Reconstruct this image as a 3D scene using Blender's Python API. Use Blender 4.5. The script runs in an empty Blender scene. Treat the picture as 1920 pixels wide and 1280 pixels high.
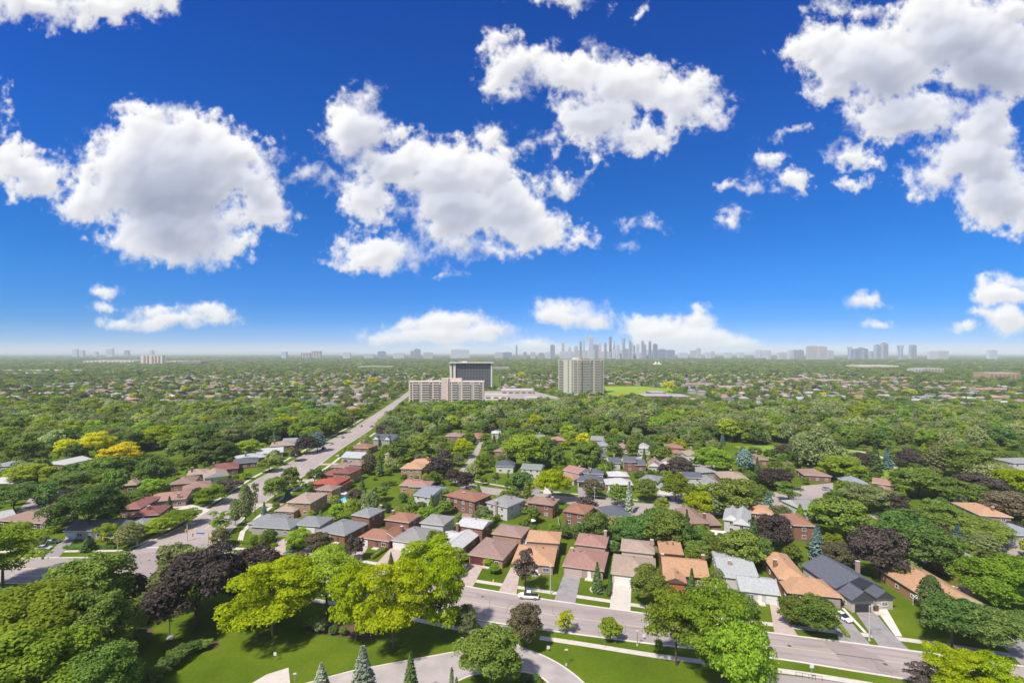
import bpy, bmesh, math, random
import numpy as np
from mathutils import Vector, Matrix
random.seed(7); RNG = np.random.default_rng(7)
PI = math.pi
sc = bpy.context.scene
COL = sc.collection

# ------------------------------------------------------------------ camera
H = 65.0; F = 900.0; HY = 661.0          # camera height (m), focal length and horizon of the 1920 px photograph
cam = bpy.data.cameras.new('camera'); camo = bpy.data.objects.new('camera', cam); COL.objects.link(camo)
cam.sensor_width = 36; cam.lens = 36 * F / 1920; cam.shift_y = 21 / 1920
cam.clip_start = 1; cam.clip_end = 60000
camo.location = (0, 0, H); camo.rotation_euler = (PI / 2, 0, 0); sc.camera = camo

def P(px, py, z=0.0):
    """ground point seen at a pixel of the photograph"""
    Y = (H - z) * F / (py - HY)
    return ((px - 960) / F * Y, Y)
def PXM(py): return (py - HY) / H           # pixels per metre at that ground row

# ------------------------------------------------------------------ world
SUN_EL = math.radians(55); SUN_AZ = math.radians(-140)   # azimuth from +Y towards +X
world = bpy.data.worlds.new('World'); sc.world = world; world.use_nodes = True
def N(nt, t, **k):
    n = nt.nodes.new(t)
    for a, b in k.items(): setattr(n, a, b)
    return n
def cloud_maps(E, NX=2048, NY=1024, U=1.25, V0=-.01, V1=1.24, F=900., HY=661.):
    rng = np.random.default_rng(21)
    U1_ = (V1 - V0); sx = NX / (2 * U); 
    u = -U + (np.arange(NX) + .5) / sx; v = V0 + (np.arange(NY) + .5) / NY * U1_
    X, Y = np.meshgrid(u, v); X = X.astype(np.float32); Y = Y.astype(np.float32)
    fy = np.fft.fftfreq(NY, U1_ / NY)[:, None]; fx = np.fft.rfftfreq(NX, 2 * U / NX)[None, :]; fr = np.sqrt(fx ** 2 + fy ** 2) + 1e-6
    def band(f0, bw=.5):
        """noise whose wavelengths centre on 1/f0 (in view units)"""
        s = np.exp(-(np.log(fr / f0) / bw) ** 2) / fr; ph = rng.random(fr.shape) * 2 * np.pi
        n = np.fft.irfft2(s * np.exp(1j * ph), s=(NY, NX)); return (n / n.std()).astype(np.float32)
    def fbm(f0, octs, gain=.55, bil=0.):
        t = 0; a = 1; s = 0
        for k in range(octs):
            n = band(f0 * 2 ** k); 
            if bil: n = (1 - bil) * n + bil * (.8 - 1.6 * np.abs(n))
            t = t + a * n; s += a * a; a *= gain
        return t / np.sqrt(s)
    def blur(a, r):
        g = np.exp(-.5 * (fr * 2 * np.pi * r) ** 2); return np.fft.irfft2(np.fft.rfft2(a) * g, s=(NY, NX)).astype(np.float32)
    amp = np.clip(Y * 2.4 + .27, 0, 1)
    wx, wy = fbm(5, 5, .6), fbm(5, 5, .6); X2 = X + wx * .012 * amp; Y2 = Y + wy * .010 * amp
    D = np.full(X.shape, -1., np.float32)
    for (cx, cy, rx, ry) in E:
        cu, cv, ru, rv = (cx - 960) / F, (HY - cy) / F, rx / F, ry / F; m = min(ru, rv) ** .8 * .75
        i0, i1 = np.searchsorted(u, [cu - ru * 2.4 - .1, cu + ru * 2.4 + .1]); j0, j1 = np.searchsorted(v, [cv - rv * 2.4 - .1, cv + rv * 2.4 + .1])
        if i1 <= i0 or j1 <= j0: continue
        s = (slice(j0, j1), slice(i0, i1)); d = .005 + m * (1 - np.sqrt(((X2[s] - cu) / ru) ** 2 + ((Y2[s] - cv) / rv) ** 2))
        k = .016; a = D[s]; h = np.clip(.5 + .5 * (d - a) / k, 0, 1); D[s] = a * (1 - h) + d * h + k * h * (1 - h)
    puffs = fbm(11, 5, .52, .75)          # cauliflower lumps
    wisps = fbm(24, 6, .72)
    body = np.clip(D * 12, 0, 1)
    Z = D + amp * (.0085 * puffs + .0062 * wisps * (1 - .7 * body)) + .006
    edge = (.040 + .018 * np.clip(fbm(4, 2), 0, 2)) * (.42 + .58 * amp)
    mask = np.clip((Z + .004) / edge, 0, 1); mask = mask * mask * (3 - 2 * mask)
    # thickness and light: sun high and to the left; light that has crossed cloud is dimmer
    T = np.sqrt(np.clip(Z, 0, None) + 1e-5) 
    T = np.clip(Z, 0, .12)
    Hh = blur(np.clip(Z, 0, .1), .0055)
    gy, gx = np.gradient(Hh); gy *= NY / U1_; gx *= sx
    hill = (-gx * -.45 + -gy * .9)            # bright where the lump faces up-left
    shadow = 0
    for st in (.012, .03, .06, .1):
        dx, dy = int(-.35 * st * sx), int(st * NY / U1_); shadow = shadow + np.roll(np.roll(T, -dx, 1), -dy, 0) * (1.0 if st > .02 else .7)
    shadow = blur(shadow, .012)
    depth = blur(np.clip(Z, 0, .1), .02)
    tint = np.clip(shadow * 2.6 - .10, 0, 1) * np.clip(depth * 26 - .25, 0, 1)
    lum = .975 - .35 * tint + .07 * np.tanh(hill * .8) * (1 - .5 * tint)
    return mask.astype(np.float32), np.clip(lum, .35, 1.02).astype(np.float32), tint.astype(np.float32)
def build_world():
    nt = world.node_tree; nt.nodes.clear(); L = nt.links.new
    def val(x, sock):
        if isinstance(x, (int, float)): sock.default_value = x
        elif isinstance(x, tuple): sock.default_value = x
        else: L(x, sock)
    def M(tree, op, a, b=0.0, c=0.0, clamp=False):
        n = N(tree, 'ShaderNodeMath', operation=op, use_clamp=clamp)
        for i, x in enumerate((a, b, c)):
            if isinstance(x, (int, float)): n.inputs[i].default_value = x
            else: tree.links.new(x, n.inputs[i])
        return n.outputs[0]
    def VM(tree, op, a, b=None, s=None):
        n = N(tree, 'ShaderNodeVectorMath', operation=op)
        for i, x in ((0, a), (1, b)):
            if x is None: continue
            if isinstance(x, tuple): n.inputs[i].default_value = x
            else: tree.links.new(x, n.inputs[i])
        if s is not None: n.inputs['Scale'].default_value = s
        return n.outputs['Value'] if op in ('LENGTH', 'DOT_PRODUCT') else n.outputs['Vector']
    # cumulus clouds: each is a union of ellipses given by direction (px, py, rx, ry)
    E = [(60,8,150,42),(190,15,120,38),(290,0,60,40),
         (45,318,82,52),(15,290,60,36),
         (310,330,185,105),(245,300,85,78),(270,225,55,38),(350,255,100,55),(430,285,90,62),(175,375,60,45),(128,392,48,20),
         (330,435,150,66),(330,468,110,34),(480,350,52,80),(500,400,55,32),(375,460,95,34),(560,325,28,24),(610,345,24,16),(645,390,10,14),
         (668,240,80,72),(685,205,40,42),(745,250,35,30),(745,315,100,60),(850,320,100,62),(920,335,60,50),(690,375,62,45),(860,390,110,62),(950,390,90,55),(1000,430,75,38),
         (855,455,62,28),(820,430,50,30),(1080,447,52,12),(930,470,55,18),
         (925,250,52,36),(1012,280,34,20),(1005,335,22,16),(1058,342,42,20),(950,290,38,28),
         (710,478,92,36),(650,500,36,14),(700,455,55,24),(825,508,22,6),
         (940,80,42,28),(960,135,65,42),(1060,130,95,48),(1180,160,120,50),(1280,190,85,58),(1110,225,90,58),(1200,255,95,32),(1335,205,38,42),(1180,275,40,20),(1115,303,16,12),
         (1545,95,80,48),(1650,120,140,80),(1800,60,160,80),(1700,215,120,50),(1870,120,120,85),(1830,300,110,70),(1885,380,100,55),(1745,340,58,38),(1900,30,80,50),(1580,160,80,40),(1600,20,90,20),(1850,230,80,50),
         (1430,300,26,26),(1480,345,36,22),(1425,345,24,12),(1385,405,24,20),(1370,345,20,10),(1600,290,46,26),(1640,295,24,22),(1600,345,28,14),(1470,248,30,10),
         (1195,427,34,12),(1240,428,20,10),(1185,459,18,8),
         (245,604,40,9),(330,600,90,16),(380,585,40,14),(290,582,35,10),(405,592,30,9),(197,545,24,13),(208,579,26,6),
         (825,628,115,16),(835,605,70,22),(900,625,48,13),(740,634,50,9),(765,608,28,9),
         (1070,592,68,20),(1065,575,48,17),(1115,600,24,14),
         (1230,620,62,26),(1300,634,90,22),(1313,602,30,18),(1370,645,42,14),(1255,640,70,16),(1205,598,34,12),(995,650,55,11),(860,655,42,6),(330,660,12,5),
         (1880,550,52,26),(1905,520,36,16),(1890,605,38,26),(1850,588,26,10),(1620,566,38,16),(1808,612,20,7),(1640,610,20,6),(1310,577,18,4),
         (1075,6,62,14),(1190,14,14,12),
         (2150,480,150,60),(2250,200,220,90),(2080,330,110,60),(-150,200,160,70),(-260,480,190,60),(-120,600,80,18),(2100,620,120,22),
         (400,-260,260,90),(1150,-320,300,100),(1900,-200,260,90),(-300,-100,240,90),(760,-520,320,110)]
    mask_, lum_, tint_ = cloud_maps(E)
    h_, w_ = mask_.shape; img = bpy.data.images.new('cloud_field', w_, h_, alpha=False, float_buffer=True); img.colorspace_settings.name = 'Non-Color'
    px_ = np.stack([mask_, lum_, tint_, np.ones_like(mask_)], -1); px_[[0, -1], :, 0] = 0; px_[:, [0, -1], 0] = 0; img.pixels.foreach_set(px_.ravel().astype(np.float32)); img.pack()
    tc = N(nt, 'ShaderNodeTexCoord'); s = N(nt, 'ShaderNodeSeparateXYZ'); L(tc.outputs['Generated'], s.inputs[0])
    ay = M(nt, 'MAXIMUM', M(nt, 'ABSOLUTE', s.outputs[1]), .03)
    u = M(nt, 'DIVIDE', s.outputs[0], ay); v = M(nt, 'DIVIDE', s.outputs[2], ay)
    front = M(nt, 'GREATER_THAN', s.outputs[1], 0.0)
    cu = M(nt, 'MULTIPLY_ADD', u, 1 / 2.5, .5); cv = M(nt, 'MULTIPLY_ADD', v, 1 / 1.25, .01 / 1.25)
    c = N(nt, 'ShaderNodeCombineXYZ'); L(cu, c.inputs[0]); L(cv, c.inputs[1])
    im = N(nt, 'ShaderNodeTexImage', image=img, interpolation='Cubic', extension='CLIP'); L(c.outputs[0], im.inputs[0])
    si = N(nt, 'ShaderNodeSeparateColor'); L(im.outputs[0], si.inputs[0])
    # everywhere else: unseen cumulus on a flat layer, cover raised for more ambient light
    zz = M(nt, 'ADD', M(nt, 'MAXIMUM', s.outputs[2], 0.0), .06); c2 = N(nt, 'ShaderNodeCombineXYZ'); L(M(nt, 'DIVIDE', s.outputs[0], zz), c2.inputs[0]); L(M(nt, 'DIVIDE', s.outputs[1], zz), c2.inputs[1])
    n2 = N(nt, 'ShaderNodeTexNoise'); n2.inputs['Scale'].default_value = 1.1; n2.inputs['Detail'].default_value = 4; L(c2.outputs[0], n2.inputs['Vector'])
    def ss(x, a, b):
        n = N(nt, 'ShaderNodeMapRange', interpolation_type='SMOOTHSTEP'); L(x, n.inputs[0]); n.inputs[1].default_value = a; n.inputs[2].default_value = b; return n.outputs[0]
    inwin = M(nt, 'MULTIPLY', front, M(nt, 'MULTIPLY', M(nt, 'LESS_THAN', M(nt, 'ABSOLUTE', u), 1.24), M(nt, 'LESS_THAN', v, 1.23)))
    outm = M(nt, 'MULTIPLY', ss(n2.outputs['Fac'], .47, .58), M(nt, 'SUBTRACT', 1.0, inwin))
    mask = M(nt, 'ADD', M(nt, 'MULTIPLY', si.outputs[0], inwin), outm, clamp=True)
    lum = M(nt, 'ADD', M(nt, 'MULTIPLY', M(nt, 'POWER', si.outputs[1], 1.9), inwin), M(nt, 'MULTIPLY', outm, .78))
    tn = N(nt, 'ShaderNodeMix', data_type='RGBA'); L(si.outputs[2], tn.inputs[0]); tn.inputs[6].default_value = (1, .995, 1, 1); tn.inputs[7].default_value = (.82, .92, 1.24, 1)
    cs = N(nt, 'ShaderNodeVectorMath', operation='SCALE'); L(tn.outputs[2], cs.inputs[0]); L(lum, cs.inputs['Scale'])
    sky = N(nt, 'ShaderNodeTexSky', sky_type='NISHITA', sun_disc=False, sun_elevation=SUN_EL, sun_rotation=SUN_AZ, altitude=200,
            air_density=1, dust_density=.3, ozone_density=3)
    # the deep saturated blue of the picture's sky, stronger with height
    tr = N(nt, 'ShaderNodeValToRGB'); L(v, tr.inputs[0]); el = tr.color_ramp.elements
    stops = [(0, (.88, 1.15, 2.0)), (.007, (.80, 1.08, 1.96)), (.023, (.34, .76, 1.74)), (.068, (.10, .55, 1.40)), (.112, (.03, .52, 1.32)), (.179, (.02, .54, 1.29)), (.268, (.0, .535, 1.27)), (.512, (.0, .50, 1.36)), (.74, (.0, .43, 1.36))]
    el[0].position, el[1].position = stops[0][0], stops[-1][0]
    el[0].color = tuple(x / 2 for x in stops[0][1]) + (1,); el[1].color = tuple(x / 2 for x in stops[-1][1]) + (1,)
    for ps, cc in stops[1:-1]:
        x = el.new(ps); x.color = tuple(k / 2 for k in cc) + (1,)
    mx = N(nt, 'ShaderNodeMix', data_type='RGBA', blend_type='MULTIPLY'); mx.inputs[0].default_value = 1
    L(sky.outputs[0], mx.inputs[6]); L(tr.outputs[0], mx.inputs[7])
    sk = VM(nt, 'SCALE', mx.outputs[2], s=2.0)
    cl = VM(nt, 'SCALE', cs.outputs[0], s=10.0)
    fin = N(nt, 'ShaderNodeMix', data_type='RGBA'); L(M(nt, 'MULTIPLY', mask, .98), fin.inputs[0]); L(sk, fin.inputs[6]); L(cl, fin.inputs[7])
    bg = N(nt, 'ShaderNodeBackground'); L(fin.outputs[2], bg.inputs[0]); bg.inputs[1].default_value = .0750
    out = N(nt, 'ShaderNodeOutputWorld'); L(bg.outputs[0], out.inputs[0])
build_world()
world.cycles.sampling_method = 'MANUAL'; world.cycles.sample_map_resolution = 256

sl = bpy.data.lights.new('sun', 'SUN'); sl.energy = 4.4; sl.angle = math.radians(4.0); sl.color = (1, .93, .83)
so = bpy.data.objects.new('sun', sl); COL.objects.link(so)
sd = Vector((math.sin(SUN_AZ) * math.cos(SUN_EL), math.cos(SUN_AZ) * math.cos(SUN_EL), math.sin(SUN_EL)))
so.rotation_euler = sd.to_track_quat('Z', 'Y').to_euler(); so.location = (0, 0, 300)
vs = sc.view_settings; vs.view_transform = 'Standard'; vs.look = 'None'; vs.exposure = 0.42; vs.gamma = 1.0; vs.use_curve_mapping = False
cy = sc.cycles; cy.max_bounces = 5; cy.diffuse_bounces = 3; cy.glossy_bounces = 2; cy.transmission_bounces = 3; cy.volume_bounces = 2
cy.transparent_max_bounces = 6; cy.use_denoising = True; cy.caustics_reflective = False; cy.caustics_refractive = False
HAZE = True

# ------------------------------------------------------------------ materials
MAT = {}
def mat(name, col, rough=.85, var=.0, scale=1.0, col2=None, bump=0.0, rnd=0.0, metal=0.0, spec=.3, detail=5, stretch=None):
    if name in MAT: return MAT[name]
    m = bpy.data.materials.new(name); m.use_nodes = True; nt = m.node_tree; b = nt.nodes['Principled BSDF']; L = nt.links.new
    b.inputs['Roughness'].default_value = rough; b.inputs['Metallic'].default_value = metal
    b.inputs['Specular IOR Level'].default_value = spec
    b.inputs['Base Color'].default_value = (*col, 1)
    outc = None
    if var or col2 or bump:
        tc = N(nt, 'ShaderNodeTexCoord'); n = N(nt, 'ShaderNodeTexNoise'); n.inputs['Scale'].default_value = scale; n.inputs['Detail'].default_value = detail
        n.inputs['Roughness'].default_value = .62
        src = tc.outputs['Object']
        if stretch:
            mp = N(nt, 'ShaderNodeMapping'); mp.inputs['Scale'].default_value = stretch; L(src, mp.inputs[0]); src = mp.outputs[0]
        L(src, n.inputs['Vector'])
        r = N(nt, 'ShaderNodeValToRGB'); L(n.outputs['Fac'], r.inputs[0]); e = r.color_ramp.elements
        e[0].position, e[1].position = .32, .68
        c2 = col2 or tuple(x * (1 + var) for x in col); c1 = col if col2 else tuple(x * (1 - var) for x in col)
        e[0].color = (*c1, 1); e[1].color = (*c2, 1); outc = r.outputs[0]
        if bump:
            bp = N(nt, 'ShaderNodeBump'); bp.inputs['Strength'].default_value = bump; bp.inputs['Distance'].default_value = .05
            L(n.outputs['Fac'], bp.inputs['Height']); L(bp.outputs[0], b.inputs['Normal'])
    if rnd:
        oi = N(nt, 'ShaderNodeObjectInfo'); hs = N(nt, 'ShaderNodeHueSaturation')
        mr = N(nt, 'ShaderNodeMapRange'); L(oi.outputs['Random'], mr.inputs[0]); mr.inputs[3].default_value = 1 - rnd; mr.inputs[4].default_value = 1 + rnd
        L(mr.outputs[0], hs.inputs['Value'])
        if outc: L(outc, hs.inputs['Color'])
        else: hs.inputs['Color'].default_value = (*col, 1)
        outc = hs.outputs[0]
    if outc: L(outc, b.inputs['Base Color'])
    MAT[name] = m; return m

def leaf_mat(name, col, col2, rnd=.27, trans=.32, scale=.5):
    k_ = 1.0 if ('lime' in name or 'yellow' in name) else 1.22; col = tuple(c_ * k_ for c_ in col); col2 = tuple(c_ * k_ for c_ in col2)
    """foliage: colour differs by leaf clump, by branch and by tree; some light passes through"""
    if name in MAT: return MAT[name]
    m = bpy.data.materials.new(name); m.use_nodes = True; nt = m.node_tree; nt.nodes.clear(); L = nt.links.new
    g = N(nt, 'ShaderNodeNewGeometry'); tc = N(nt, 'ShaderNodeTexCoord'); n = N(nt, 'ShaderNodeTexNoise'); n.inputs['Scale'].default_value = scale; n.inputs['Detail'].default_value = 2
    L(tc.outputs['Object'], n.inputs['Vector'])
    ad = N(nt, 'ShaderNodeMath', operation='ADD'); L(g.outputs['Random Per Island'], ad.inputs[0]); L(n.outputs['Fac'], ad.inputs[1])
    sb = N(nt, 'ShaderNodeMath', operation='SUBTRACT', use_clamp=True); L(ad.outputs[0], sb.inputs[0]); sb.inputs[1].default_value = .5
    mx = N(nt, 'ShaderNodeMix', data_type='RGBA'); L(sb.outputs[0], mx.inputs[0]); mx.inputs[6].default_value = (*col, 1); mx.inputs[7].default_value = (*col2, 1)
    oi = N(nt, 'ShaderNodeObjectInfo'); hs = N(nt, 'ShaderNodeHueSaturation'); L(mx.outputs[2], hs.inputs['Color'])
    a = N(nt, 'ShaderNodeMapRange'); L(oi.outputs['Random'], a.inputs[0]); a.inputs[3].default_value = 1 - rnd; a.inputs[4].default_value = 1 + rnd; L(a.outputs[0], hs.inputs['Value'])
    h = N(nt, 'ShaderNodeMath', operation='MULTIPLY'); L(oi.outputs['Random'], h.inputs[0]); h.inputs[1].default_value = 7.31
    fr = N(nt, 'ShaderNodeMath', operation='FRACT'); L(h.outputs[0], fr.inputs[0])
    b = N(nt, 'ShaderNodeMapRange'); L(fr.outputs[0], b.inputs[0]); b.inputs[3].default_value = .478; b.inputs[4].default_value = .514; L(b.outputs[0], hs.inputs['Hue'])
    d = N(nt, 'ShaderNodeBsdfDiffuse'); t = N(nt, 'ShaderNodeBsdfTranslucent'); L(hs.outputs[0], d.inputs[0]); L(hs.outputs[0], t.inputs[0])
    ms = N(nt, 'ShaderNodeMixShader'); ms.inputs[0].default_value = min(.5, trans + .1); L(d.outputs[0], ms.inputs[1]); L(t.outputs[0], ms.inputs[2])
    o = N(nt, 'ShaderNodeOutputMaterial'); L(ms.outputs[0], o.inputs[0]); MAT[name] = m; return m

LEAF = {
 'green':  leaf_mat('leaves_green', (.11, .18, .03), (.25, .34, .065)),
 'dark':   leaf_mat('leaves_dark_green', (.075, .145, .035), (.18, .28, .065)),
 'lime':   leaf_mat('leaves_lime', (.29, .39, .010), (.50, .59, .018), rnd=.10, trans=.42),
 'bright': leaf_mat('leaves_bright_green', (.18, .29, .025), (.34, .45, .05), trans=.4),
 'olive':  leaf_mat('leaves_olive', (.14, .18, .06), (.29, .33, .13)),
 'willow': leaf_mat('leaves_willow', (.19, .25, .085), (.37, .43, .18)),
 'purple': leaf_mat('leaves_purple', (.058, .046, .042), (.135, .11, .09), trans=.15),
 'bronze': leaf_mat('leaves_bronze', (.10, .09, .05), (.21, .18, .10), trans=.2),
 'yellow': leaf_mat('leaves_yellow', (.55, .54, .01), (.84, .82, .03), rnd=.08, trans=.35),
 'needle': leaf_mat('needles_green', (.07, .13, .04), (.16, .24, .08), trans=.12),
 'blue':   leaf_mat('needles_blue', (.10, .17, .145), (.22, .32, .29), trans=.1),
 'silver': leaf_mat('needles_silver', (.22, .27, .18), (.42, .48, .34), trans=.12),
 'pink':   leaf_mat('blossom_pink', (.55, .38, .42), (.85, .70, .74), trans=.3),
}
BARK = mat('bark', (.10, .075, .055), .95, .3, 3)
G_GRASS = mat('grass', (.075, .165, .020), .95, scale=.05, col2=(.13, .25, .035), detail=9)
WOODC = dict(wood=(.25, .16, .09))
ROOF = {k: mat('shingles_' + k, c, .92, .15, 1.6, bump=.25, rnd=.06, detail=8) for k, c in {k_: tuple(v_ * (.64 if k_ in ('pale', 'white', 'lightgrey') else .78) for v_ in c_) for k_, c_ in dict(
    grey=(.27, .28, .29), lightgrey=(.40, .39, .38), pale=(.58, .60, .60), white=(.72, .72, .71), slate=(.125, .135, .165), brown=(.34, .225, .175),
    rust=(.36, .18, .12), mauve=(.36, .24, .21), tan=(.42, .32, .25), orange=(.56, .33, .19), red=(.44, .10, .075), brickred=(.33, .14, .12), maroon=(.27, .105, .095), pink=(.42, .24, .19), green=(.25, .29, .26), bluegrey=(.30, .33, .37)).items()}.items()}
WALL = {k: mat('wall_' + k, tuple(v_ * .8 for v_ in c), .9, .12, 2.5, rnd=.05, detail=8) for k, c in dict(
    brick=(.29, .145, .105), tanbrick=(.45, .29, .17), orangebrick=(.45, .245, .14), siding=(.44, .42, .37), white=(.66, .64, .60), cream=(.60, .53, .44), darkbrick=(.16, .085, .065),
    pinkbrick=(.46, .33, .27), grey=(.34, .34, .33), stone=(.42, .39, .34)).items()}
TRIM_W = mat('trim_white', (.74, .73, .70), .6)
TRIM_B = mat('trim_brown', (.13, .075, .05), .6)
TRIM_C = mat('trim_cream', (.62, .52, .40), .7)
GLASS = mat('window_glass', (.035, .045, .055), .12, spec=.6, rnd=.3)
GLASS_L = mat('glass_curtained', (.16, .17, .18), .2, spec=.5, rnd=.3)
METAL = mat('grey_metal', (.42, .43, .42), .45, metal=.3)
CONC = mat('concrete', (.56, .51, .45), .9, .10, .8, bump=.1, detail=8)
CONCP = mat('pale_concrete', (.64, .59, .53), .9, .08, .5, detail=8)
ASPH = mat('asphalt', (.315, .27, .252), .93, scale=.055, col2=(.385, .33, .308), detail=10, bump=.05, spec=.2)
ASPHD = mat('driveway_asphalt', (.24, .225, .225), .93, scale=.5, col2=(.33, .305, .30), detail=8)
PAVER = mat('driveway_paving', (.40, .32, .28), .93, scale=.6, col2=(.50, .41, .36), detail=8)
MULCH = mat('mulch', (.12, .075, .055), 1, .3, 3)

# ------------------------------------------------------------------ objects
LABELS = {}
def link(o, parent=None):
    COL.objects.link(o)
    if parent is not None: o.parent = parent
    return o
def tag(o, label=None, cat=None, group=None, kind=None):
    if label: o['label'] = label
    if cat: o['category'] = cat
    if group: o['group'] = group
    if kind: o['kind'] = kind
    return o
def empty(name, loc, rz=0.0, label=None, cat=None, group=None):
    o = bpy.data.objects.new(name, None); o.empty_display_size = .5; link(o)
    o.location = loc; o.rotation_euler = (0, 0, rz); return tag(o, label, cat, group)
class MB:
    def __init__(s): s.v = []; s.f = []; s.m = []
    def quad(s, pts, mi=0):
        b = len(s.v); s.v += [tuple(p) for p in pts]; s.f.append(tuple(range(b, b + len(pts)))); s.m.append(mi)
    def box(s, c, d, mi=0, rz=0.0, taper=1.0):
        x, y, z = d[0] / 2, d[1] / 2, d[2] / 2; b = len(s.v); cs, sn = math.cos(rz), math.sin(rz)
        for k, (i, j) in [(k, ij) for k in (-1, 1) for ij in ((-1, -1), (1, -1), (1, 1), (-1, 1))]:
            t = taper if k > 0 else 1
            a, e = i * x * t, j * y * t
            s.v.append((c[0] + a * cs - e * sn, c[1] + a * sn + e * cs, c[2] + k * z))
        for q in ((0, 3, 2, 1), (4, 5, 6, 7), (0, 1, 5, 4), (1, 2, 6, 5), (2, 3, 7, 6), (3, 0, 4, 7)):
            s.f.append(tuple(b + i for i in q)); s.m.append(mi)
    def cyl(s, a, c, r0, r1, n=8, mi=0, cap=True):
        a, c = Vector(a), Vector(c); d = (c - a).normalized(); t = d.orthogonal().normalized(); q = d.cross(t); b = len(s.v)
        for p, r in ((a, r0), (c, r1)):
            for i in range(n):
                w = 2 * PI * i / n; s.v.append(tuple(p + t * math.cos(w) * r + q * math.sin(w) * r))
        for i in range(n):
            j = (i + 1) % n; s.f.append((b + i, b + j, b + n + j, b + n + i)); s.m.append(mi)
        if cap: s.f.append(tuple(b + n + i for i in range(n))); s.m.append(mi); s.f.append(tuple(b + i for i in reversed(range(n)))); s.m.append(mi)
    def mesh(s, name, mats):
        me = bpy.data.meshes.new(name); me.from_pydata(s.v, [], s.f); me.polygons.foreach_set('material_index', s.m)
        for x in (mats if isinstance(mats, (list, tuple)) else [mats]): me.materials.append(x)
        me.update(); return me
    def build(s, name, mats, parent=None, loc=(0, 0, 0), rz=0.0):
        o = bpy.data.objects.new(name, s.mesh(name, mats)); link(o, parent); o.location = loc; o.rotation_euler = (0, 0, rz); return o
def inst(name, me, parent, loc, rz=0.0, scale=None):
    o = bpy.data.objects.new(name, me); link(o, parent); o.location = loc; o.rotation_euler = (0, 0, rz)
    if scale: o.scale = scale
    return o
def rotz(v, a): c, s = math.cos(a), math.sin(a); return (v[0] * c - v[1] * s, v[0] * s + v[1] * c)

# ------------------------------------------------------------------ occupancy map (1 m cells) so that trees keep off roads and houses
GX0, GY0, GNX, GH = -900, 60, 1900, 1340
OCC = np.zeros((GH, GNX), bool)
def paint(poly, grow=0.0, arr=None, v=True):
    arr = OCC if arr is None else arr
    poly = np.array(poly, float)[:, :2]
    if grow:
        c = poly.mean(0); d = poly - c; l = np.linalg.norm(d, axis=1, keepdims=True); poly = c + d * (l + grow) / np.maximum(l, .01)
    x0, y0 = np.floor(poly.min(0)).astype(int); x1, y1 = np.ceil(poly.max(0)).astype(int)
    x0, x1 = max(x0, GX0), min(x1, GX0 + GNX - 1); y0, y1 = max(y0, GY0), min(y1, GY0 + GH - 1)
    if x1 <= x0 or y1 <= y0: return
    X, Y = np.meshgrid(np.arange(x0, x1) + .5, np.arange(y0, y1) + .5); ins = np.zeros(X.shape, bool); n = len(poly)
    for i in range(n):
        ax, ay = poly[i]; bx, by = poly[(i + 1) % n]
        c = ((ay > Y) != (by > Y)); 
        with np.errstate(divide='ignore', invalid='ignore'): xx = (bx - ax) * (Y - ay) / (by - ay) + ax
        ins ^= c & (X < xx)
    sub = arr[y0 - GY0:y1 - GY0, x0 - GX0:x1 - GX0]; sub[ins] = v
def occ(x, y, r=0, arr=None):
    arr = OCC if arr is None else arr
    for dx, dy in ((0, 0), (r, 0), (-r, 0), (0, r), (0, -r)) if r else ((0, 0),):
        i, j = int(y + dy - GY0), int(x + dx - GX0)
        if 0 <= i < GH and 0 <= j < GNX and arr[i, j]: return True
    return False

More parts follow.
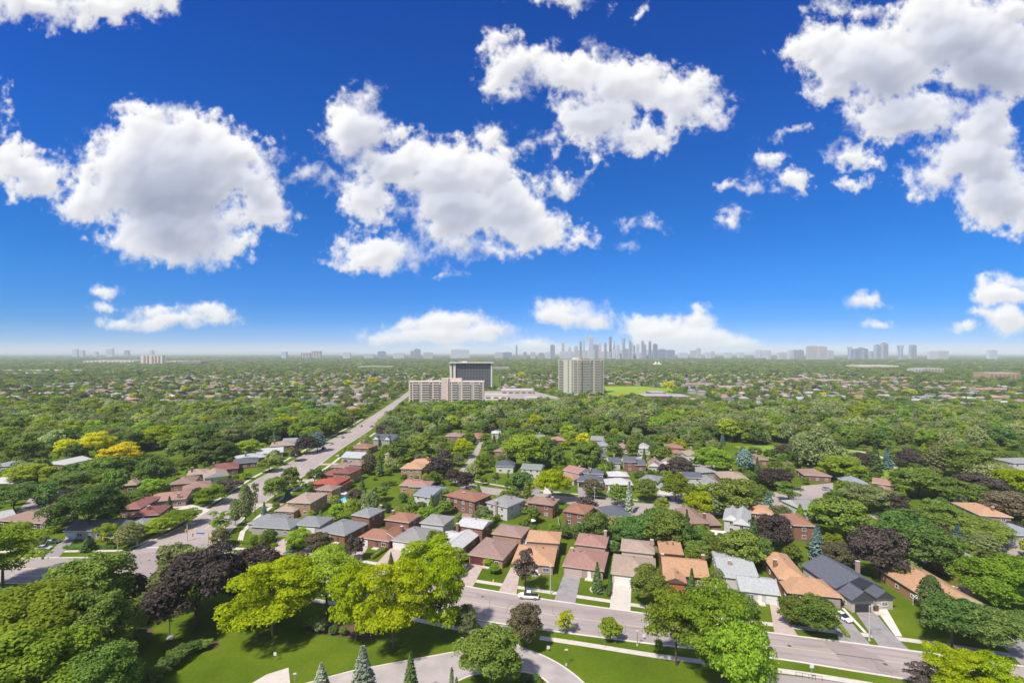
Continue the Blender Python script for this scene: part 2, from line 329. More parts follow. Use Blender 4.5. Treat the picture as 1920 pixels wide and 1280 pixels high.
# ------------------------------------------------------------------ ground, roads, pavements
def ground():
    mb = MB(); R = 30000
    xs = [-R, -6000, -1500, -400, -100, 100, 400, 1500, 6000, R]; ys = [-2000, 50, 200, 500, 1200, 3000, 8000, 30000]
    for i in range(len(xs) - 1):
        for j in range(len(ys) - 1): mb.quad([(xs[i], ys[j], 0), (xs[i + 1], ys[j], 0), (xs[i + 1], ys[j + 1], 0), (xs[i], ys[j + 1], 0)])
    m = bpy.data.materials.new('ground_cover'); m.use_nodes = True; nt = m.node_tree; b = nt.nodes['Principled BSDF']; L = nt.links.new
    b.inputs['Roughness'].default_value = 1; b.inputs['Specular IOR Level'].default_value = .1
    tc = N(nt, 'ShaderNodeTexCoord')
    def nz(s, d, ro=.6):
        n = N(nt, 'ShaderNodeTexNoise'); n.inputs['Scale'].default_value = s; n.inputs['Detail'].default_value = d; n.inputs['Roughness'].default_value = ro; L(tc.outputs['Object'], n.inputs['Vector']); return n.outputs['Fac']
    def ramp(f, st):
        r = N(nt, 'ShaderNodeValToRGB'); L(f, r.inputs[0]); e = r.color_ramp.elements; e[0].position, e[1].position = st[0][0], st[-1][0]
        e[0].color = (*st[0][1], 1); e[1].color = (*st[-1][1], 1)
        for p_, c_ in st[1:-1]: x = e.new(p_); x.color = (*c_, 1)
        return r.outputs[0]
    near = ramp(nz(.06, 9), [(.3, (.062, .105, .006)), (.5, (.088, .140, .008)), (.7, (.125, .175, .014))])
    dry = ramp(nz(.21, 7, .7), [(.45, (1, 1, 1)), (.62, (1.12, 1.04, .9)), (.74, (1.45, 1.12, 1.5))])
    fine = ramp(nz(1.6, 6, .7), [(.3, (.80, .82, .8)), (.7, (1.18, 1.16, 1.2))])
    for q_ in (dry, fine):
        mu = N(nt, 'ShaderNodeMix', data_type='RGBA', blend_type='MULTIPLY'); mu.inputs[0].default_value = 1; L(near, mu.inputs[6]); L(q_, mu.inputs[7]); near = mu.outputs[2]
    far = ramp(nz(.012, 8, .75), [(.36, (.05, .10, .03)), (.5, (.085, .15, .05)), (.56, (.14, .17, .09)), (.62, (.36, .34, .30)), (.7, (.09, .15, .05))])
    sp = N(nt, 'ShaderNodeSeparateXYZ'); L(tc.outputs['Object'], sp.inputs[0])
    mr = N(nt, 'ShaderNodeMapRange'); L(sp.outputs[1], mr.inputs[0]); mr.inputs[1].default_value = 1500; mr.inputs[2].default_value = 4000
    mx = N(nt, 'ShaderNodeMix', data_type='RGBA'); L(mr.outputs[0], mx.inputs[0]); L(near, mx.inputs[6]); L(far, mx.inputs[7]); L(mx.outputs[2], b.inputs['Base Color'])
    o = mb.build('ground', m); tag(o, kind='structure')
ground()
def W(pts): return [P(*p) for p in pts]
def offset(line, d):
    out = []
    for i, p in enumerate(line):
        a = line[max(i - 1, 0)]; b = line[min(i + 1, len(line) - 1)]
        t = Vector((b[0] - a[0], b[1] - a[1])).normalized(); out.append((p[0] - t.y * d, p[1] + t.x * d))
    return out
def smooth(line, n=3):
    """Catmull-Rom through the points"""
    out = []
    for i in range(len(line) - 1):
        p0, p1, p2, p3 = [Vector(line[max(0, min(len(line) - 1, i + k))]) for k in (-1, 0, 1, 2)]
        for k in range(n):
            t = k / n; q = .5 * ((2 * p1) + (p2 - p0) * t + (2 * p0 - 5 * p1 + 4 * p2 - p3) * t * t + (3 * p1 - p0 - 3 * p2 + p3) * t ** 3); out.append((q.x, q.y))
    return out + [tuple(line[-1])]
ZN = [0]
def lift(z): ZN[0] += 1; return z + .0006 * ZN[0]
def sheet(name, poly, z, m, kind='structure', clear=0):
    z = lift(z)
    from mathutils.geometry import tessellate_polygon
    pts = []
    for p in poly:
        if not pts or (Vector(p) - Vector(pts[-1])).length > .05: pts.append(tuple(p))
    tris = tessellate_polygon([[Vector((x, y, 0)) for x, y in pts]]); fs = []
    for t in tris:
        (ax, ay), (bx, by), (cx, cy_) = [pts[i] for i in t]
        fs.append(tuple(t) if (bx - ax) * (cy_ - ay) - (by - ay) * (cx - ax) > 0 else tuple(reversed(t)))
    me = bpy.data.meshes.new(name); me.from_pydata([(x, y, z) for x, y in pts], [], fs); me.update(); me.materials.append(m); o = bpy.data.objects.new(name, me); link(o); tag(o, kind=kind)
    paint(poly, clear); return o
def ribbon(name, line, w, z, m, h=0.0, kind='structure', occupy=True, parent=None):
    z = lift(z) if not h else z
    a, b = offset(line, w / 2), offset(line, -w / 2); mb = MB()
    for i in range(len(line) - 1):
        mb.quad([(*b[i], z + h), (*b[i + 1], z + h), (*a[i + 1], z + h), (*a[i], z + h)])
        if h:
            mb.quad([(*a[i], z + h), (*a[i + 1], z + h), (*a[i + 1], z - .02), (*a[i], z - .02)]); mb.quad([(*b[i + 1], z + h), (*b[i], z + h), (*b[i], z - .02), (*b[i + 1], z - .02)])
        if occupy: paint([b[i], b[i + 1], a[i + 1], a[i]])
    o = mb.build(name, m, parent); 
    if kind and parent is None: tag(o, kind=kind)
    return o

FARK = smooth(W([(420, 1035), (500, 1040), (600, 1051), (667, 1062), (760, 1078), (870, 1098), (1040, 1126), (1225, 1152), (1440, 1185), (1575, 1202), (1705, 1219), (1915, 1248), (2100, 1275)]))
NEARK = smooth(W([(-260, 1094), (0, 1093), (130, 1094), (300, 1093), (450, 1098), (592, 1113), (700, 1128), (780, 1142), (890, 1161), (1017, 1180), (1225, 1207), (1440, 1232), (1600, 1257), (1760, 1283), (1860, 1305)]))
sheet('road', list(reversed(FARK)) + W([(437, 1025), (432, 1000), (300, 1000), (250, 1032), (207, 1044), (0, 1046), (-260, 1046)]) + NEARK, .02, ASPH)
AL = W([(250, 1032), (345, 985), (387, 960), (437, 925), (485, 897), (562, 857), (612, 829), (655, 807), (685, 787), (720, 765), (765, 734), (803, 711), (836, 697), (872, 683)])
AR = W([(437, 1020), (430, 998), (462, 968), (512, 930), (557, 900), (582, 884), (606, 866), (637, 843), (694, 806), (722, 782), (747, 757), (785, 728), (815, 709), (846, 695), (880, 682)])
sheet('avenue', AL + list(reversed(AR)), .024, ASPH)
ribbon('curb', FARK, .4, 0, CONCP, .12); ribbon('curb', NEARK, .4, 0, CONCP, .12)
ribbon('curb', AL[:8], .4, 0, CONCP, .12); ribbon('curb', AR[1:10], .4, 0, CONCP, .12)
ribbon('curb', W([(-260, 1046), (0, 1046), (207, 1044), (240, 1036)]), .4, 0, CONCP, .12)
SWF = smooth(W([(420, 1027), (500, 1031), (600, 1041), (667, 1050), (730, 1060), (790, 1070), (870, 1085), (955, 1098), (1045, 1112), (1140, 1126), (1225, 1139), (1440, 1169), (1625, 1190), (1752, 1206), (1915, 1231), (2100, 1262)]))
ribbon('sidewalk', SWF, 1.7, .03, CONC)
SWN = smooth(W([(450, 1108), (592, 1125), (690, 1143), (780, 1161), (855, 1177), (900, 1186)])); ribbon('sidewalk', SWN, 1.6, .03, CONC)
ribbon('sidewalk', smooth(W([(1012, 1195), (1100, 1208), (1225, 1228), (1320, 1240), (1440, 1254), (1530, 1266), (1640, 1284)])), 1.6, .03, CONC)
ribbon('sidewalk', W([(-200, 1033), (32, 1034), (225, 1032), (262, 1021), (345, 975), (387, 950), (430, 922), (478, 893), (555, 852), (605, 826), (650, 803), (680, 785)]), 1.6, .034, CONC)
ribbon('sidewalk', W([(0, 1105), (60, 1105)]), 1.6, .03, CONC)
ribbon('sidewalk', W([(448, 1022), (455, 996), (485, 968), (531, 932), (576, 903), (598, 886), (624, 868), (655, 843), (704, 811)]), 1.7, .034, CONC)
for k_ in range(7, 13): paint(offset(AL, 3)[k_:k_ + 2] + list(reversed(offset(AR, -7)[k_:k_ + 2])))
paint(W([(740, 766), (770, 766), (770, 735), (748, 748)]))
# centre line and turning-lane marks
PAINTY = mat('road_paint_yellow', (.60, .50, .30), .8, .2, 3); PAINTW = mat('road_paint_white', (.70, .68, .64), .8, .2, 3)
CEN = [((a[0] + b[0]) / 2, (a[1] + b[1]) / 2) for a, b in zip(smooth(W([(667, 1062), (870, 1098), (1040, 1126), (1225, 1152), (1440, 1185), (1705, 1219), (1915, 1248)]), 4),
                                                     smooth(W([(667, 1122), (870, 1157), (1017, 1180), (1205, 1204), (1415, 1229), (1690, 1271), (1890, 1308)]), 4))]
ribbon('road_marking', CEN, .16, .032, PAINTY, occupy=False)
CENA = [((a[0] + b[0]) / 2, (a[1] + b[1]) / 2) for a, b in zip(W([(345, 985), (387, 960), (437, 925), (485, 897), (562, 857), (612, 829), (655, 807), (720, 765)]), W([(425, 998), (455, 968), (505, 930), (550, 898), (600, 866), (632, 843), (690, 806), (744, 757)]))]
ribbon('road_marking', CENA, .3, .036, PAINTY, occupy=False)
def dashes(line, off, dash, gap, w, z, m):
    z = lift(z); ln = offset(line, off); mb = MB(); run = 0.0
    for a, b in zip(ln, ln[1:]):
        a, b = Vector(a), Vector(b); Lg = (b - a).length; t = 0
        while t < Lg:
            if (run + t) % (dash + gap) < dash:
                q = min(dash, Lg - t); d = (b - a) / Lg; n = Vector((-d.y, d.x)) * w / 2; p0 = a + d * t; p1 = a + d * (t + q)
                mb.quad([(*(p0 - n), z), (*(p1 - n), z), (*(p1 + n), z), (*(p0 + n), z)]); t += q + gap
            else: t += .5
        run += Lg
    o = mb.build('road_marking', m); tag(o, kind='structure')
dashes(CENA, 3.6, 3, 6, .18, .036, PAINTW); dashes(CENA, -3.6, 3, 6, .18, .036, PAINTW)
ribbon('road_marking', W([(272, 1026), (332, 1026)]), .5, .034, PAINTW, occupy=False)
ribbon('road_marking', W([(20, 1066), (140, 1065), (230, 1062)]), .5, .034, PAINTY, occupy=False)
for q in ([(20, 1079), (80, 1079)], [(150, 1050), (225, 1049)], [(250, 1088), (310, 1086)]): ribbon('road_marking', W(q), .35, .034, PAINTW, occupy=False)
# darker repair patches in the carriageway
PATCH = mat('asphalt_patch', (.27, .23, .22), .93, scale=.2, col2=(.33, .275, .26), detail=9)
sheet('road_patch', W([(893, 1113), (1130, 1146), (1200, 1158), (1180, 1162), (1100, 1152), (893, 1120)]), .026, PATCH)
sheet('road_patch', W([(1540, 1198), (1575, 1203), (1640, 1225), (1690, 1262), (1640, 1256), (1590, 1240), (1560, 1220)]), .026, PATCH)
sheet('road_patch', W([(240, 1040), (330, 1030), (380, 1035), (340, 1075), (250, 1085), (215, 1060)]), .027, PATCH)
WEAR = mat('tyre_wear', (.29, .25, .235), .93, scale=.25, col2=(.335, .29, .27), detail=9); TAR = mat('crack_sealant', (.17, .15, .145), .8)
for o_ in (-4.6, -2.4, 2.4, 4.6): ribbon('tyre_track', offset(CEN, o_), .7, .031, WEAR, occupy=False)
gq = random.Random(8)
for k in range(26):
    i_ = gq.randrange(len(CEN) - 1); c_ = offset(CEN, gq.uniform(-4, 4))[i_]; t_ = gq.choice((0, 0, 1)); pl = [c_]
    for _ in range(5): pl.append((pl[-1][0] + (gq.uniform(-.5, .5) if t_ == 0 else gq.uniform(.8, 1.6)), pl[-1][1] + (gq.uniform(-1.6, -.6) if t_ == 0 else gq.uniform(-.7, .1))))
    ribbon('crack', pl, .10, .033, TAR, occupy=False)
for i_, (mx_, my_) in enumerate(((905, 1118), (1010, 1150), (1132, 1172), (1215, 1185), (1480, 1210), (1660, 1245), (280, 1050), (480, 948), (560, 885))):
    x_, y_ = P(mx_, my_); sheet('manhole_cover', [(x_ + .42 * math.cos(a_ * .6283), y_ + .42 * math.sin(a_ * .6283)) for a_ in range(10)], .04, mat('cast_iron', (.12, .105, .10), .6))
# second and further streets
for nm, poly in (('street', [(840, 897), (862, 896), (880, 905), (905, 912), (960, 919), (1080, 932), (1190, 942), (1282, 949), (1400, 941), (1440, 925), (1490, 912), (1562, 905), (1562, 935), (1500, 947), (1450, 957), (1400, 962), (1282, 967), (1192, 967), (1120, 953), (1045, 941), (960, 931), (905, 925), (865, 914)]),
                 ('street', [(862, 897), (848, 898), (880, 860), (893, 838), (900, 826), (907, 826), (902, 840), (893, 862), (872, 897)]),
                 ('street', [(1150, 856), (1200, 857), (1297, 864), (1340, 872), (1340, 880), (1297, 871), (1200, 865), (1150, 864)]),
                 ('street', [(1635, 958), (1700, 980), (1760, 995), (1830, 1000), (1925, 1016), (1960, 1020), (1960, 1040), (1900, 1048), (1830, 1038), (1815, 1015), (1750, 1004), (1690, 990), (1630, 968)]),
                 ('street', [(900, 744), (1100, 760), (1100, 766), (900, 762)]),
                 ('street', [(0, 990), (60, 930), (190, 905), (195, 910), (90, 940), (10, 996)])):
    sheet(nm, W(poly), .022, ASPH)
ribbon('sidewalk', W([(865, 892), (890, 902), (960, 914), (1080, 926), (1190, 937), (1282, 944), (1330, 944)]), 1.5, .03, CONC)
ribbon('path', smooth(W([(1440, 836), (1520, 838), (1560, 843), (1612, 846), (1660, 860), (1675, 872), (1692, 885), (1701, 900)])), 3, .03, CONC)
# apartment drive in the foreground
DRV = W([(520, 1300), (600, 1272), (655, 1260), (705, 1250), (780, 1236), (870, 1219), (905, 1206), (915, 1190), (893, 1164), (962, 1175), (968, 1196), (975, 1212), (1012, 1226), (1044, 1242), (1074, 1262), (1100, 1285), (1115, 1310), (1048, 1310), (1036, 1284), (1018, 1270), (995, 1261), (960, 1257), (900, 1261), (866, 1272), (835, 1290), (820, 1310)])
sheet('drive', DRV, .03, mat('drive_asphalt', (.31, .28, .28), .93, scale=.16, col2=(.46, .41, .385), detail=6))
for pl in ([(560, 1285), (655, 1259), (705, 1249), (780, 1235), (870, 1218), (903, 1206)], [(962, 1203), (976, 1213), (1012, 1226), (1044, 1242), (1074, 1262), (1100, 1285)],
           [(1036, 1288), (1018, 1271), (995, 1262), (960, 1258), (900, 1262), (866, 1273), (835, 1290)]): ribbon('curb', smooth(W(pl)), .3, 0, CONCP, .13)
sheet('paved_patch', W([(455, 1290), (500, 1264), (541, 1251), (545, 1290)]), .03, CONC)
ribbon('path', smooth(W([(-5, 1225), (8, 1195), (18, 1165), (32, 1148)])), 2.5, .03, CONC)
sheet('drive', W([(1440, 1262), (1530, 1272), (1640, 1290), (1640, 1320), (1400, 1320)]), .026, ASPH)
sheet('flower_bed', smooth(W([(247, 1213), (255, 1190), (270, 1172), (284, 1176), (282, 1192), (262, 1214), (248, 1222)])), .03, MULCH)
sheet('flower_bed', smooth(W([(252, 1290), (300, 1250), (350, 1212), (385, 1200), (410, 1206), (402, 1216), (360, 1224), (310, 1262), (285, 1290)])), .03, MULCH)
sheet('flower_bed', smooth(W([(563, 1172), (600, 1160), (690, 1166), (712, 1190), (680, 1199), (620, 1190), (575, 1184)])), .03, MULCH)
# lot drives
DRIVES = [([(1057, 1077), (1089, 1080), (1078, 1133), (1039, 1125)], ASPHD), ([(1148, 1092), (1184, 1096), (1182, 1147), (1143, 1142)], CONC), ([(1249, 1102), (1284, 1108), (1292, 1164), (1256, 1158)], CONC),
 ([(1443, 1130), (1458, 1132), (1497, 1193), (1452, 1187)], PAVER), ([(1553, 1142), (1578, 1145), (1612, 1185), (1632, 1208), (1574, 1202)], ASPHD), ([(1603, 1146), (1641, 1149), (1678, 1193), (1705, 1218), (1648, 1211)], ASPHD),
 ([(1885, 1178), (1905, 1170), (1950, 1222), (1960, 1252), (1915, 1246), (1868, 1200)], ASPHD), ([(958, 1063), (976, 1066), (968, 1115), (935, 1109)], PAVER), ([(884, 1056), (908, 1058), (886, 1101), (848, 1095)], PAVER),
 ([(800, 1040), (815, 1042), (796, 1087), (765, 1080)], ASPHD), ([(733, 1027), (757, 1031), (733, 1074), (695, 1068)], PAVER), ([(674, 1023), (690, 1026), (668, 1061), (640, 1058)], PAVER), ([(583, 1020), (596, 1022), (566, 1048), (545, 1045)], PAVER),
 ([(521, 1010), (539, 1010), (533, 1044), (512, 1041)], PAVER), ([(121, 1010), (142, 1010), (110, 1045), (78, 1045)], ASPHD),
 # second street
 ([(1001, 900), (1015, 901), (1012, 924), (1000, 923)], ASPHD), ([(1022, 908), (1040, 905), (1036, 927), (1018, 925)], CONC), ([(1083, 913), (1098, 914), (1098, 934), (1084, 933)], ASPHD), ([(1138, 920), (1152, 921), (1150, 939), (1136, 937)], ASPHD),
 ([(1232, 925), (1290, 925), (1290, 949), (1228, 946)], ASPHD), ([(1320, 925), (1345, 925), (1340, 945), (1315, 944)], CONC), ([(1288, 865), (1312, 855), (1312, 868), (1290, 872)], CONC), ([(1195, 850), (1206, 851), (1204, 858), (1193, 857)], CONC)]
for i, (pl, m) in enumerate(DRIVES): sheet('driveway', W(pl), .036 + .0003 * (i % 3), m)
sheet('walkway', W([(1643, 1143), (1660, 1136), (1692, 1193), (1679, 1193)]), .04, CONCP); sheet('walkway', W([(1578, 1140), (1583, 1140), (1626, 1186), (1620, 1186)]), .04, CONCP)
# avenue-side drives
for k, (x, y) in enumerate(((470, 950), (545, 903), (598, 872), (628, 855), (395, 940))):
    a = P(x, y); 
    if k < 4: sheet('driveway', [(a[0], a[1]), (a[0] + 12, a[1] + .5), (a[0] + 12, a[1] + 5), (a[0], a[1] + 4.5)], .038, PAVER)
sheet('driveway', W([(318, 948), (358, 945), (395, 955), (372, 968), (335, 958)]), .038, CONC)
# sports field, forecourts, car parks
sheet('sports_field', W([(1132, 724), (1200, 724), (1260, 729), (1262, 736), (1215, 745), (1145, 747)]), .02, mat('field_grass', (.22, .31, .02), 1, .18, .02, detail=8), clear=8)
sheet('meadow', W([(1375, 836), (1440, 835), (1540, 840), (1612, 846), (1625, 862), (1590, 872), (1480, 860), (1430, 862)]), .018, mat('meadow_grass', (.17, .27, .025), 1, .15, .05, detail=8))
sheet('car_park', W([(905, 733), (1000, 733), (1060, 748), (1060, 762), (905, 762)]), .018, ASPH)
sheet('car_park', W([(1185, 742), (1216, 740), (1330, 748), (1340, 753), (1240, 756)]), .016, ASPH)
sheet('lawn', W([(1655, 872), (1700, 905), (1650, 905), (1640, 890)]), .014, MAT['meadow_grass'])
# keep random planting off the open foreground
paint(W([(250, 1300), (230, 1100), (420, 1040), (600, 1035), (700, 1045), (900, 1060), (1230, 1110), (1450, 1140), (1580, 1150), (1700, 1170), (1980, 1190), (2100, 1330)]))
paint(W([(-300, 1330), (-300, 1030), (300, 1030), (300, 1330)]))

# ------------------------------------------------------------------ houses
HOUSES = []       # (x, y, short description) for labels of what stands near them
def roof_mesh(w, d, rise, kind, m, trim, over=.45):
    """roof over a w x d block, origin at the block's front-left corner, z = 0 at the eave"""
    mb = MB(); x0, x1, y0, y1 = -over, w + over, -over, d + over; th = .2
    lo = [(x0, y0, 0), (x1, y0, 0), (x1, y1, 0), (x0, y1, 0)]; up = [(a, b, th) for a, b, _ in lo]
    mb.quad(list(reversed(lo)), 1)
    for i in range(4): mb.quad([lo[i], lo[(i + 1) % 4], up[(i + 1) % 4], up[i]], 1)
    W_, D_ = x1 - x0, y1 - y0; z = th + rise
    if kind == 'hip':
        if W_ >= D_: a, b = (x0 + D_ / 2, (y0 + y1) / 2, z), (x1 - D_ / 2, (y0 + y1) / 2, z); fs = [[up[0], up[1], b, a], [up[1], up[2], b], [up[2], up[3], a, b], [up[3], up[0], a]]
        else: a, b = ((x0 + x1) / 2, y0 + W_ / 2, z), ((x0 + x1) / 2, y1 - W_ / 2, z); fs = [[up[0], up[1], a], [up[1], up[2], b, a], [up[2], up[3], b], [up[3], up[0], a, b]]
    elif kind == 'side':      # ridge runs along the front
        a, b = (x0, (y0 + y1) / 2, z), (x1, (y0 + y1) / 2, z); fs = [[up[0], up[1], b, a], [up[2], up[3], a, b]]
    elif kind == 'gable':     # ridge runs back, gable faces the front
        a, b = ((x0 + x1) / 2, y0, z), ((x0 + x1) / 2, y1, z); fs = [[up[1], up[2], b, a], [up[3], up[0], a, b]]
    else: fs = [[(x, y, th + .02) for x, y, _ in up]]; a = b = None
    for f in fs: mb.quad(f, 0)
    if kind == 'side': mb.quad([up[1], up[2], b], 2); mb.quad([up[3], up[0], a], 2)
    if kind == 'gable': mb.quad([up[0], up[1], a], 2); mb.quad([up[2], up[3], b], 2)
    if a is not None and kind != 'flat' and Vector(a) != Vector(b): mb.cyl((a[0], a[1], a[2]), (b[0], b[1], b[2]), .1, .1, 5, 0, False)
    return mb.mesh('roof', [m, trim, trim])
WIN = {}
def window_mesh(w, h, far=False):
    k = (round(w, 1), round(h, 1))
    if k not in WIN:
        a = MB(); t = .1; w, h = k
        for c, d in (((0, -.05, h / 2 - t / 2), (w, .1, t)), ((0, -.05, -h / 2 + t / 2), (w + .12, .16, t)), ((-w / 2 + t / 2, -.05, 0), (t, .1, h - 2 * t)), ((w / 2 - t / 2, -.05, 0), (t, .1, h - 2 * t))): a.box(c, d)
        if w > 1.1: a.box((0, -.05, 0), (.07, .08, h - 2 * t))
        b = MB(); b.box((0, -.025, 0), (w - .16, .05, h - .16))
        WIN[k] = (a.mesh('window_frame', TRIM_W), b.mesh('window_pane', GLASS), b.mesh('window_pane', GLASS_L))
    return WIN[k]
def add_window(par, x, y, z, w, h, rz=0.0):
    fr, g1, g2 = window_mesh(w, h)
    o = inst('window', fr, par, (x, y, z), rz); inst('pane', random.choice((g1, g1, g2)), o, (0, 0, 0)); return o
BM_CACHE = {}
def garage_mesh(w, m):
    k = (round(w, 1), m.name)
    if k not in BM_CACHE:
        a = MB(); h = 2.15; 
        for r in range(4): a.box((0, -.05, .27 + r * .54), (w, .08, .50))
        BM_CACHE[k] = a.mesh('garage_door', m)
    return BM_CACHE[k]
def house(bl, br, blocks, roofc, wallc, label, short=None, garage=None, chimneys=(), trim=None, cat='house', name='house', windows=True, group='detached houses of the neighbourhood', door=None, vents=2, rz=None, world=False):
    """bl, br: ground pixels of the near wall's corners. blocks: (x0, y0, w, d, eave, rise, kind); x0 and w as fractions of the front width"""
    A = Vector(bl if world else P(*bl)); B = Vector(br if world else P(*br)); Wd = (B - A).length; ang = math.atan2(B.y - A.y, B.x - A.x)
    o = empty(name, (A.x, A.y, 0), ang, label, cat, group); rm = ROOF[roofc]; wm = WALL[wallc]; trim = trim or TRIM_W
    cx, cy = 0, 0
    camv = rotz((-A.x, -A.y), -ang)      # camera in local coordinates
    placed = []
    for bi, (x0, y0, w, d, ev, rise, kind) in enumerate(blocks):
        x0 *= Wd; w *= Wd; c = [(x0, y0), (x0 + w, y0), (x0 + w, y0 + d), (x0, y0 + d)]
        wp = [(A.x + rotz(p, ang)[0], A.y + rotz(p, ang)[1]) for p in c]; paint(wp, 1.0); placed.append(wp)
        mb = MB(); mb.box((x0 + w / 2, y0 + d / 2, ev / 2 - .1), (w, d, ev + .2)); mb.build('wall', wm, o)
        ro = bpy.data.objects.new('roof', roof_mesh(w, d, rise, kind, rm, trim)); link(ro, o); ro.location = (x0, y0, ev - .02 + bi * .013)
        if vents:
            vm = VENT; 
            for k in range(vents): inst('roof_vent', vm, o, (x0 + w * random.uniform(.3, .7), y0 + d * (.5 + random.uniform(.06, .2)), ev + rise * .72), 0)
        if not windows: continue
        fl = max(1, int(round(ev / 2.7)))
        hidden = any(b2 is not blocks[bi] and b2[1] < y0 and b2[0] * Wd < x0 + w * .5 < (b2[0] + b2[2]) * Wd for b2 in blocks)
        for k in range(fl):
            z = 1.45 + k * (ev / fl)
            if not hidden:
                n = max(1, int(w / 3.4))
                for i in range(n):
                    x = x0 + w * (i + .5) / n
                    if garage and k == 0 and bi == garage[3] and garage[0] * Wd - 1.0 < x < garage[1] * Wd + 1.0: continue
                    if door is not None and k == 0 and abs(x - door * Wd) < 1.3: continue
                    add_window(o, x, y0, z, random.choice((1.3, 1.6, 1.9)) if fl < 2 else 1.3, 1.2)
            if hidden and k < fl - 1: continue
            for sx, xs, rr in ((-1, x0, -PI / 2), (1, x0 + w, PI / 2)):
                if (camv[0] - xs) * sx < 2: continue
                n = max(1, int(d / 4.5))
                for i in range(n): add_window(o, xs, y0 + d * (i + .5) / n, z + (.15 if hidden else 0), 1.0, 1.0, rr)
    if garage:
        g0, g1, gm, bi = garage; y0 = blocks[bi][1]; gw = (g1 - g0) * Wd
        g = inst('garage_door', garage_mesh(gw, gm), o, ((g0 + g1) / 2 * Wd, y0, 0)); 
    if door is not None:
        mb = MB(); mb.box((0, -.05, 1.05), (1.0, .1, 2.1)); d_ = mb.build('door', random.choice((TRIM_B, TRIM_W)), o, (door * Wd, blocks[0][1], 0))
        st = MB(); st.box((0, -.8, .12), (2.2, 1.5, .24)); st.build('doorstep', CONC, o, (door * Wd, blocks[0][1], 0))
    for (fx, y, h) in chimneys:
        mb = MB(); mb.box((0, 0, h / 2), (.9, .7, h)); mb.box((0, 0, h + .05), (1.05, .85, .12), 1); mb.build('chimney', [WALL['brick'] if wallc in ('brick', 'orangebrick', 'darkbrick', 'tanbrick') else WALL['pinkbrick'], CONC], o, (fx * Wd, y, 0))
    if A.y < 270 and not world and random.random() < .6:
        bd = max(b_[1] + b_[3] for b_ in blocks); fx_ = random.uniform(.25, .7); mb = MB(); mb.box((0, 0, .06), (random.uniform(3, 5), 2.6, .12)); mb.build('patio', random.choice((CONC, PAVER)), o, (fx_ * Wd, bd + 1.5, 0))
    if short: HOUSES.append((np.mean([q[0] for q in placed[0]]), np.mean([q[1] for q in placed[0]]), short))
    return o
_v = MB(); _v.box((0, 0, .1), (.4, .4, .45)); _v.box((0, 0, .36), (.5, .5, .08)); VENT = _v.mesh('roof_vent', mat('vent_metal', (.16, .13, .12), .6))
GW = mat('garage_white', (.72, .71, .69), .5, .04, 2); GM = mat('garage_maroon', (.14, .03, .045), .5); GR = mat('garage_redwood', (.34, .125, .05), .6, .25, 1.5, stretch=(6, 6, .3)); GD = mat('garage_dark', (.04, .04, .045), .5)
GP = mat('garage_pinkish', (.50, .40, .36), .6); GT = mat('garage_taupe', (.34, .29, .26), .6)
def split(d1, w2=.86, x2=.08, d2=7, e1=2.8, e2=4.7, r1=1.9, r2=1.5, k1='hip', k2='hip'):
    return [(0, 0, 1, d1, e1, r1, k1), (x2, d1 - .6, w2, d2, e2, r2, k2)]

G_FRONT = 'houses facing the wide front street'
# front row, left to right
house((457, 1000), (543, 1006), [(.0, 2.5, .55, 10, 2.8, 1.8, 'hip'), (.18, 0, .82, 9, 2.8, 2.0, 'hip'), (.95, 4, .55, 9, 2.8, 1.7, 'hip')], 'grey', 'siding', 'long grey-roofed bungalow with grey siding at the corner of avenue and street', 'the long grey corner bungalow', group=G_FRONT, door=.3, garage=(1.05, 1.4, GW, 2))
house((597, 1010), (646, 1019), split(12.5, .66, .42, 9, e2=5.3), 'grey', 'brick', 'grey hip-roofed house with taller brick rear storey, next to the corner bungalow', 'the grey hipped split-level', group=G_FRONT, door=.75, garage=(.1, .5, GT, 0), chimneys=((1.0, 20, 7.2),), trim=TRIM_W)
house((675, 1022), (728, 1030), [(0, 0, 1, 7.5, 2.8, 1.9, 'hip'), (.55, 3, .48, 11, 2.8, 1.5, 'gable'), (.22, 11.5, .85, 8, 5.2, 1.6, 'hip')], 'rust', 'brick', 'rust-brown roofed brick house with white garage and stone porch, taller wing behind', 'the rust-roofed brick house', group=G_FRONT, garage=(0.02, .28, GW, 0), door=.6, chimneys=((.3, 15, 7.4), (1.02, 8, 5)))
house((736, 1028), (792, 1036), split(13, .78, .34, 9, e2=4.8), 'lightgrey', 'white', 'light grey roofed house with wide white garage door, left of the white-roofed house', 'the light grey roof with white garage', group=G_FRONT, garage=(.02, .42, GW, 0), door=.62)
house((812, 1038), (862, 1047), [(0, 5, .5, 8, 2.8, 1.2, 'side'), (.3, 0, .7, 13, 2.8, 1.6, 'gable'), (.22, 13, .95, 8, 5.2, 1.0, 'side')], 'white', 'brick', 'brick house with bright white roofs partly behind a pale green tree', 'the bright white roofed brick house', group=G_FRONT, garage=(.0, .3, GW, 0), chimneys=((.25, 12, 6.2),), trim=TRIM_W)
house((880, 1056), (942, 1066), split(14, .9, .22, 9, e2=4.8), 'mauve', 'tanbrick', 'mauve-brown hip roof over a maroon garage door, dark car parked in front', 'the house with the maroon garage', group=G_FRONT, garage=(.03, .42, GM, 0), door=.55, trim=TRIM_C)
house((962, 1072), (1036, 1078), split(13, .86, .2, 9, e2=4.6), 'orange', 'pinkbrick', 'light orange hip-roofed house behind the purple street tree', 'the light orange roof behind the purple tree', group=G_FRONT, garage=(.02, .4, GP, 0), door=.6, trim=TRIM_C)
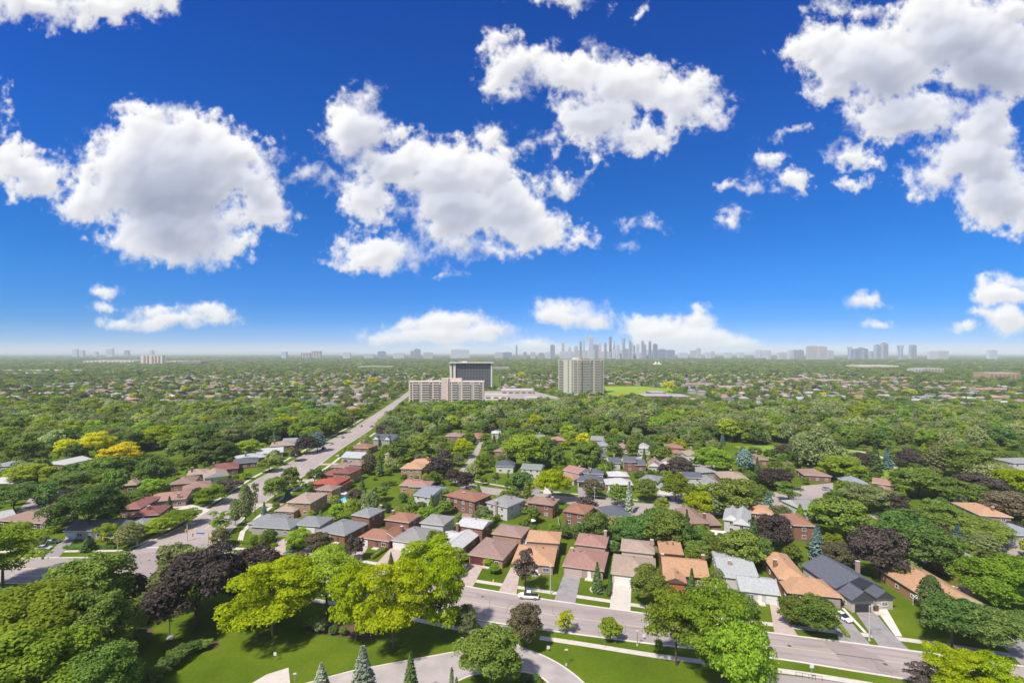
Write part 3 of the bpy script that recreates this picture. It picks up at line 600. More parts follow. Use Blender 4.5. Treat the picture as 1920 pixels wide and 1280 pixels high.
house((1057, 1078), (1130, 1088), split(13, .8, .14, 9, e2=4.6), 'pink', 'pinkbrick', 'reddish brown hip roof with pinkish garage door, small spruce on its lawn', 'the reddish brown roof with the lawn spruce', group=G_FRONT, garage=(.03, .48, GP, 0), door=.66, chimneys=((.08, 9, 4.6), (.88, 20, 7)), trim=TRIM_C)
house((1148, 1093), (1228, 1103), split(13, .8, .18, 9, e2=4.6), 'tan', 'cream', 'tan hip roof over a double white garage door with concrete drive', 'the tan roof with the white double garage', group=G_FRONT, garage=(.05, .45, GW, 0), door=.6, chimneys=((.95, 17, 7),), trim=TRIM_C)
house((1247, 1104), (1330, 1113), [(0, 3, 1.02, 12, 2.8, 2.2, 'side'), (0, -1.5, .45, 6, 2.8, 1.2, 'gable'), (-.02, 14, .55, 11, 4.2, .9, 'flat')], 'orange', 'brick', 'orange-roofed house with redwood double garage door under a small gable', 'the orange roof with redwood garage', group=G_FRONT, garage=(.03, .42, GR, 1), door=.55, chimneys=((.0, 10, 5.6), (1.0, 11, 6)), trim=TRIM_B)
house((1362, 1122), (1458, 1134), [(.3, 0, .72, 9, 2.7, 1.6, 'side'), (-.04, 6, .78, 19, 3.2, 1.3, 'side')], 'pale', 'white', 'pale grey metal-like roofed long house with white garage at its right end', 'the pale grey roofed house', group=G_FRONT, garage=(.78, .99, GW, 0), door=.66, trim=TRIM_W, chimneys=((.22, 12, 5.4),))
house((1478, 1130), (1577, 1140), [(0, 0, 1.0, 9, 2.8, 2.2, 'hip'), (-.02, 6, .55, 17, 3.6, 1.8, 'hip')], 'orange', 'brick', 'broad orange-tan hip roof with brick side wall, white car on its drive', 'the broad orange roof by the white car', group=G_FRONT, garage=(.76, .98, GT, 0), door=.4, chimneys=((.03, 12, 6.3),), trim=TRIM_C)
house((1596, 1148), (1682, 1146), [(0.02, 0, .46, 10, 3.0, 2.2, 'gable'), (.62, 1.0, .36, 8, 3.0, 1.6, 'gable'), (-.03, 5, 1.02, 13, 3.6, 2.9, 'gable')], 'slate', 'cream', 'dark slate gabled house with cream side wall and black garage door', 'the dark slate gabled house', group=G_FRONT, garage=(.08, .42, GD, 0), door=.55, chimneys=((1.0, 13, 7.0),), trim=mat('trim_charcoal', (.06, .065, .08), .6))
hs14 = house((1758, 1158), (1852, 1160), [(0, 0, 1.0, 21, 3.1, 2.6, 'gable')], 'orange', 'orangebrick', 'long orange gable roof with orange brick side and white lean-to canopy', 'the long orange gabled house at the right', group=G_FRONT, door=.4, chimneys=((.3, 15, 6.6),), trim=TRIM_C)
house((1795, 1092), (1845, 1095), [(0, 0, 1, 12, 5.2, 1.2, 'hip')], 'tan', 'orangebrick', 'two-storey orange brick house half hidden by bright green trees at right', 'the tall orange brick house at right', vents=1)
# backs seen across the block, second street
house((777, 947), (806, 952), [(0, 0, 1, 15, 4.4, 1.8, 'side')], 'bluegrey', 'white', 'blue-grey gabled roof over white siding, small spruces at its right', 'the blue-grey roofed white house')
G_MID = 'houses along the second street'
house((834, 953), (890, 966), [(0, 0, 1, 11, 5.4, 1.4, 'hip')], 'rust', 'brick', 'two-storey red brick house with flat-looking orange-brown hip roof', 'the two-storey red brick box', group=G_MID, chimneys=((.45, 4, 7),), trim=TRIM_B)
house((913, 966), (951, 976), [(0, 0, 1, 12, 5.2, 1.4, 'hip')], 'lightgrey', 'white', 'pale two-storey house with light grey hip roof right of the red brick box', 'the pale two-storey house', group=G_MID, chimneys=((.5, -.3, 6.9),))
house((990, 966), (1036, 972), [(0, 0, 1, 9, 5.0, 1.5, 'hip'), (-.3, 2, .4, 9, 3.4, 1.2, 'hip')], 'brown', 'brick', 'brown-roofed brick house with two small rear windows and white parasol below', 'the brown-roofed house by the parasol', group=G_MID, chimneys=((.85, 5, 7),), trim=TRIM_B)
house((1057, 983), (1096, 990), [(0, 0, 1, 11, 5.0, 1.5, 'hip')], 'rust', 'brick', 'reddish brown hip-roofed brick house beside the round dark tree', 'the reddish brown house by the round tree', group=G_MID, trim=TRIM_B)
house((1141, 987), (1184, 984), [(0, 0, 1, 11, 3.6, 2.2, 'hip')], 'slate', 'grey', 'dark slate hip roof in front of the second street and tall spruce', 'the slate hip roof below the spruce', group=G_MID)
house((1297, 1010), (1330, 1010), [(0, 0, 1, 16, 5.3, 1.6, 'hip'), (.98, 3, .9, 16, 3.6, .8, 'side')], 'brown', 'orangebrick', 'tall orange brick house with brown roof and white awning on its low wing', 'the tall brick house with white awning', group=G_MID, chimneys=((.98, 4, 7.6),), trim=TRIM_B)
house((1366, 1004), (1404, 1010), [(-.25, 3, .75, 16, 4.6, 2.0, 'gable'), (.28, 0, .75, 15, 4.6, 2.2, 'gable')], 'pale', 'white', 'pale grey double-gabled white house with a dark balcony window', 'the pale double-gabled house', group=G_MID)
house((1410, 982), (1450, 986), [(0, 0, 1, 11, 4.2, 1.2, 'hip')], 'orange', 'orangebrick', 'low orange roof peeking out left of the purple plum tree', 'the orange roof by the purple plum', group=G_MID)
house((1489, 1013), (1526, 1015), [(0, 0, 1, 11, 5.3, 1.6, 'hip')], 'rust', 'brick', 'two-storey brick house with orange-brown roof, blue spruce at its right', 'the brick house by the blue spruce', group=G_MID)
house((1503, 974), (1549, 972), [(0, 0, 1, 11, 4.0, 2.0, 'side')], 'lightgrey', 'white', 'grey gabled roof over white walls below the cul-de-sac pavement', 'the grey gabled house by the cul-de-sac', group=G_MID)
# second street, far side (fronts)
house((984, 897), (1012, 899), [(-.3, 2, 1.3, 9, 4.6, 1.6, 'side')], 'green', 'white', 'grey-green gabled roof over white walls by the second street', 'the grey-green gabled house', group=G_MID)
house((1044, 902), (1076, 910), [(0, 0, 1, 7, 2.8, 1.6, 'hip'), (-.05, 6, .9, 10, 4.6, 1.6, 'side')], 'pink', 'cream', 'salmon red roofed house behind the pale spreading street tree', 'the salmon roofed house', group=G_MID, chimneys=((.55, 11, 7),))
house((1083, 912), (1130, 915), split(9, .78, .2, 8, e2=4.6), 'slate', 'white', 'slate-blue roofed split-level with dark carport opening', 'the slate-blue split-level', group=G_MID, garage=(.04, .4, GD, 0), chimneys=((.45, 10, 7),))
house((1137, 919), (1186, 920), split(9, .76, .2, 8, e2=4.6), 'white', 'brick', 'white-roofed split-level with white garage near the tall spruce', 'the white-roofed split-level', group=G_MID, garage=(.06, .42, GW, 0), door=.6)
house((1200, 915), (1232, 920), [(0, 0, 1, 10, 4.2, 1.5, 'hip')], 'grey', 'siding', 'dark grey hip roof hidden between street trees by parked cars', 'the grey hip roof between street trees', group=G_MID)
house((1232, 925), (1262, 929), [(0, 0, 1, 8, 2.8, 1.2, 'hip')], 'bluegrey', 'white', 'low blue-grey roof with white garage doors behind a parked dark car', 'the low house with white garage doors', group=G_MID, garage=(.15, .85, GW, 0))
house((1283, 912), (1316, 913), [(0, 0, 1, 10, 4.4, 1.5, 'side')], 'slate', 'white', 'dark grey shallow roof with white upper windows right of the lime tree', 'the dark shallow roof by the lime tree', group=G_MID)
house((1318, 920), (1350, 921), [(0, 0, 1, 13, 3.2, 2.0, 'hip')], 'lightgrey', 'siding', 'light grey hip roof between two bright trees on the second street', 'the light grey hip roof', group=G_MID)
house((1312, 902), (1342, 900), [(0, 0, 1, 10, 4.4, 1.4, 'hip')], 'lightgrey', 'siding', 'pale grey roof behind the dark purple beech of the second street', 'the pale roof behind the purple beech', group=G_MID)
house((1352, 912), (1402, 914), [(0, 0, 1, 12, 4.2, 2.0, 'hip'), (.3, -3, .4, 5, 3, 1.2, 'gable')], 'tan', 'orangebrick', 'long beige-brown roof with a chimney behind the olive street tree', 'the long beige-brown roof', group=G_MID, chimneys=((.5, 6, 7),))
G_FAR = 'houses on the third street'
for a in [((1118, 866), (1136, 866), 'slate', 'siding', 'small slate roof left end of the third street row', 'the small slate roof', 'side'), ((1144, 880), (1163, 880), 'slate', 'white', 'slate-blue roof over white wall left of the twin brick houses', 'the slate roof over white wall', 'side'),
          ((1170, 883), (1192, 884), 'slate', 'brick', 'tall red brick house with slate roof, left of its lower twin', 'the tall brick house of the twin pair', 'side'), ((1192, 884), (1211, 884), 'slate', 'brick', 'lower red brick wing house with slate roof and white windows', 'the lower brick house of the twin pair', 'side'),
          ((1217, 886), (1236, 887), 'brown', 'cream', 'brown gabled cream house left of the white gable by the purple beech', 'the brown gabled cream house', 'gable'), ((1238, 888), (1258, 890), 'tan', 'white', 'white two-storey gabled house beside the dark purple beech', 'the white gable by the purple beech', 'gable'),
          ((1000, 832), (1021, 832), 'lightgrey', 'grey', 'light grey roof right behind the big bright green tree', 'the light grey roof behind the big tree', 'side'), ((1036, 835), (1060, 835), 'pink', 'brick', 'salmon roof left of the round yellow tree', 'the salmon roof left of the yellow tree', 'hip'),
          ((1108, 834), (1130, 835), 'lightgrey', 'siding', 'pale grey roof just right of the yellow tree', 'the pale roof right of the yellow tree', 'side'), ((1126, 846), (1142, 846), 'bluegrey', 'siding', 'low blue-grey roof behind a dark round tree of the third street', 'the low blue-grey roof', 'hip'),
          ((1162, 850), (1180, 850), 'mauve', 'brick', 'mauve-brown roof with a white van outside on the third street', 'the mauve roof of the third street', 'hip'), ((1197, 851), (1219, 852), 'pale', 'white', 'whitish roof and walls above the small dark cone tree', 'the whitish house of the third street', 'gable'),
          ((1250, 854), (1280, 855), 'rust', 'brick', 'two-tier reddish brown roof at the right of the third street', 'the two-tier reddish roof', 'hip'), ((1288, 864), (1312, 864), 'tan', 'white', 'taupe roof over white garage at the right end of third street', 'the taupe roof with white garage', 'hip'),
          ((1398, 872), (1440, 874), 'brown', 'brick', 'brown roof among dark conifers near the park', 'the brown roof near the park', 'hip'), ((1402, 880), (1420, 882), 'brown', 'brick', 'small brown roof in front of the park conifers', 'the small brown roof near the park', 'hip')]:
    fw = (P(*a[1])[0] - P(*a[0])[0]); tall = 'tall' in a[4] or 'two-storey' in a[4] or 'two-tier' in a[4]
    house(a[0], a[1], [(0, 0, 1, 10, 5.2 if tall else 3.6, 1.9, a[6])] + ([(.1, -4, .8, 5, 2.8, 1.4, 'hip')] if 'two-tier' in a[4] else []), a[2], a[3], a[4], a[5], group=G_FAR, vents=1, chimneys=((.6, 6, 7.4),) if random.random() < .5 else ())
house((1508, 902), (1558, 905), [(0, 0, 1, 12, 3.2, 2.2, 'hip')], 'brown', 'brick', 'reddish brown roof at the head of the cul-de-sac', 'the brown roof at the cul-de-sac')
house((1592, 920), (1632, 922), [(0, 0, 1, 12, 3.2, 2.0, 'hip')], 'bluegrey', 'siding', 'long slate-grey roof with a chimney near the curved park path', 'the slate-grey roof near the park path')
house((1634, 930), (1672, 936), [(0, 0, 1, 8, 3, 1.6, 'hip'), (.0, 7, .9, 9, 4.6, 1.5, 'side')], 'pink', 'brick', 'two-tier pinkish brown roof below the curved park path', 'the two-tier pinkish roof')
house((1838, 990), (1896, 994), [(0, 0, 1, 15, 4.8, 1.8, 'hip')], 'orange', 'tanbrick', 'wide orange-tan hip roof below the brownish round tree at right', 'the wide orange-tan roof at right', chimneys=((.6, 3, 7.4),))
house((1884, 1018), (1960, 1020), [(0, 0, 1, 12, 2.9, 1.8, 'hip')], 'bluegrey', 'siding', 'low blue-grey roof at the right edge beside the cul-de-sac', 'the low blue-grey roof at the right edge')
house((1778, 1062), (1826, 1064), [(0, 0, 1, 13, 3.0, 2.0, 'hip')], 'bluegrey', 'siding', 'grey-blue sloping roof left of the dark pine on the right', 'the grey-blue roof by the dark pine')
house((1780, 940), (1818, 944), [(0, 0, 1, 11, 3.4, 1.6, 'hip')], 'lightgrey', 'white', 'pale roof with white chimney sunk among green trees at right', 'the pale roof with white chimney', chimneys=((.5, 5, 6.5),))
house((1900, 885), (1960, 886), [(0, 0, 1, 11, 5.0, 1.6, 'hip')], 'lightgrey', 'white', 'white two-storey house at the right edge above the yellow-green tree', 'the white house at the right edge')
# east side of the avenue
G_AV = 'houses along the avenue'
house((540, 966), (582, 968), [(0, 0, 1, 13, 5.3, 1.3, 'hip'), (-.35, -3, .8, 8, 2.7, 1.0, 'hip')], 'tan', 'tanbrick', 'tall tan brick house with beige roof standing nearest the avenue corner', 'the tall tan brick house', group=G_AV)
house((596, 938), (622, 940), [(-.1, 0, 1.1, 7, 4.8, 1.4, 'hip')], 'brown', 'orangebrick', 'small brown-roofed orange brick house by the turquoise pool', 'the brown roof by the pool', group=G_AV)
house((584, 920), (641, 923), [(0, 0, 1, 8, 3.2, 1.6, 'hip'), (.45, -3, .5, 12, 4.4, 1.2, 'hip')], 'red', 'brick', 'bright red-roofed house beside the avenue', 'the bright red roof', group=G_AV, trim=MAT['trim_brown'])
house((602, 903), (657, 906), [(0, 0, .6, 10, 3.4, 1.7, 'hip'), (.5, -2, .55, 12, 5.2, 1.5, 'hip')], 'maroon', 'orangebrick', 'maroon-roofed brick house right behind the bright red roof', 'the maroon roof', group=G_AV, trim=MAT['trim_brown'])
house((622, 886), (676, 890), [(0, 0, .62, 10, 3.2, 1.6, 'hip'), (.62, 0, .4, 10, 5.2, 1.4, 'hip')], 'brown', 'orangebrick', 'long brown roof with orange brick end above the maroon roof', 'the long brown roof above the maroon one', group=G_AV)
house((640, 868), (677, 870), [(0, 0, 1, 12, 3.4, 2.2, 'side')], 'pale', 'siding', 'pale grey folded roof between the brown roofs of the avenue', 'the pale folded roof', group=G_AV)
house((655, 849), (690, 851), [(0, 0, 1, 12, 3.6, 1.8, 'hip')], 'rust', 'brick', 'rust-red hip roof farthest up the avenue on its near right', 'the farthest rust roof of the avenue', group=G_AV, chimneys=((.5, 6, 6.5),))
house((700, 836), (736, 837), [(0, 0, 1, 13, 4.8, 2.6, 'side'), (.1, -2, .22, 5, 5, 1.8, 'gable'), (.68, -2, .22, 5, 5, 1.8, 'gable')], 'slate', 'siding', 'big slate roof with two front gables beside the bend of the avenue', 'the big slate twin-gabled house')
house((722, 862), (746, 863), [(0, 0, 1, 10, 3.4, 1.6, 'hip')], 'tan', 'cream', 'small beige roof left of the round dark green tree', 'the small beige roof')
house((752, 897), (790, 898), [(0, 0, 1, 12, 5.2, 1.3, 'hip'), (.15, 11, 1.2, 10, 5.4, 1.5, 'hip')], 'orange', 'tanbrick', 'two-storey house with light orange hip roof, brown wing behind', 'the light orange two-storey house', chimneys=((.95, 14, 8.2),))
house((768, 931), (803, 932), [(0, 0, 1, 9, 4.6, 1.5, 'hip'), (-.7, 5, .9, 10, 3.6, 1.6, 'hip')], 'pink', 'tanbrick', 'salmon red roofs on a tan brick house left of the purple trees', 'the salmon roofed tan brick house')
house((834, 826), (864, 827), [(0, 0, 1, 12, 3.4, 1.8, 'hip')], 'mauve', 'brick', 'long brown roof at the edge of the ravine woods', 'the long brown roof by the woods')
house((879, 826), (904, 827), [(0, 0, 1, 11, 3.6, 1.6, 'hip'), (.45, -4, .5, 6, 2.8, 1.2, 'hip')], 'rust', 'brick', 'two-tier red-brown roof at the end of the side street', 'the red-brown roof at the side street end')
house((766, 824), (783, 825), [(0, 0, 1, 10, 3.4, 1.4, 'hip')], 'rust', 'brick', 'small rust roof between trees below the ravine woods', 'the small rust roof by the woods')
house((922, 822), (938, 822), [(0, 0, 1, 10, 3.8, 1.4, 'hip')], 'white', 'white', 'small white roof among trees just below the ravine woods', 'the small white roof by the woods')
house((927, 856), (954, 858), [(0, 0, 1, 12, 3.6, 1.8, 'hip')], 'brown', 'brick', 'brown two-part roof on the right of the side street', 'the brown roof right of the side street')
house((930, 886), (962, 887), [(0, 0, 1, 12, 3.6, 2.0, 'hip')], 'slate', 'white', 'dark blue-grey hip roof behind trees on the second street', 'the dark blue-grey hip roof')
# west side of the avenue
house((122, 1010), (214, 1010), [(0, 0, 1, 9.5, 2.8, 2.1, 'side'), (1.0, 3, .5, 9, 2.9, 1.5, 'hip')], 'grey', 'cream', 'long grey-roofed ranch house with white garage at the traffic lights', 'the long grey ranch by the traffic lights', group='houses west of the avenue', garage=(.02, .22, GW, 0), door=.5)
G_W = 'houses west of the avenue'
for bl, br, bk, rc, wc, lb, sh, ch in [
    ((30, 992), (88, 996), [(-.6, 0, 1.6, 11, 2.9, 1.8, 'hip')], 'brown', 'darkbrick', 'wide taupe-brown roof left of the grey ranch', 'the wide taupe roof', ()),
    ((54, 978), (92, 978), [(0, 0, 1, 12, 3.2, 1.8, 'hip')], 'brown', 'darkbrick', 'second taupe-brown roof tucked behind the first beside the big dark tree', 'the second taupe roof', ()),
    ((-30, 994), (28, 982), [(0, 0, 1, 12, 2.9, 1.4, 'side')], 'pale', 'siding', 'long whitish roof at the left edge of the view', 'the whitish roof at the left edge', ()),
    ((248, 984), (296, 980), [(0, 0, 1, 11, 3.2, 1.6, 'hip')], 'maroon', 'brick', 'dark red roof above the grey ranch, red brick walls', 'the dark red roof', ((.5, 3, 6),)),
    ((225, 974), (262, 972), [(0, 0, 1, 15, 4.0, 1.6, 'hip')], 'brickred', 'brick', 'brick-red roof with exposed brick wall, blue tarp below', 'the brick-red roof', ()),
    ((278, 956), (348, 948), [(0, 0, 1, 13, 3.2, 1.8, 'hip')], 'pink', 'pinkbrick', 'broad pinkish brown roof with chimney facing the forecourt', 'the broad pinkish roof', ((.8, .5, 5.6),)),
    ((320, 926), (362, 922), [(0, 0, 1, 12, 4.4, 1.5, 'hip')], 'brown', 'orangebrick', 'brown-roofed orange brick house behind the pinkish roof', 'the brown and orange brick house', ()),
    ((344, 931), (395, 924), [(0, 0, 1, 12, 3.0, 1.7, 'hip')], 'brown', 'cream', 'long brown roof running to the sidewalk of the avenue', 'the long brown roof by the sidewalk', ()),
    ((352, 904), (388, 900), [(0, 0, 1, 11, 3.4, 1.5, 'hip')], 'tan', 'brick', 'beige-brown roof with white chimney in the west row', 'the beige roof with white chimney', ((.2, 3, 6.6),)),
    ((384, 908), (428, 902), [(0, 0, 1, 12, 3.0, 2.0, 'gable')], 'tan', 'white', 'beige gabled roof with white gable end in the west row', 'the beige gabled roof', ()),
    ((398, 893), (446, 888), [(0, 0, 1, 14, 3.2, 1.8, 'hip')], 'maroon', 'brick', 'long plum-red roof in the west row of the avenue', 'the long plum-red roof', ((.02, 6, 6),)),
    ((436, 880), (482, 876), [(0, 0, 1, 12, 3.2, 1.8, 'hip')], 'slate', 'brick', 'slate-mauve roof above the plum-red one', 'the slate-mauve roof', ()),
    ((452, 873), (500, 866), [(0, 0, 1, 14, 3.2, 1.8, 'hip')], 'pale', 'pinkbrick', 'pale roof with a chimney in the middle of the west row', 'the pale roof of the west row', ((.25, 4, 6.6),)),
    ((482, 861), (530, 857), [(0, 0, 1, 14, 3.2, 1.9, 'side')], 'white', 'white', 'whitish roof near the top of the west row', 'the whitish roof of the west row', ()),
    ((507, 846), (552, 843), [(0, 0, 1, 15, 3.2, 1.9, 'hip')], 'tan', 'brick', 'taupe roof second from the top of the west row', 'the taupe roof of the west row', ((.15, 4, 6.6),)),
    ((530, 838), (566, 836), [(0, 0, 1, 13, 3.2, 1.6, 'side')], 'bluegrey', 'siding', 'grey roof at the very top of the west row by the woods', 'the grey roof at the top of the west row', ()),
    ((84, 880), (122, 882), [(0, 0, 1, 14, 3.2, 1.6, 'gable')], 'white', 'brick', 'white low gabled roof below the yellow trees', 'the white roof below the yellow trees', ()),
    ((126, 890), (176, 888), [(0, 0, 1, 13, 3.0, 1.6, 'side')], 'bluegrey', 'white', 'pale blue-grey roof right of the white one, below the yellow trees', 'the blue-grey roof below the yellow trees', ()),
    ((-20, 884), (28, 884), [(0, 0, 1, 14, 3.0, 1.6, 'hip')], 'bluegrey', 'siding', 'grey roofs at the left edge beside the round green tree', 'the grey roof at the left edge', ()),
    ((232, 924), (256, 922), [(0, 0, 1, 11, 3.4, 1.5, 'hip')], 'tan', 'brick', 'small tan roof between two tall dark green trees', 'the small tan roof', ()),
    ((102, 932), (128, 932), [(0, 0, 1, 8, 3.0, 1.4, 'hip')], 'tan', 'brick', 'low beige roof behind the pair left of the giant dark tree', 'the low beige roof', ()),
    ((104, 948), (130, 948), [(0, 0, 1, 8, 3.0, 1.4, 'hip')], 'brown', 'brick', 'low brown roof left of the giant dark tree', 'the low brown roof', ()),
    ((-20, 918), (25, 918), [(0, 0, 1, 12, 3.0, 1.4, 'side')], 'white', 'darkbrick', 'white flat-looking roof at the left edge above the dark trees', 'the white roof at the left edge', ())]:
    house(bl, br, bk, rc, wc, lb, sh, group=G_W, chimneys=ch, vents=1)

# ------------------------------------------------------------------ tree meshes (nominal height 10 m, crown radius 1 unit scaled per kind)
def leaf_arrays(c, n, s, asp=.7, rng=RNG):
    """bent leaf-clump quads at centres c, facing n, half size s"""
    k = len(c); r = rng.normal(size=(k, 3)); t = np.cross(n, r); t /= np.linalg.norm(t, axis=1, keepdims=True) + 1e-9; b = np.cross(n, t)
    s = s[:, None]; u = t * s; v = b * s * asp; w = n * s * .35
    V = np.stack([c - u - w, c - v + w * .3, c + u - w * .6, c + v + w * .3], 1)      # diamond, drooping tips
    return V.reshape(-1, 3)
def crown_points(kind, nleaf, R, zb, zt, seed, nl):
    g = np.random.default_rng(seed); Hc = (zt - zb) / 2; zc = (zt + zb) / 2
    C = []; NR = []
    if kind == 'cone' or kind == 'column' or kind == 'pine':
        tiers = 11 if kind == 'cone' else 14
        z = g.random(nleaf) ** (1.35 if kind == 'cone' else 1.0); th = g.random(nleaf) * 2 * PI
        if kind == 'cone': prof = (1 - z) ** .85 * (0.72 + .28 * (1 - (z * tiers) % 1)) * (1 - np.exp(-z * 14) * .45)
        elif kind == 'column': prof = np.sin(np.clip(z * .92 + .08, 0, 1) * PI) ** .45 * .95
        else: prof = np.sin(np.clip(z * .85 + .12, 0, 1) * PI) ** .6
        nb = 9 if kind == 'cone' else 7
        ph = np.floor(z * tiers) * 2.4
        star = .80 + .20 * np.cos(nb * th + ph) + g.normal(size=nleaf) * .05
        rr = R * prof * star * (1 - .35 * g.random(nleaf) ** 2.2)
        zz = zb + z * (zt - zb) - rr * .18
        C = np.stack([rr * np.cos(th), rr * np.sin(th), zz], 1)
        Nn = np.stack([np.cos(th), np.sin(th), np.full(nleaf, .75)], 1)
    else:
        flat = {'round': .8, 'spread': .66, 'layer': .5, 'willow': .75, 'open': .65}[kind]
        pts = []
        i = 0
        while len(pts) < nl and i < 4000:
            i += 1; d = g.normal(size=3); d /= np.linalg.norm(d)
            if d[2] < -.55: continue
            rad = g.uniform(.58, .92); p = d * rad
            if kind in ('layer', 'open'): p[2] = g.uniform(-.75, .85); q = math.sqrt(max(0, 1 - p[2] ** 2 * .8)) * g.uniform(.25, .9); a = g.random() * 2 * PI; p[0], p[1] = q * math.cos(a), q * math.sin(a)
            lr = g.uniform(.24, .40) * (1 if kind != 'layer' else .95)
            if all(np.linalg.norm(p - q_[0]) > .62 * (lr + q_[1]) * .72 for q_ in pts): pts.append((p, lr))
        per = np.array([l ** 2 for _, l in pts]); per = (per / per.sum() * nleaf).astype(int)
        # irregular outline: whole crown pushed in and out by direction
        ph = g.random(6) * 6.28
        for (p, lr), m in zip(pts, per):
            d = g.normal(size=(m, 3)); d /= np.linalg.norm(d, axis=1, keepdims=True); d[:, 2] = np.where(d[:, 2] < -.35, -d[:, 2], d[:, 2])
            sh = 1 - .38 * g.random(m) ** 2; off = d * (lr * sh)[:, None]; off[:, 2] *= flat
            sh2 = g.random(m) < .10; off[sh2] *= 1.25
            q = p + off
            if kind == 'willow': q[:, 2] -= np.abs(g.normal(size=m)) * .16 * (np.linalg.norm(q[:, :2], axis=1))
            C.append(q); NR.append(d + np.array([0, 0, .35]))
        C = np.concatenate(C); Nn = np.concatenate(NR)
        a = np.arctan2(C[:, 1], C[:, 0]); wob = 1 + .09 * np.sin(2 * a + ph[0]) + .08 * np.sin(3 * a + ph[1]) + .05 * np.sin(5 * a + ph[2])
        C[:, :2] *= (R * wob)[:, None]; C[:, 2] = zc + C[:, 2] * Hc * (1 + .08 * np.sin(a * 2 + ph[3]))
    Nn = Nn + g.normal(size=Nn.shape) * .55; Nn /= np.linalg.norm(Nn, axis=1, keepdims=True)
    return C, Nn, g
def quad_mesh(name, V, mats, nq, extra=None):
    me = bpy.data.meshes.new(name)
    ev, ef, em = extra if extra else ([], [], [])
    nv = len(V) + len(ev); me.vertices.add(nv)
    allv = np.concatenate([V, np.array(ev, float).reshape(-1, 3)]) if len(ev) else V
    me.vertices.foreach_set('co', allv.astype(np.float32).ravel())
    loops = np.arange(nq * 4); ls = np.arange(nq) * 4; tot = np.full(nq, 4); mi = np.zeros(nq, int)
    if len(ef):
        el = np.concatenate([np.array(f) for f in ef]) + len(V); et = np.array([len(f) for f in ef]); es = nq * 4 + np.concatenate([[0], np.cumsum(et)[:-1]])
        loops = np.concatenate([loops, el]); ls = np.concatenate([ls, es]); tot = np.concatenate([tot, et]); mi = np.concatenate([mi, em])
    me.loops.add(len(loops)); me.loops.foreach_set('vertex_index', loops.astype(np.int32))
    me.polygons.add(len(ls)); me.polygons.foreach_set('loop_start', ls.astype(np.int32)); me.polygons.foreach_set('loop_total', tot.astype(np.int32)); me.polygons.foreach_set('material_index', mi.astype(np.int32))
    for m in mats: me.materials.append(m)
    me.update(calc_edges=True); return me
def trunk_mb(kind, R, zb, zt, seed, detail=True):
    g = random.Random(seed); mb = MB()
    r0 = .10 + R * .018
    if kind in ('cone', 'column', 'pine'):
        mb.cyl((0, 0, -.2), (0, 0, zt * .93), r0, .03, 6); return mb
    top = zb + (zt - zb) * .28; lx, ly = g.uniform(-.2, .2), g.uniform(-.2, .2)
    mb.cyl((0, 0, -.2), (lx * .4, ly * .4, top * .6), r0 * 1.15, r0 * .85, 8); mb.cyl((lx * .4, ly * .4, top * .6), (lx, ly, top), r0 * .85, r0 * .6, 8)
    for i in range(7 if detail else 3):
        a = i * 2.4 + g.random(); l = R * g.uniform(.5, .8); z = zb + (zt - zb) * g.uniform(.35, .8)
        st = top * g.uniform(.55, 1); m = (lx + math.cos(a) * l * .5, ly + math.sin(a) * l * .5, st + (z - st) * .6); e = (math.cos(a) * l, math.sin(a) * l, z)
        mb.cyl((lx * .8, ly * .8, st), m, r0 * .45, r0 * .28, 5, cap=False); mb.cyl(m, e, r0 * .28, r0 * .08, 4, cap=False)
    return mb
# shape classes: crown radius, crown bottom, crown top (m, for a 10 m tree)
SHAPE = dict(round=(3.6, 1.4, 10), spread=(4.6, 2.4, 10), layer=(4.6, 2.2, 10), willow=(4.6, 1.0, 10), open=(3.4, 2.6, 10), cone=(1.75, .25, 10), column=(1.1, .1, 10), pine=(2.7, 2.6, 10))
TREE_CACHE = {}
def tree_parts(kind, leaf, lod, var):
    """returns crown mesh, trunk mesh; crowns of the same shape are shared, the leaf material is set per mesh copy"""
    key = (kind, leaf, lod, var)
    if key in TREE_CACHE: return TREE_CACHE[key]
    R, zb, zt = SHAPE[kind]; seed = hash((kind, lod, var)) % 99991 if False else (sum(map(ord, kind)) * 131 + lod * 17 + var * 7919) % 99991
    nleaf = {0: 17000, 1: 8000, 2: 2600, 3: 620}[lod]; sz = {0: .145, 1: .20, 2: .33, 3: .62}[lod]
    nl = {'round': 34, 'spread': 36, 'layer': 40, 'willow': 34, 'open': 24}.get(kind, 0)
    if kind in ('cone', 'pine'): nleaf = int(nleaf * .7); sz *= .85
    if kind == 'column': nleaf = int(nleaf * .35); sz *= .6
    if kind == 'open': nleaf = int(nleaf * .45)
    if kind == 'layer': nleaf = int(nleaf * .95)
    bk = ('base', kind, lod, var)
    if bk not in TREE_CACHE:
        C, Nn, g = crown_points(kind, nleaf, R, zb, zt, seed, nl)
        s = sz * g.uniform(.6, 1.35, len(C)); V = leaf_arrays(C, Nn, s, .9 if kind == 'willow' else .75, g); TREE_CACHE[bk] = (V, len(C))
    V, nq = TREE_CACHE[bk]
    cm = quad_mesh('crown', V, [LEAF[leaf]], nq)
    tk = ('trunk', kind, lod, var)
    if tk not in TREE_CACHE: TREE_CACHE[tk] = trunk_mb(kind, R, zb, zt, seed, lod < 2).mesh('trunk', BARK)
    TREE_CACHE[key] = (cm, TREE_CACHE[tk]); return TREE_CACHE[key]
def tree_joined(kind, leaf, lod, var):
    R, zb, zt = SHAPE[kind]; tree_parts(kind, leaf, lod, var); V, nq = TREE_CACHE[('base', kind, lod, var)]
    mb = MB(); mb.cyl((0, 0, -.2), (0, 0, zb + 2), .22, .14, 5, 1)
    return quad_mesh('tree_form', V, [LEAF[leaf], BARK], nq, (mb.v, mb.f, mb.m))

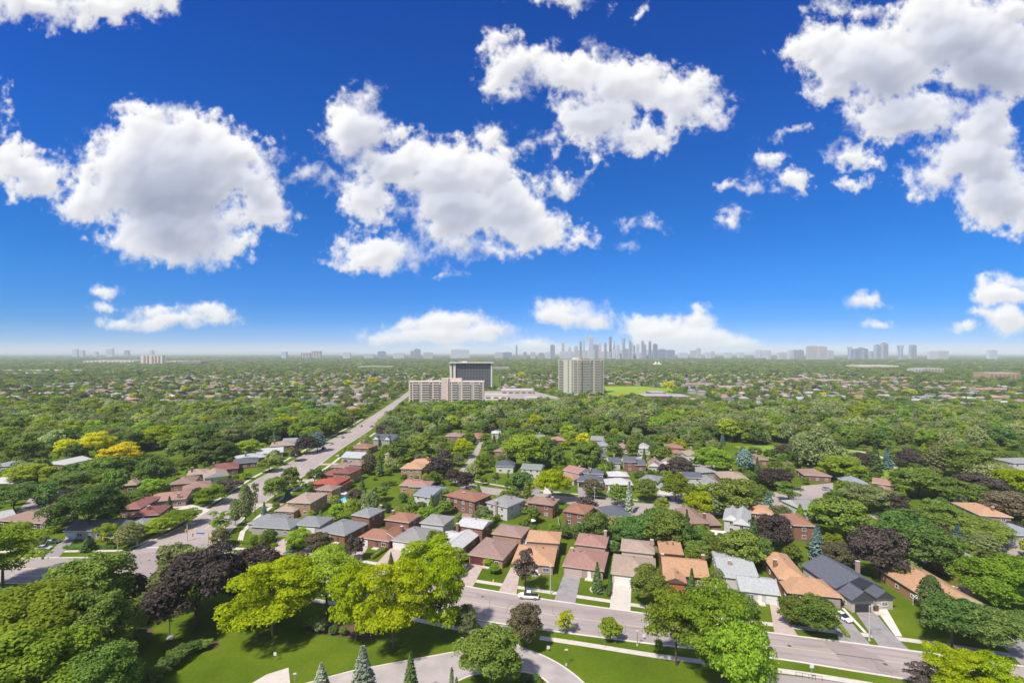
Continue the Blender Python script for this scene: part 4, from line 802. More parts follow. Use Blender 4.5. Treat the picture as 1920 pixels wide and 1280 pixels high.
TREES = []      # placed individual trees
def place_tree(x, y, h, w, kind, leaf, label=None, group=None, name=None, rz=None):
    """h: height, w: crown width in metres"""
    pxw = w / y * F
    lod = 0 if pxw > 105 else 1 if pxw > 42 else 2
    var = random.randrange(3 if lod == 0 else 4); cm, tm = tree_parts(kind, leaf, lod, var)
    R = SHAPE[kind][0]; sz = h / 10; sx = w / 2 / R
    nm = name or dict(cone='conifer_tree', column='columnar_tree', pine='pine_tree', willow='willow_tree').get(kind, 'leafy_tree')
    cat = 'tree'
    if h < 2.6: nm = 'shrub'; cat = 'shrub'
    o = empty(nm, (x, y, 0), random.random() * 6.28 if rz is None else rz, label, cat, group)
    inst('trunk', tm, o, (0, 0, 0), 0, ((sx + sz) / 2, (sx + sz) / 2, sz)); inst('crown', cm, o, (0, 0, 0), 0, (sx, sx * random.uniform(.92, 1.08), sz))
    TREES.append(o); return o
COLW = dict(green='green', dark='dark green', lime='lime-yellow', bright='bright green', olive='olive green', willow='pale grey-green', purple='dark purple', bronze='brownish', yellow='golden yellow', needle='deep green', blue='blue-green', silver='silvery green', pink='pink blossoming')
SHW = dict(round='round-crowned tree', spread='spreading tree', layer='locust tree', willow='willow tree', open='airy tree', cone='conical spruce', column='slim columnar cedar', pine='loose pine')
def T(cx, yt, w, yb, kind, leaf, label=None):
    """hand placed tree from its outline in the photograph: centre, top, width, base row"""
    s = PXM(yb); x, y = P(cx, yb); h = (yb - yt) / s * 1.0; wm = w / s
    dt = wm * .35 * .0
    o = place_tree(x, y, h, wm, kind, leaf, label); paint([(x - wm * .3, y - wm * .3), (x + wm * .3, y - wm * .3), (x + wm * .3, y + wm * .3), (x - wm * .3, y + wm * .3)])
    if label is None: AUTO.append((o, x, y, h, kind, leaf))
    return o
AUTO = []
HAND = [
 (158, 1050, 142, 1190, 'round', 'green', 'big mid-green maple, rearmost crown of the lower left clump'),
 (95, 1095, 190, 1262, 'round', 'bright', 'huge green maple crown filling the lower left corner'),
 (175, 1108, 128, 1272, 'round', 'green', 'broad green maple at the right side of the lower left clump'),
 (70, 1185, 210, 1352, 'round', 'bright', 'light green maple lowest in the lower left corner'),
 (190, 1205, 120, 1340, 'round', 'green', 'green maple at bottom edge beside the curved hedge bed'),
 (5, 985, 130, 1102, 'open', 'bright', 'sparse light green tree at the left edge over the street'),
 (10, 1105, 60, 1170, 'round', 'green', 'small green tree at the left edge beside the path'),
 (250, 1076, 42, 1150, 'round', 'purple', 'small dark purple tree right of the lower left maples'),
 (330, 1021, 90, 1140, 'round', 'olive', 'olive-dark tree behind the left shoulder of the great purple maple'),
 (368, 1030, 150, 1180, 'round', 'purple', 'great dark purple maple standing on the lawn at left'),
 (478, 1030, 105, 1135, 'round', 'purple', 'dark purple-brown tree between the great purple maple and the green one'),
 (545, 1040, 60, 1120, 'round', 'olive', 'dull green tree behind the left lime locust'),
 (512, 1054, 158, 1192, 'layer', 'lime', 'leftmost lime-yellow locust tree on the front lawn'),
 (613, 1028, 108, 1155, 'spread', 'bright', 'green tree with dark trunk between the two lime locusts'),
 (668, 1062, 100, 1200, 'layer', 'lime', 'left half of the middle lime locust group above the mulch bed'),
 (738, 1054, 130, 1222, 'layer', 'lime', 'tallest middle lime locust with bare forked trunk'),
 (828, 1055, 95, 1197, 'layer', 'lime', 'right lime locust beside the road with a thin double trunk'),
 (812, 1012, 98, 1082, 'open', 'lime', 'pale yellow-green tree on the lawn before the white roof'),
 (873, 1136, 46, 1192, 'round', 'olive', 'small dark green tree right of the lime locusts'),
 (922, 1174, 112, 1296, 'round', 'green', 'dense dark green maple at the bottom centre of the view'),
 (985, 1134, 64, 1214, 'round', 'bronze', 'round dark bronze tree at the corner of street and drive'),
 (1061, 1147, 34, 1186, 'open', 'lime', 'small pale young tree on the boulevard, left one'),
 (1145, 1162, 38, 1199, 'round', 'bright', 'small round young tree on the boulevard, right one'),
 (1235, 1198, 18, 1226, 'open', 'bright', 'thin young tree beside the road at the large lime trees'),
 (1268, 1106, 98, 1246, 'spread', 'bright', 'tall bright green locust left of the huge twin, by the road'),
 (1352, 1106, 150, 1290, 'layer', 'bright', 'huge bright green locust on the lawn right of centre'),
 (1395, 1170, 100, 1345, 'spread', 'bright', 'lower bright green crown at the bottom right of the huge locust'),
 (985, 1032, 48, 1107, 'open', 'purple', 'purple-black street tree in front of the light orange roof'),
 (665, 1008, 34, 1050, 'round', 'purple', 'dark purple tree in front of the rust-roofed brick house'),
 (600, 1000, 44, 1042, 'round', 'bronze', 'grey-brown shrub tree before the grey hipped split-level'),
 (560, 992, 48, 1032, 'round', 'bright', 'bright shrub-like tree beside the long grey corner bungalow'),
 (565, 1035, 30, 1060, 'round', 'bronze', 'small brownish tree by the sidewalk behind the locusts'),
 (733, 1035, 18, 1066, 'cone', 'olive', 'thin grey-green conifer on the lawn of the light grey roof'),
 (1120, 1054, 28, 1110, 'cone', 'needle', 'dark conical spruce with a stone ring on the front lawn'),
 (1214, 1063, 64, 1133, 'round', 'green', 'round mid-green tree beside the white double garage'),
 (1297, 1065, 26, 1118, 'cone', 'needle', 'pointed conifer right of the redwood garage'),
 (1346, 1065, 34, 1125, 'pine', 'olive', 'grey-green birch-like tree left of the pale grey roof'),
 (1380, 1112, 62, 1150, 'round', 'dark', 'low dark green shrub tree in front of the pale grey roof'),
 (1495, 1122, 58, 1172, 'round', 'green', 'left of two round trees before the broad orange roof'),
 (1532, 1120, 70, 1186, 'round', 'green', 'right of two round trees before the broad orange roof'),
 (1745, 1078, 46, 1175, 'pine', 'needle', 'tall dark conifer against the long orange gable roof'),
 (1785, 1122, 98, 1214, 'spread', 'dark', 'left dark green maple on the right-hand boulevard'),
 (1853, 1140, 92, 1226, 'spread', 'dark', 'right dark green maple on the right-hand boulevard'),
 (1820, 1128, 60, 1190, 'round', 'dark', 'dark green tree standing behind the two boulevard maples'),
 (1800, 1216, 110, 1318, 'layer', 'lime', 'yellow-green locust at the bottom right'),
 (1858, 1228, 90, 1322, 'layer', 'lime', 'right neighbour of the bottom right yellow-green locust'),
 (1728, 1242, 50, 1298, 'open', 'purple', 'small dark purple tree at the bottom right'),
 (1866, 1042, 112, 1150, 'round', 'bright', 'large bright green tree beside the tall orange brick house at right'),
 (1925, 1045, 90, 1140, 'spread', 'bright', 'bright green tree cut by the right edge of the view'),
 (1800, 1100, 42, 1132, 'round', 'pink', 'pink blossoming tree beyond the long orange gable'),
 (1905, 1145, 60, 1180, 'round', 'dark', 'dark low tree at the right edge by the driveway'),
 (602, 1243, 58, 1318, 'cone', 'silver', 'silvery spruce at the bottom, left one'),
 (680, 1211, 84, 1340, 'cone', 'silver', 'tall silvery green spruce at the bottom'),
 (770, 1222, 46, 1312, 'cone', 'needle', 'slim dark green spruce beside the drive at the bottom'),
 (847, 1250, 10, 1300, 'column', 'needle', 'left of two slim cedars on the drive island'),
 (856, 1268, 10, 1308, 'column', 'needle', 'right of two slim cedars on the drive island'),
 (1650, 988, 80, 1088, 'round', 'purple', 'big dark copper beech behind the dark slate house'),
 (1690, 962, 100, 1052, 'round', 'dark', 'massive deep green tree right of the copper beech'),
 (1742, 985, 92, 1075, 'round', 'dark', 'dark green crown at the right of the massive tree'),
 (1775, 1000, 50, 1080, 'round', 'green', 'olive-edged tree above the grey-blue sloping roof'),
 (1447, 965, 64, 1035, 'round', 'purple', 'nearly black purple plum tree in the middle back gardens'),
 (1532, 983, 40, 1050, 'cone', 'blue', 'blue-green spruce behind the broad orange roof'),
 (1577, 1020, 64, 1074, 'round', 'bronze', 'olive-brown round tree left of the copper beech'),
 (1688, 1048, 60, 1092, 'round', 'olive', 'olive bush-like tree under the copper beech, behind the slate house'),
 (1795, 980, 30, 1036, 'cone', 'blue', 'pale blue spruce near the cul-de-sac at right'),
 (1840, 1000, 62, 1044, 'pine', 'olive', 'umbrella-shaped dark pine on the cul-de-sac lawn'),
 (1765, 985, 36, 1022, 'round', 'purple', 'dark purple tree left of the pale blue spruce'),
 (1585, 938, 92, 1016, 'round', 'green', 'big yellowish green tree behind the blue spruce'),
 (1630, 908, 88, 956, 'spread', 'olive', 'spreading olive tree left of the dark purple round one'),
 (1676, 925, 46, 964, 'round', 'purple', 'round blackish tree by the far cul-de-sac'),
 (1692, 912, 30, 955, 'cone', 'lime', 'yellow-green tree beside the round blackish tree'),
 (1530, 806, 84, 884, 'willow', 'willow', 'tall grey-green willow at the park edge'),
 (1578, 856, 80, 900, 'round', 'bright', 'bright green tree pair at the park path'),
 (1618, 850, 46, 882, 'round', 'purple', 'dark brown-purple tree in the park'),
 (1641, 832, 36, 890, 'cone', 'needle', 'tall spruce at the bend of the park path'),
 (1664, 838, 28, 880, 'cone', 'blue', 'bluish spruce just right of the tall park spruce'),
 (1707, 843, 58, 878, 'round', 'purple', 'copper tree right of the park path'),
 (1755, 834, 46, 892, 'pine', 'olive', 'brownish-green conifer behind the park path'),
 (1802, 838, 92, 896, 'round', 'green', 'big green tree right of the brownish conifer'),
 (1848, 862, 88, 905, 'willow', 'willow', 'pale yellow-green willow at right'),
 (1836, 890, 72, 934, 'round', 'purple', 'dark purple-grey tree below the pale willow'),
 (1898, 880, 64, 932, 'round', 'lime', 'yellow-green tree at the right edge below the white house'),
 (1902, 924, 86, 976, 'round', 'bronze', 'brownish round tree at the right edge'),
 (1722, 880, 100, 930, 'round', 'green', 'large green tree right of the curved path'),
 (1785, 898, 90, 942, 'spread', 'green', 'green spreading tree above the pale roof with chimney'),
 (1830, 975, 110, 1020, 'spread', 'green', 'wide green tree left of the wide orange-tan roof'),
 (1775, 948, 90, 1000, 'spread', 'green', 'yellowish green tree above the pale blue spruce'),
 (1905, 978, 30, 1004, 'round', 'purple', 'small plum tree beside the wide orange-tan roof'),
 (1116, 960, 50, 1012, 'round', 'dark', 'round dark green tree beside the reddish brown house'),
 (1175, 972, 62, 1022, 'round', 'dark', 'dark green tree below the slate hip roof, left one'),
 (1212, 966, 56, 1020, 'round', 'dark', 'middle dark green tree of the garden thicket'),
 (1252, 958, 80, 1026, 'round', 'green', 'broad green crown of the garden thicket behind the tan roof'),
 (1288, 955, 20, 1006, 'cone', 'needle', 'slim dark conifer left of the tall brick house'),
 (1288, 980, 40, 1036, 'round', 'dark', 'dark tree at the right end of the garden thicket'),
 (1308, 1015, 44, 1056, 'round', 'green', 'round green bush tree above the redwood garage roof'),
 (1352, 1006, 52, 1048, 'round', 'green', 'yellowish green tree right of the white awning'),
 (1393, 1000, 66, 1066, 'round', 'green', 'green tree above the pale grey roof'),
 (1412, 968, 34, 1040, 'cone', 'needle', 'tall dark conifer right of the pale double-gabled house'),
 (1430, 1010, 44, 1060, 'round', 'dark', 'dark round tree under the nearly black plum'),
 (1310, 921, 52, 972, 'round', 'lime', 'lime-green street tree of the second street'),
 (1343, 925, 34, 970, 'pine', 'olive', 'slender olive tree right of the lime street tree'),
 (1374, 898, 78, 968, 'round', 'green', 'big olive-green street tree of the second street'),
 (1420, 912, 48, 955, 'round', 'green', 'small green tree at the bend of the second street'),
 (1440, 922, 30, 965, 'cone', 'blue', 'blue spruce at the bend of the second street'),
 (1478, 905, 44, 942, 'open', 'green', 'open young tree on the cul-de-sac boulevard'),
 (1500, 945, 28, 975, 'cone', 'bright', 'small bright conifer left of the grey gabled house'),
 (1267, 889, 52, 940, 'round', 'bright', 'bright green street tree above the parked cars'),
 (1211, 898, 46, 938, 'round', 'green', 'green street tree left of the bright one'),
 (1180, 903, 24, 960, 'cone', 'silver', 'tall silvery spruce beside the second street'),
 (1158, 910, 34, 950, 'round', 'green', 'green tree directly left of the silvery spruce'),
 (1242, 933, 28, 962, 'round', 'bright', 'small light tree on the near side of the second street'),
 (1112, 900, 40, 932, 'round', 'bronze', 'grey-brown tree in front of the slate-blue split-level'),
 (1104, 875, 12, 905, 'cone', 'silver', 'thin grey conifer before the slate-blue roof'),
 (1035, 881, 66, 941, 'spread', 'lime', 'pale yellow-green spreading tree in front of the salmon roof'),
 (988, 900, 26, 932, 'cone', 'green', 'conical green tree on the second street boulevard'),
 (978, 885, 40, 915, 'round', 'dark', 'dark bushy tree left of the pale spreading tree'),
 (1275, 858, 52, 896, 'round', 'purple', 'dark purple beech beside the white gabled house'),
 (1336, 840, 62, 886, 'round', 'bright', 'big bright green tree right of the taupe roof'),
 (1208, 840, 14, 866, 'cone', 'needle', 'small dark cone tree on the third street'),
 (1150, 828, 30, 858, 'round', 'dark', 'dark round tree left of the mauve roof'),
 (1186, 824, 24, 856, 'round', 'green', 'slim green tree right of the mauve roof'),
 (1228, 832, 24, 858, 'round', 'dark', 'dark green tree between the whitish and the two-tier house'),
 (1244, 836, 30, 864, 'round', 'green', 'grey-green tree in front of the two-tier house'),
 (984, 814, 66, 878, 'round', 'bright', 'big light green tree dominating the middle ground'),
 (1020, 830, 30, 878, 'round', 'green', 'dark slim tree right of the big light green one'),
 (1045, 835, 28, 880, 'round', 'green', 'green tree left of the round yellow tree'),
 (1094, 812, 29, 838, 'round', 'yellow', 'small round golden yellow tree in the middle distance'),
 (1100, 830, 56, 885, 'round', 'green', 'grey-green tree under the round golden tree'),
 (1130, 872, 30, 898, 'round', 'bright', 'bright tree behind the white-roofed split-level'),
 (1396, 842, 36, 885, 'pine', 'blue', 'bluish conifer at the park edge'),
 (1420, 856, 16, 888, 'cone', 'needle', 'dark pointed conifer before the brown park roof'),
 (1455, 880, 60, 915, 'round', 'purple', 'dark brown tree near the head of the cul-de-sac'),
 (1480, 835, 50, 860, 'round', 'purple', 'purple-brown tree at the left of the meadow'),
 (820, 858, 40, 898, 'round', 'purple', 'front one of the two big purple trees at the side street'),
 (835, 842, 30, 874, 'round', 'purple', 'rear one of the two big purple trees at the side street'),
 (853, 880, 30, 910, 'round', 'purple', 'small purple tree at the corner of the side street'),
 (875, 885, 30, 918, 'round', 'purple', 'small purple-bronze tree right at the corner of the side street'),
 (748, 827, 38, 868, 'round', 'dark', 'round dark green tree behind the orange two-storey house'),
 (780, 815, 50, 862, 'round', 'green', 'light olive tree right of the round dark green one'),
 (712, 853, 20, 892, 'cone', 'needle', 'dark pointed conifer in the gardens of the avenue'),
 (693, 850, 28, 890, 'pine', 'bronze', 'dark brownish conifer near the folded pale roof'),
 (868, 822, 34, 858, 'round', 'lime', 'yellow-green tree at the side street'),
 (827, 920, 16, 956, 'cone', 'needle', 'pointed green spruce beside the blue-grey roof'),
 (809, 928, 20, 957, 'cone', 'green', 'conical shrub tree left of the pointed spruce'),
 (800, 950, 34, 976, 'round', 'bright', 'bright bush tree below the blue-grey roof'),
 (897, 905, 16, 927, 'cone', 'bright', 'small cone on the second street boulevard'),
 (665, 918, 34, 946, 'round', 'purple', 'dark plum bush by the turquoise pool'),
 (631, 945, 30, 978, 'round', 'bright', 'round green tree below the turquoise pool'),
 (601, 955, 8, 980, 'column', 'needle', 'slim cypress in the garden of the grey split-level'),
 (545, 876, 36, 920, 'round', 'green', 'round green tree on the avenue boulevard'),
 (516, 896, 44, 940, 'round', 'green', 'green tree in front, on the avenue boulevard'),
 (540, 904, 18, 934, 'cone', 'blue', 'bluish conifer behind the boulevard trees of the avenue'),
 (495, 940, 16, 965, 'cone', 'blue', 'small blue spruce near the grey corner bungalow'),
 (460, 908, 32, 985, 'pine', 'olive', 'tall thin pine on the avenue boulevard'),
 (441, 935, 24, 986, 'pine', 'olive', 'shorter thin pine left of the tall one on the boulevard'),
 (478, 905, 14, 965, 'open', 'olive', 'slender dark tree right of the tall thin pine'),
 (414, 958, 38, 1000, 'open', 'bright', 'bright green boulevard tree near the traffic lights'),
 (412, 990, 36, 1028, 'round', 'olive', 'low dark green tree at the corner behind the purple maple'),
 (342, 955, 56, 986, 'spread', 'bright', 'spreading bright tree before the broad pinkish roof'),
 (300, 972, 50, 1003, 'round', 'bright', 'bright green bush tree right of the grey ranch'),
 (395, 912, 48, 946, 'round', 'bright', 'bright green tree before the long brown roof'),
 (373, 914, 22, 944, 'round', 'purple', 'small purple-grey tree at the broad pinkish roof'),
 (430, 900, 40, 922, 'round', 'purple', 'dark low tree by the plum-red roof'),
 (167, 910, 106, 1004, 'round', 'dark', 'giant dark green tree towering over the western houses'),
 (288, 857, 62, 920, 'round', 'dark', 'tall dark green tree behind the brown and orange house'),
 (213, 882, 38, 936, 'round', 'green', 'round green tree left of the small tan roof'),
 (250, 920, 58, 956, 'round', 'green', 'mid green tree above the brick-red roof'),
 (285, 898, 42, 938, 'round', 'bright', 'bright green tree above the broad pinkish roof'),
 (240, 980, 46, 1028, 'pine', 'olive', 'dark drooping pine in front of the grey ranch'),
 (166, 1004, 34, 1032, 'cone', 'needle', 'low dark yew in front of the grey ranch'),
 (50, 828, 58, 878, 'round', 'green', 'round green tree left of the yellow trees'),
 (127, 822, 40, 862, 'spread', 'yellow', 'left golden yellow tree of three'),
 (182, 809, 50, 862, 'spread', 'yellow', 'middle golden yellow tree, tallest of three'),
 (227, 831, 66, 880, 'spread', 'yellow', 'right golden yellow tree, broadest of three'),
 (140, 832, 36, 868, 'round', 'dark', 'dark green tree between the left two yellow trees'),
 (235, 810, 60, 850, 'round', 'dark', 'dark green crown behind the broadest yellow tree'),
 (200, 856, 70, 900, 'round', 'green', 'green tree right under the broadest yellow tree'),
 (130, 885, 62, 928, 'spread', 'dark', 'dark spreading tree with visible trunk left of the small tan roof'),
 (25, 905, 76, 962, 'spread', 'dark', 'dark spreading tree at the left edge'),
 (85, 905, 40, 955, 'pine', 'dark', 'dark green pine right of the left-edge spreading tree'),
 (60, 870, 60, 910, 'round', 'bright', 'bright green tree above the left-edge spreading tree'),
 (345, 824, 70, 866, 'round', 'dark', 'dark green woodland tree above the west row, left one'),
 (405, 826, 64, 866, 'round', 'dark', 'dark green woodland tree above the west row, right one'),
 (467, 825, 50, 856, 'round', 'bright', 'bright green tree at the edge of the woods above the west row'),
 (575, 818, 34, 850, 'round', 'purple', 'dark purple-green tree by the avenue at the top of the west row'),
 (595, 810, 34, 846, 'pine', 'blue', 'blue-grey conifer by the avenue at the top of the west row'),
 (555, 842, 22, 864, 'round', 'purple', 'small purple bush tree beside the taupe roof'),
 (505, 858, 34, 884, 'round', 'green', 'bright small tree on the lawn by the whitish roof'),
 (1255, 715, 22, 735, 'round', 'yellow', 'golden tree beside the green sports field'),
 (492, 745, 20, 766, 'round', 'yellow', 'golden yellow tree at the edge of the left woods'),
 (455, 745, 40, 772, 'round', 'lime', 'yellowish tree in front of the far left houses'),
 (653, 712, 18, 726, 'round', 'yellow', 'small golden tree left of the pink apartment block'),
 (700, 708, 20, 722, 'round', 'yellow', 'small golden tree between avenue and far houses'),
 (1705, 730, 28, 744, 'round', 'yellow', 'golden yellow tree far right of the sports field'),
 (1543, 735, 14, 748, 'round', 'yellow', 'tiny golden tree near the brown terraces'),
 (1725, 768, 34, 792, 'round', 'purple', 'blackish tree in the far right woods'),
 (978, 697, 14, 712, 'round', 'yellow', 'golden tree left of the cream tower'),
]
for a in HAND: T(*a)
for a in [(262, 1178, 18, 1196), (270, 1185, 18, 1206), (258, 1198, 20, 1218), (380, 1200, 24, 1216), (362, 1202, 26, 1222), (345, 1208, 26, 1232), (330, 1218, 28, 1244), (315, 1230, 28, 1256), (300, 1243, 28, 1268), (285, 1256, 28, 1282), (270, 1266, 30, 1296),
          (588, 1156, 22, 1176), (600, 1160, 24, 1184), (626, 1172, 16, 1188), (643, 1176, 14, 1190), (575, 1160, 18, 1176), (1005, 1268, 22, 1284), (985, 1262, 18, 1278), (945, 1290, 20, 1304), (1370, 1135, 26, 1152), (1400, 1140, 26, 1158), (1330, 1105, 14, 1118), (1450, 1060, 20, 1075), (927, 1058, 18, 1074), (916, 1045, 16, 1062), (936, 1046, 14, 1060)]:
    s = PXM(a[3]); x, y = P(a[0], a[3]); o = place_tree(x, y, (a[3] - a[1]) / s, a[2] / s * 1.15, 'round', random.choice(['green', 'dark', 'bright', 'olive']), name='shrub'); o['category'] = 'shrub'; AUTO.append((o, x, y, 2, 'round', ''))
# ------------------------------------------------------------------ random planting between the houses: the largest as things, the rest as stuff
LABEL_PLACES = []
def hedge_line(a, b, w, h, m, label=None):
    pass
cand = []
WOODL = [(-200, 862), (-200, 768), (120, 770), (330, 772), (500, 768), (600, 775), (684, 784), (640, 806), (596, 830), (520, 826), (440, 852), (330, 862), (250, 850), (110, 850), (60, 860)]
WOODR = [(700, 796), (732, 770), (900, 768), (1200, 768), (1450, 768), (1700, 770), (2100, 775), (2100, 830), (1700, 842), (1560, 838), (1440, 832), (1300, 826), (1150, 812), (950, 808), (840, 806), (720, 815)]
WOOD = np.zeros((GH, GNX), bool); paint(W(WOODL), 0, WOOD); paint(W(WOODR), 0, WOOD)
OPEN = np.zeros((GH, GNX), bool); paint(W([(1135, 724), (1260, 727), (1262, 737), (1216, 747), (1140, 748)]), 0, OPEN); paint(W([(1375, 836), (1612, 846), (1625, 862), (1590, 870), (1480, 858), (1430, 860)]), 0, OPEN)
for bl in ([(758, 735), (758, 766), (1000, 766), (1000, 735)], [(838, 700), (838, 730), (935, 730), (935, 700)], [(1040, 725), (1040, 742), (1140, 742), (1140, 725)], [(1205, 738), (1205, 756), (1300, 756), (1300, 738)]): paint(W(bl))
# mid-distance houses: rows of lots, kept out of the woods
MIDH = []
def pxx_(x, y): return 960 + x / y * F
def midhouses():
    g = random.Random(5); ang = math.radians(-8)
    for j in range(-4, 60):
        for i in range(-60, 60):
            lx, ly = i * 19 + (j % 2) * 7, 330 + j * 31 + (0 if j % 2 else 9)
            x, y = rotz((lx, ly - 300), ang); y += 300
            x += g.uniform(-3, 3); y += g.uniform(-3, 3)
            if y < 345 or (y < 440 and abs(pxx_(x, y) - 300) < 1340) or y > 1390 or abs(x) > 1.12 * y + 10 or abs(x) > 880: continue
            if occ(x, y, 9) or occ(x, y, 3, WOOD) or occ(x, y, 9, OPEN): continue
            pyy = HY + H * F / y; pxx = 960 + x / y * F
            if g.random() < (.25 if y < 420 else .12): continue
            MIDH.append((x, y, pxx, pyy)); paint([(x - 8, y - 6), (x + 8, y - 6), (x + 8, y + 6), (x - 8, y + 6)])
midhouses()
def scatter(cell, y0, y1, test, rng, mk):
    ys = np.arange(y0, y1, cell)
    for y in ys:
        for x in np.arange(-1.14 * y - 15, 1.14 * y + 15, cell):
            xx, yy = x + rng.uniform(-.45, .45) * cell, y + rng.uniform(-.45, .45) * cell
            t = test(xx, yy)
            if t: mk(xx, yy)
rg = random.Random(11)
PAL_SUB = ['green'] * 10 + ['bright'] * 4 + ['dark'] * 6 + ['olive'] * 5 + ['purple'] * 1 + ['needle'] * 3 + ['lime'] * 1 + ['blue'] * 1 + ['willow'] * 2
PAL_WOOD = ['green'] * 8 + ['willow'] * 8 + ['bright'] * 6 + ['dark'] * 4 + ['olive'] * 4 + ['lime'] + ['needle']
SHP = {'green': 'round', 'bright': 'round', 'dark': 'round', 'olive': 'spread', 'purple': 'round', 'needle': 'cone', 'lime': 'round', 'blue': 'cone', 'willow': 'willow', 'yellow': 'round'}
def mk_sub(x, y):
    leaf = rg.choice(PAL_SUB)
    if rg.random() < .010 and y > 400: leaf = 'yellow'
    h = rg.uniform(3.8, 7.6) if y < 330 else rg.uniform(5.5, 10.5)
    if leaf in ('needle', 'blue'): w = h * rg.uniform(.4, .6)
    else: w = h * rg.uniform(.85, 1.25)
    cand.append((x, y, h, w, SHP[leaf], leaf, 0))
def mk_small(x, y):
    h = rg.uniform(1.8, 4.2); cand.append((x, y, h, h * rg.uniform(.8, 1.3), 'round', rg.choice(['green', 'bright', 'dark', 'olive', 'bright', 'green']), 0))
def mk_wood(x, y):
    leaf = rg.choice(PAL_WOOD); h = rg.uniform(6.5, 15) * (1 + .18 * math.sin(x * .021 + math.sin(y * .03) * 2)); cand.append((x, y, h, h * rg.uniform(.8, 1.3), SHP[leaf], leaf, 1))
scatter(8.6, 150, 345, lambda x, y: not occ(x, y, 2.2) and not occ(x, y, 0, WOOD) and not occ(x, y, 4, OPEN) and rg.random() < .54, rg, mk_sub)
scatter(5.5, 140, 300, lambda x, y: not occ(x, y, 1) and not occ(x, y, 0, WOOD) and not occ(x, y, 3, OPEN) and rg.random() < .28, rg, mk_small)
scatter(8.2, 320, 640, lambda x, y: occ(x, y, 0, WOOD) and not occ(x, y, 3.5), rg, mk_wood)
scatter(11.5, 345, 1400, lambda x, y: not occ(x, y, 2.5) and not occ(x, y, 0, WOOD) and not occ(x, y, 6, OPEN) and rg.random() < (.80 if y < 700 else .66), rg, mk_sub)
def vis_size(c): return c[3] * c[2] / c[1] ** 2
def inview(c): return abs(c[0] / c[1] * F) < 975 and c[1] > 92
cand.sort(key=lambda c: -(vis_size(c) if inview(c) else 0))
NIND = 300 - sum(1 for o in TREES if o['category'] == 'tree')
indiv = [c for c in cand if c[2] >= 2.6][:NIND]; ids = set(map(id, indiv)); rest = [c for c in cand if id(c) not in ids]
for c in indiv:
    o = place_tree(c[0], c[1], c[2], c[3], c[4], c[5]); AUTO.append((o, c[0], c[1], c[2], c[4], c[5]))

# ---- the remaining trees: instanced forms on points
def forms(lst, lod, tagname):
    col = bpy.data.collections.new('forms_' + tagname); out = {}
    k = 0
    for kind, leaf in lst:
        for v in range(2):
            me = tree_joined(kind, leaf, lod, v); o = bpy.data.objects.new('form_%03d' % k, me); col.objects.link(o); out.setdefault((kind, leaf), []).append(k); k += 1
    return col, out
ALLF = [('round', 'green'), ('round', 'bright'), ('round', 'dark'), ('spread', 'olive'), ('round', 'purple'), ('cone', 'needle'), ('round', 'lime'), ('cone', 'blue'), ('willow', 'willow'), ('round', 'yellow'), ('round', 'olive')]
def instancer(name, items, lod, sub):
    col, idx = forms(ALLF, lod, name); n = len(items)
    me = bpy.data.meshes.new(name); me.vertices.add(n)
    co = np.array([(c[0], c[1], 0) for c in items], np.float32); me.vertices.foreach_set('co', co.ravel())
    ia = me.attributes.new('form', 'INT', 'POINT'); ia.data.foreach_set('value', np.array([rg.choice(idx.get((c[4], c[5]), idx[('round', 'green')])) for c in items], np.int32))
    sa = me.attributes.new('size', 'FLOAT_VECTOR', 'POINT'); sv = []
    for c in items:
        R = SHAPE[c[4]][0] if (c[4], c[5]) in idx else SHAPE['round'][0]; s = c[3] / 2 / R; sv.append((s, s, c[2] / 10))
    sa.data.foreach_set('vector', np.array(sv, np.float32).ravel())
    ra = me.attributes.new('turn', 'FLOAT_VECTOR', 'POINT'); ra.data.foreach_set('vector', np.stack([np.zeros(n), np.zeros(n), RNG.random(n) * 6.28], 1).astype(np.float32).ravel())
    o = bpy.data.objects.new(name, me); link(o); tag(o, kind='stuff')
    ng = bpy.data.node_groups.new(name + '_nodes', 'GeometryNodeTree'); ng.interface.new_socket('Geometry', in_out='INPUT', socket_type='NodeSocketGeometry'); ng.interface.new_socket('Geometry', in_out='OUTPUT', socket_type='NodeSocketGeometry')
    gi, go = ng.nodes.new('NodeGroupInput'), ng.nodes.new('NodeGroupOutput'); ip = ng.nodes.new('GeometryNodeInstanceOnPoints'); ci = ng.nodes.new('GeometryNodeCollectionInfo')
    ci.inputs['Collection'].default_value = col; ci.inputs['Separate Children'].default_value = True; ci.inputs['Reset Children'].default_value = True
    def attr(nm, ty):
        a = ng.nodes.new('GeometryNodeInputNamedAttribute'); a.data_type = ty; a.inputs['Name'].default_value = nm; return a.outputs['Attribute']
    L = ng.links.new; m2p = ng.nodes.new('GeometryNodeMeshToPoints'); L(gi.outputs[0], m2p.inputs[0])
    L(m2p.outputs[0], ip.inputs['Points']); L(ci.outputs[0], ip.inputs['Instance']); ip.inputs['Pick Instance'].default_value = True
    L(attr('form', 'INT'), ip.inputs['Instance Index']); L(attr('turn', 'FLOAT_VECTOR'), ip.inputs['Rotation']); L(attr('size', 'FLOAT_VECTOR'), ip.inputs['Scale']); L(ip.outputs[0], go.inputs[0])
    md = o.modifiers.new('instances', 'NODES'); md.node_group = ng; return o
wood_items = [c for c in rest if c[6]]; sub_near = [c for c in rest if not c[6] and c[1] < 700]; sub_far = [c for c in rest if not c[6] and c[1] >= 700]
instancer('woodland', wood_items, 2, 0); instancer('garden_greenery', sub_near, 2, 0)
far = list(sub_far)
PAL_FAR = ['green'] * 10 + ['dark'] * 6 + ['olive'] * 5 + ['bright'] * 2 + ['willow'] * 2 + ['yellow'] * 0
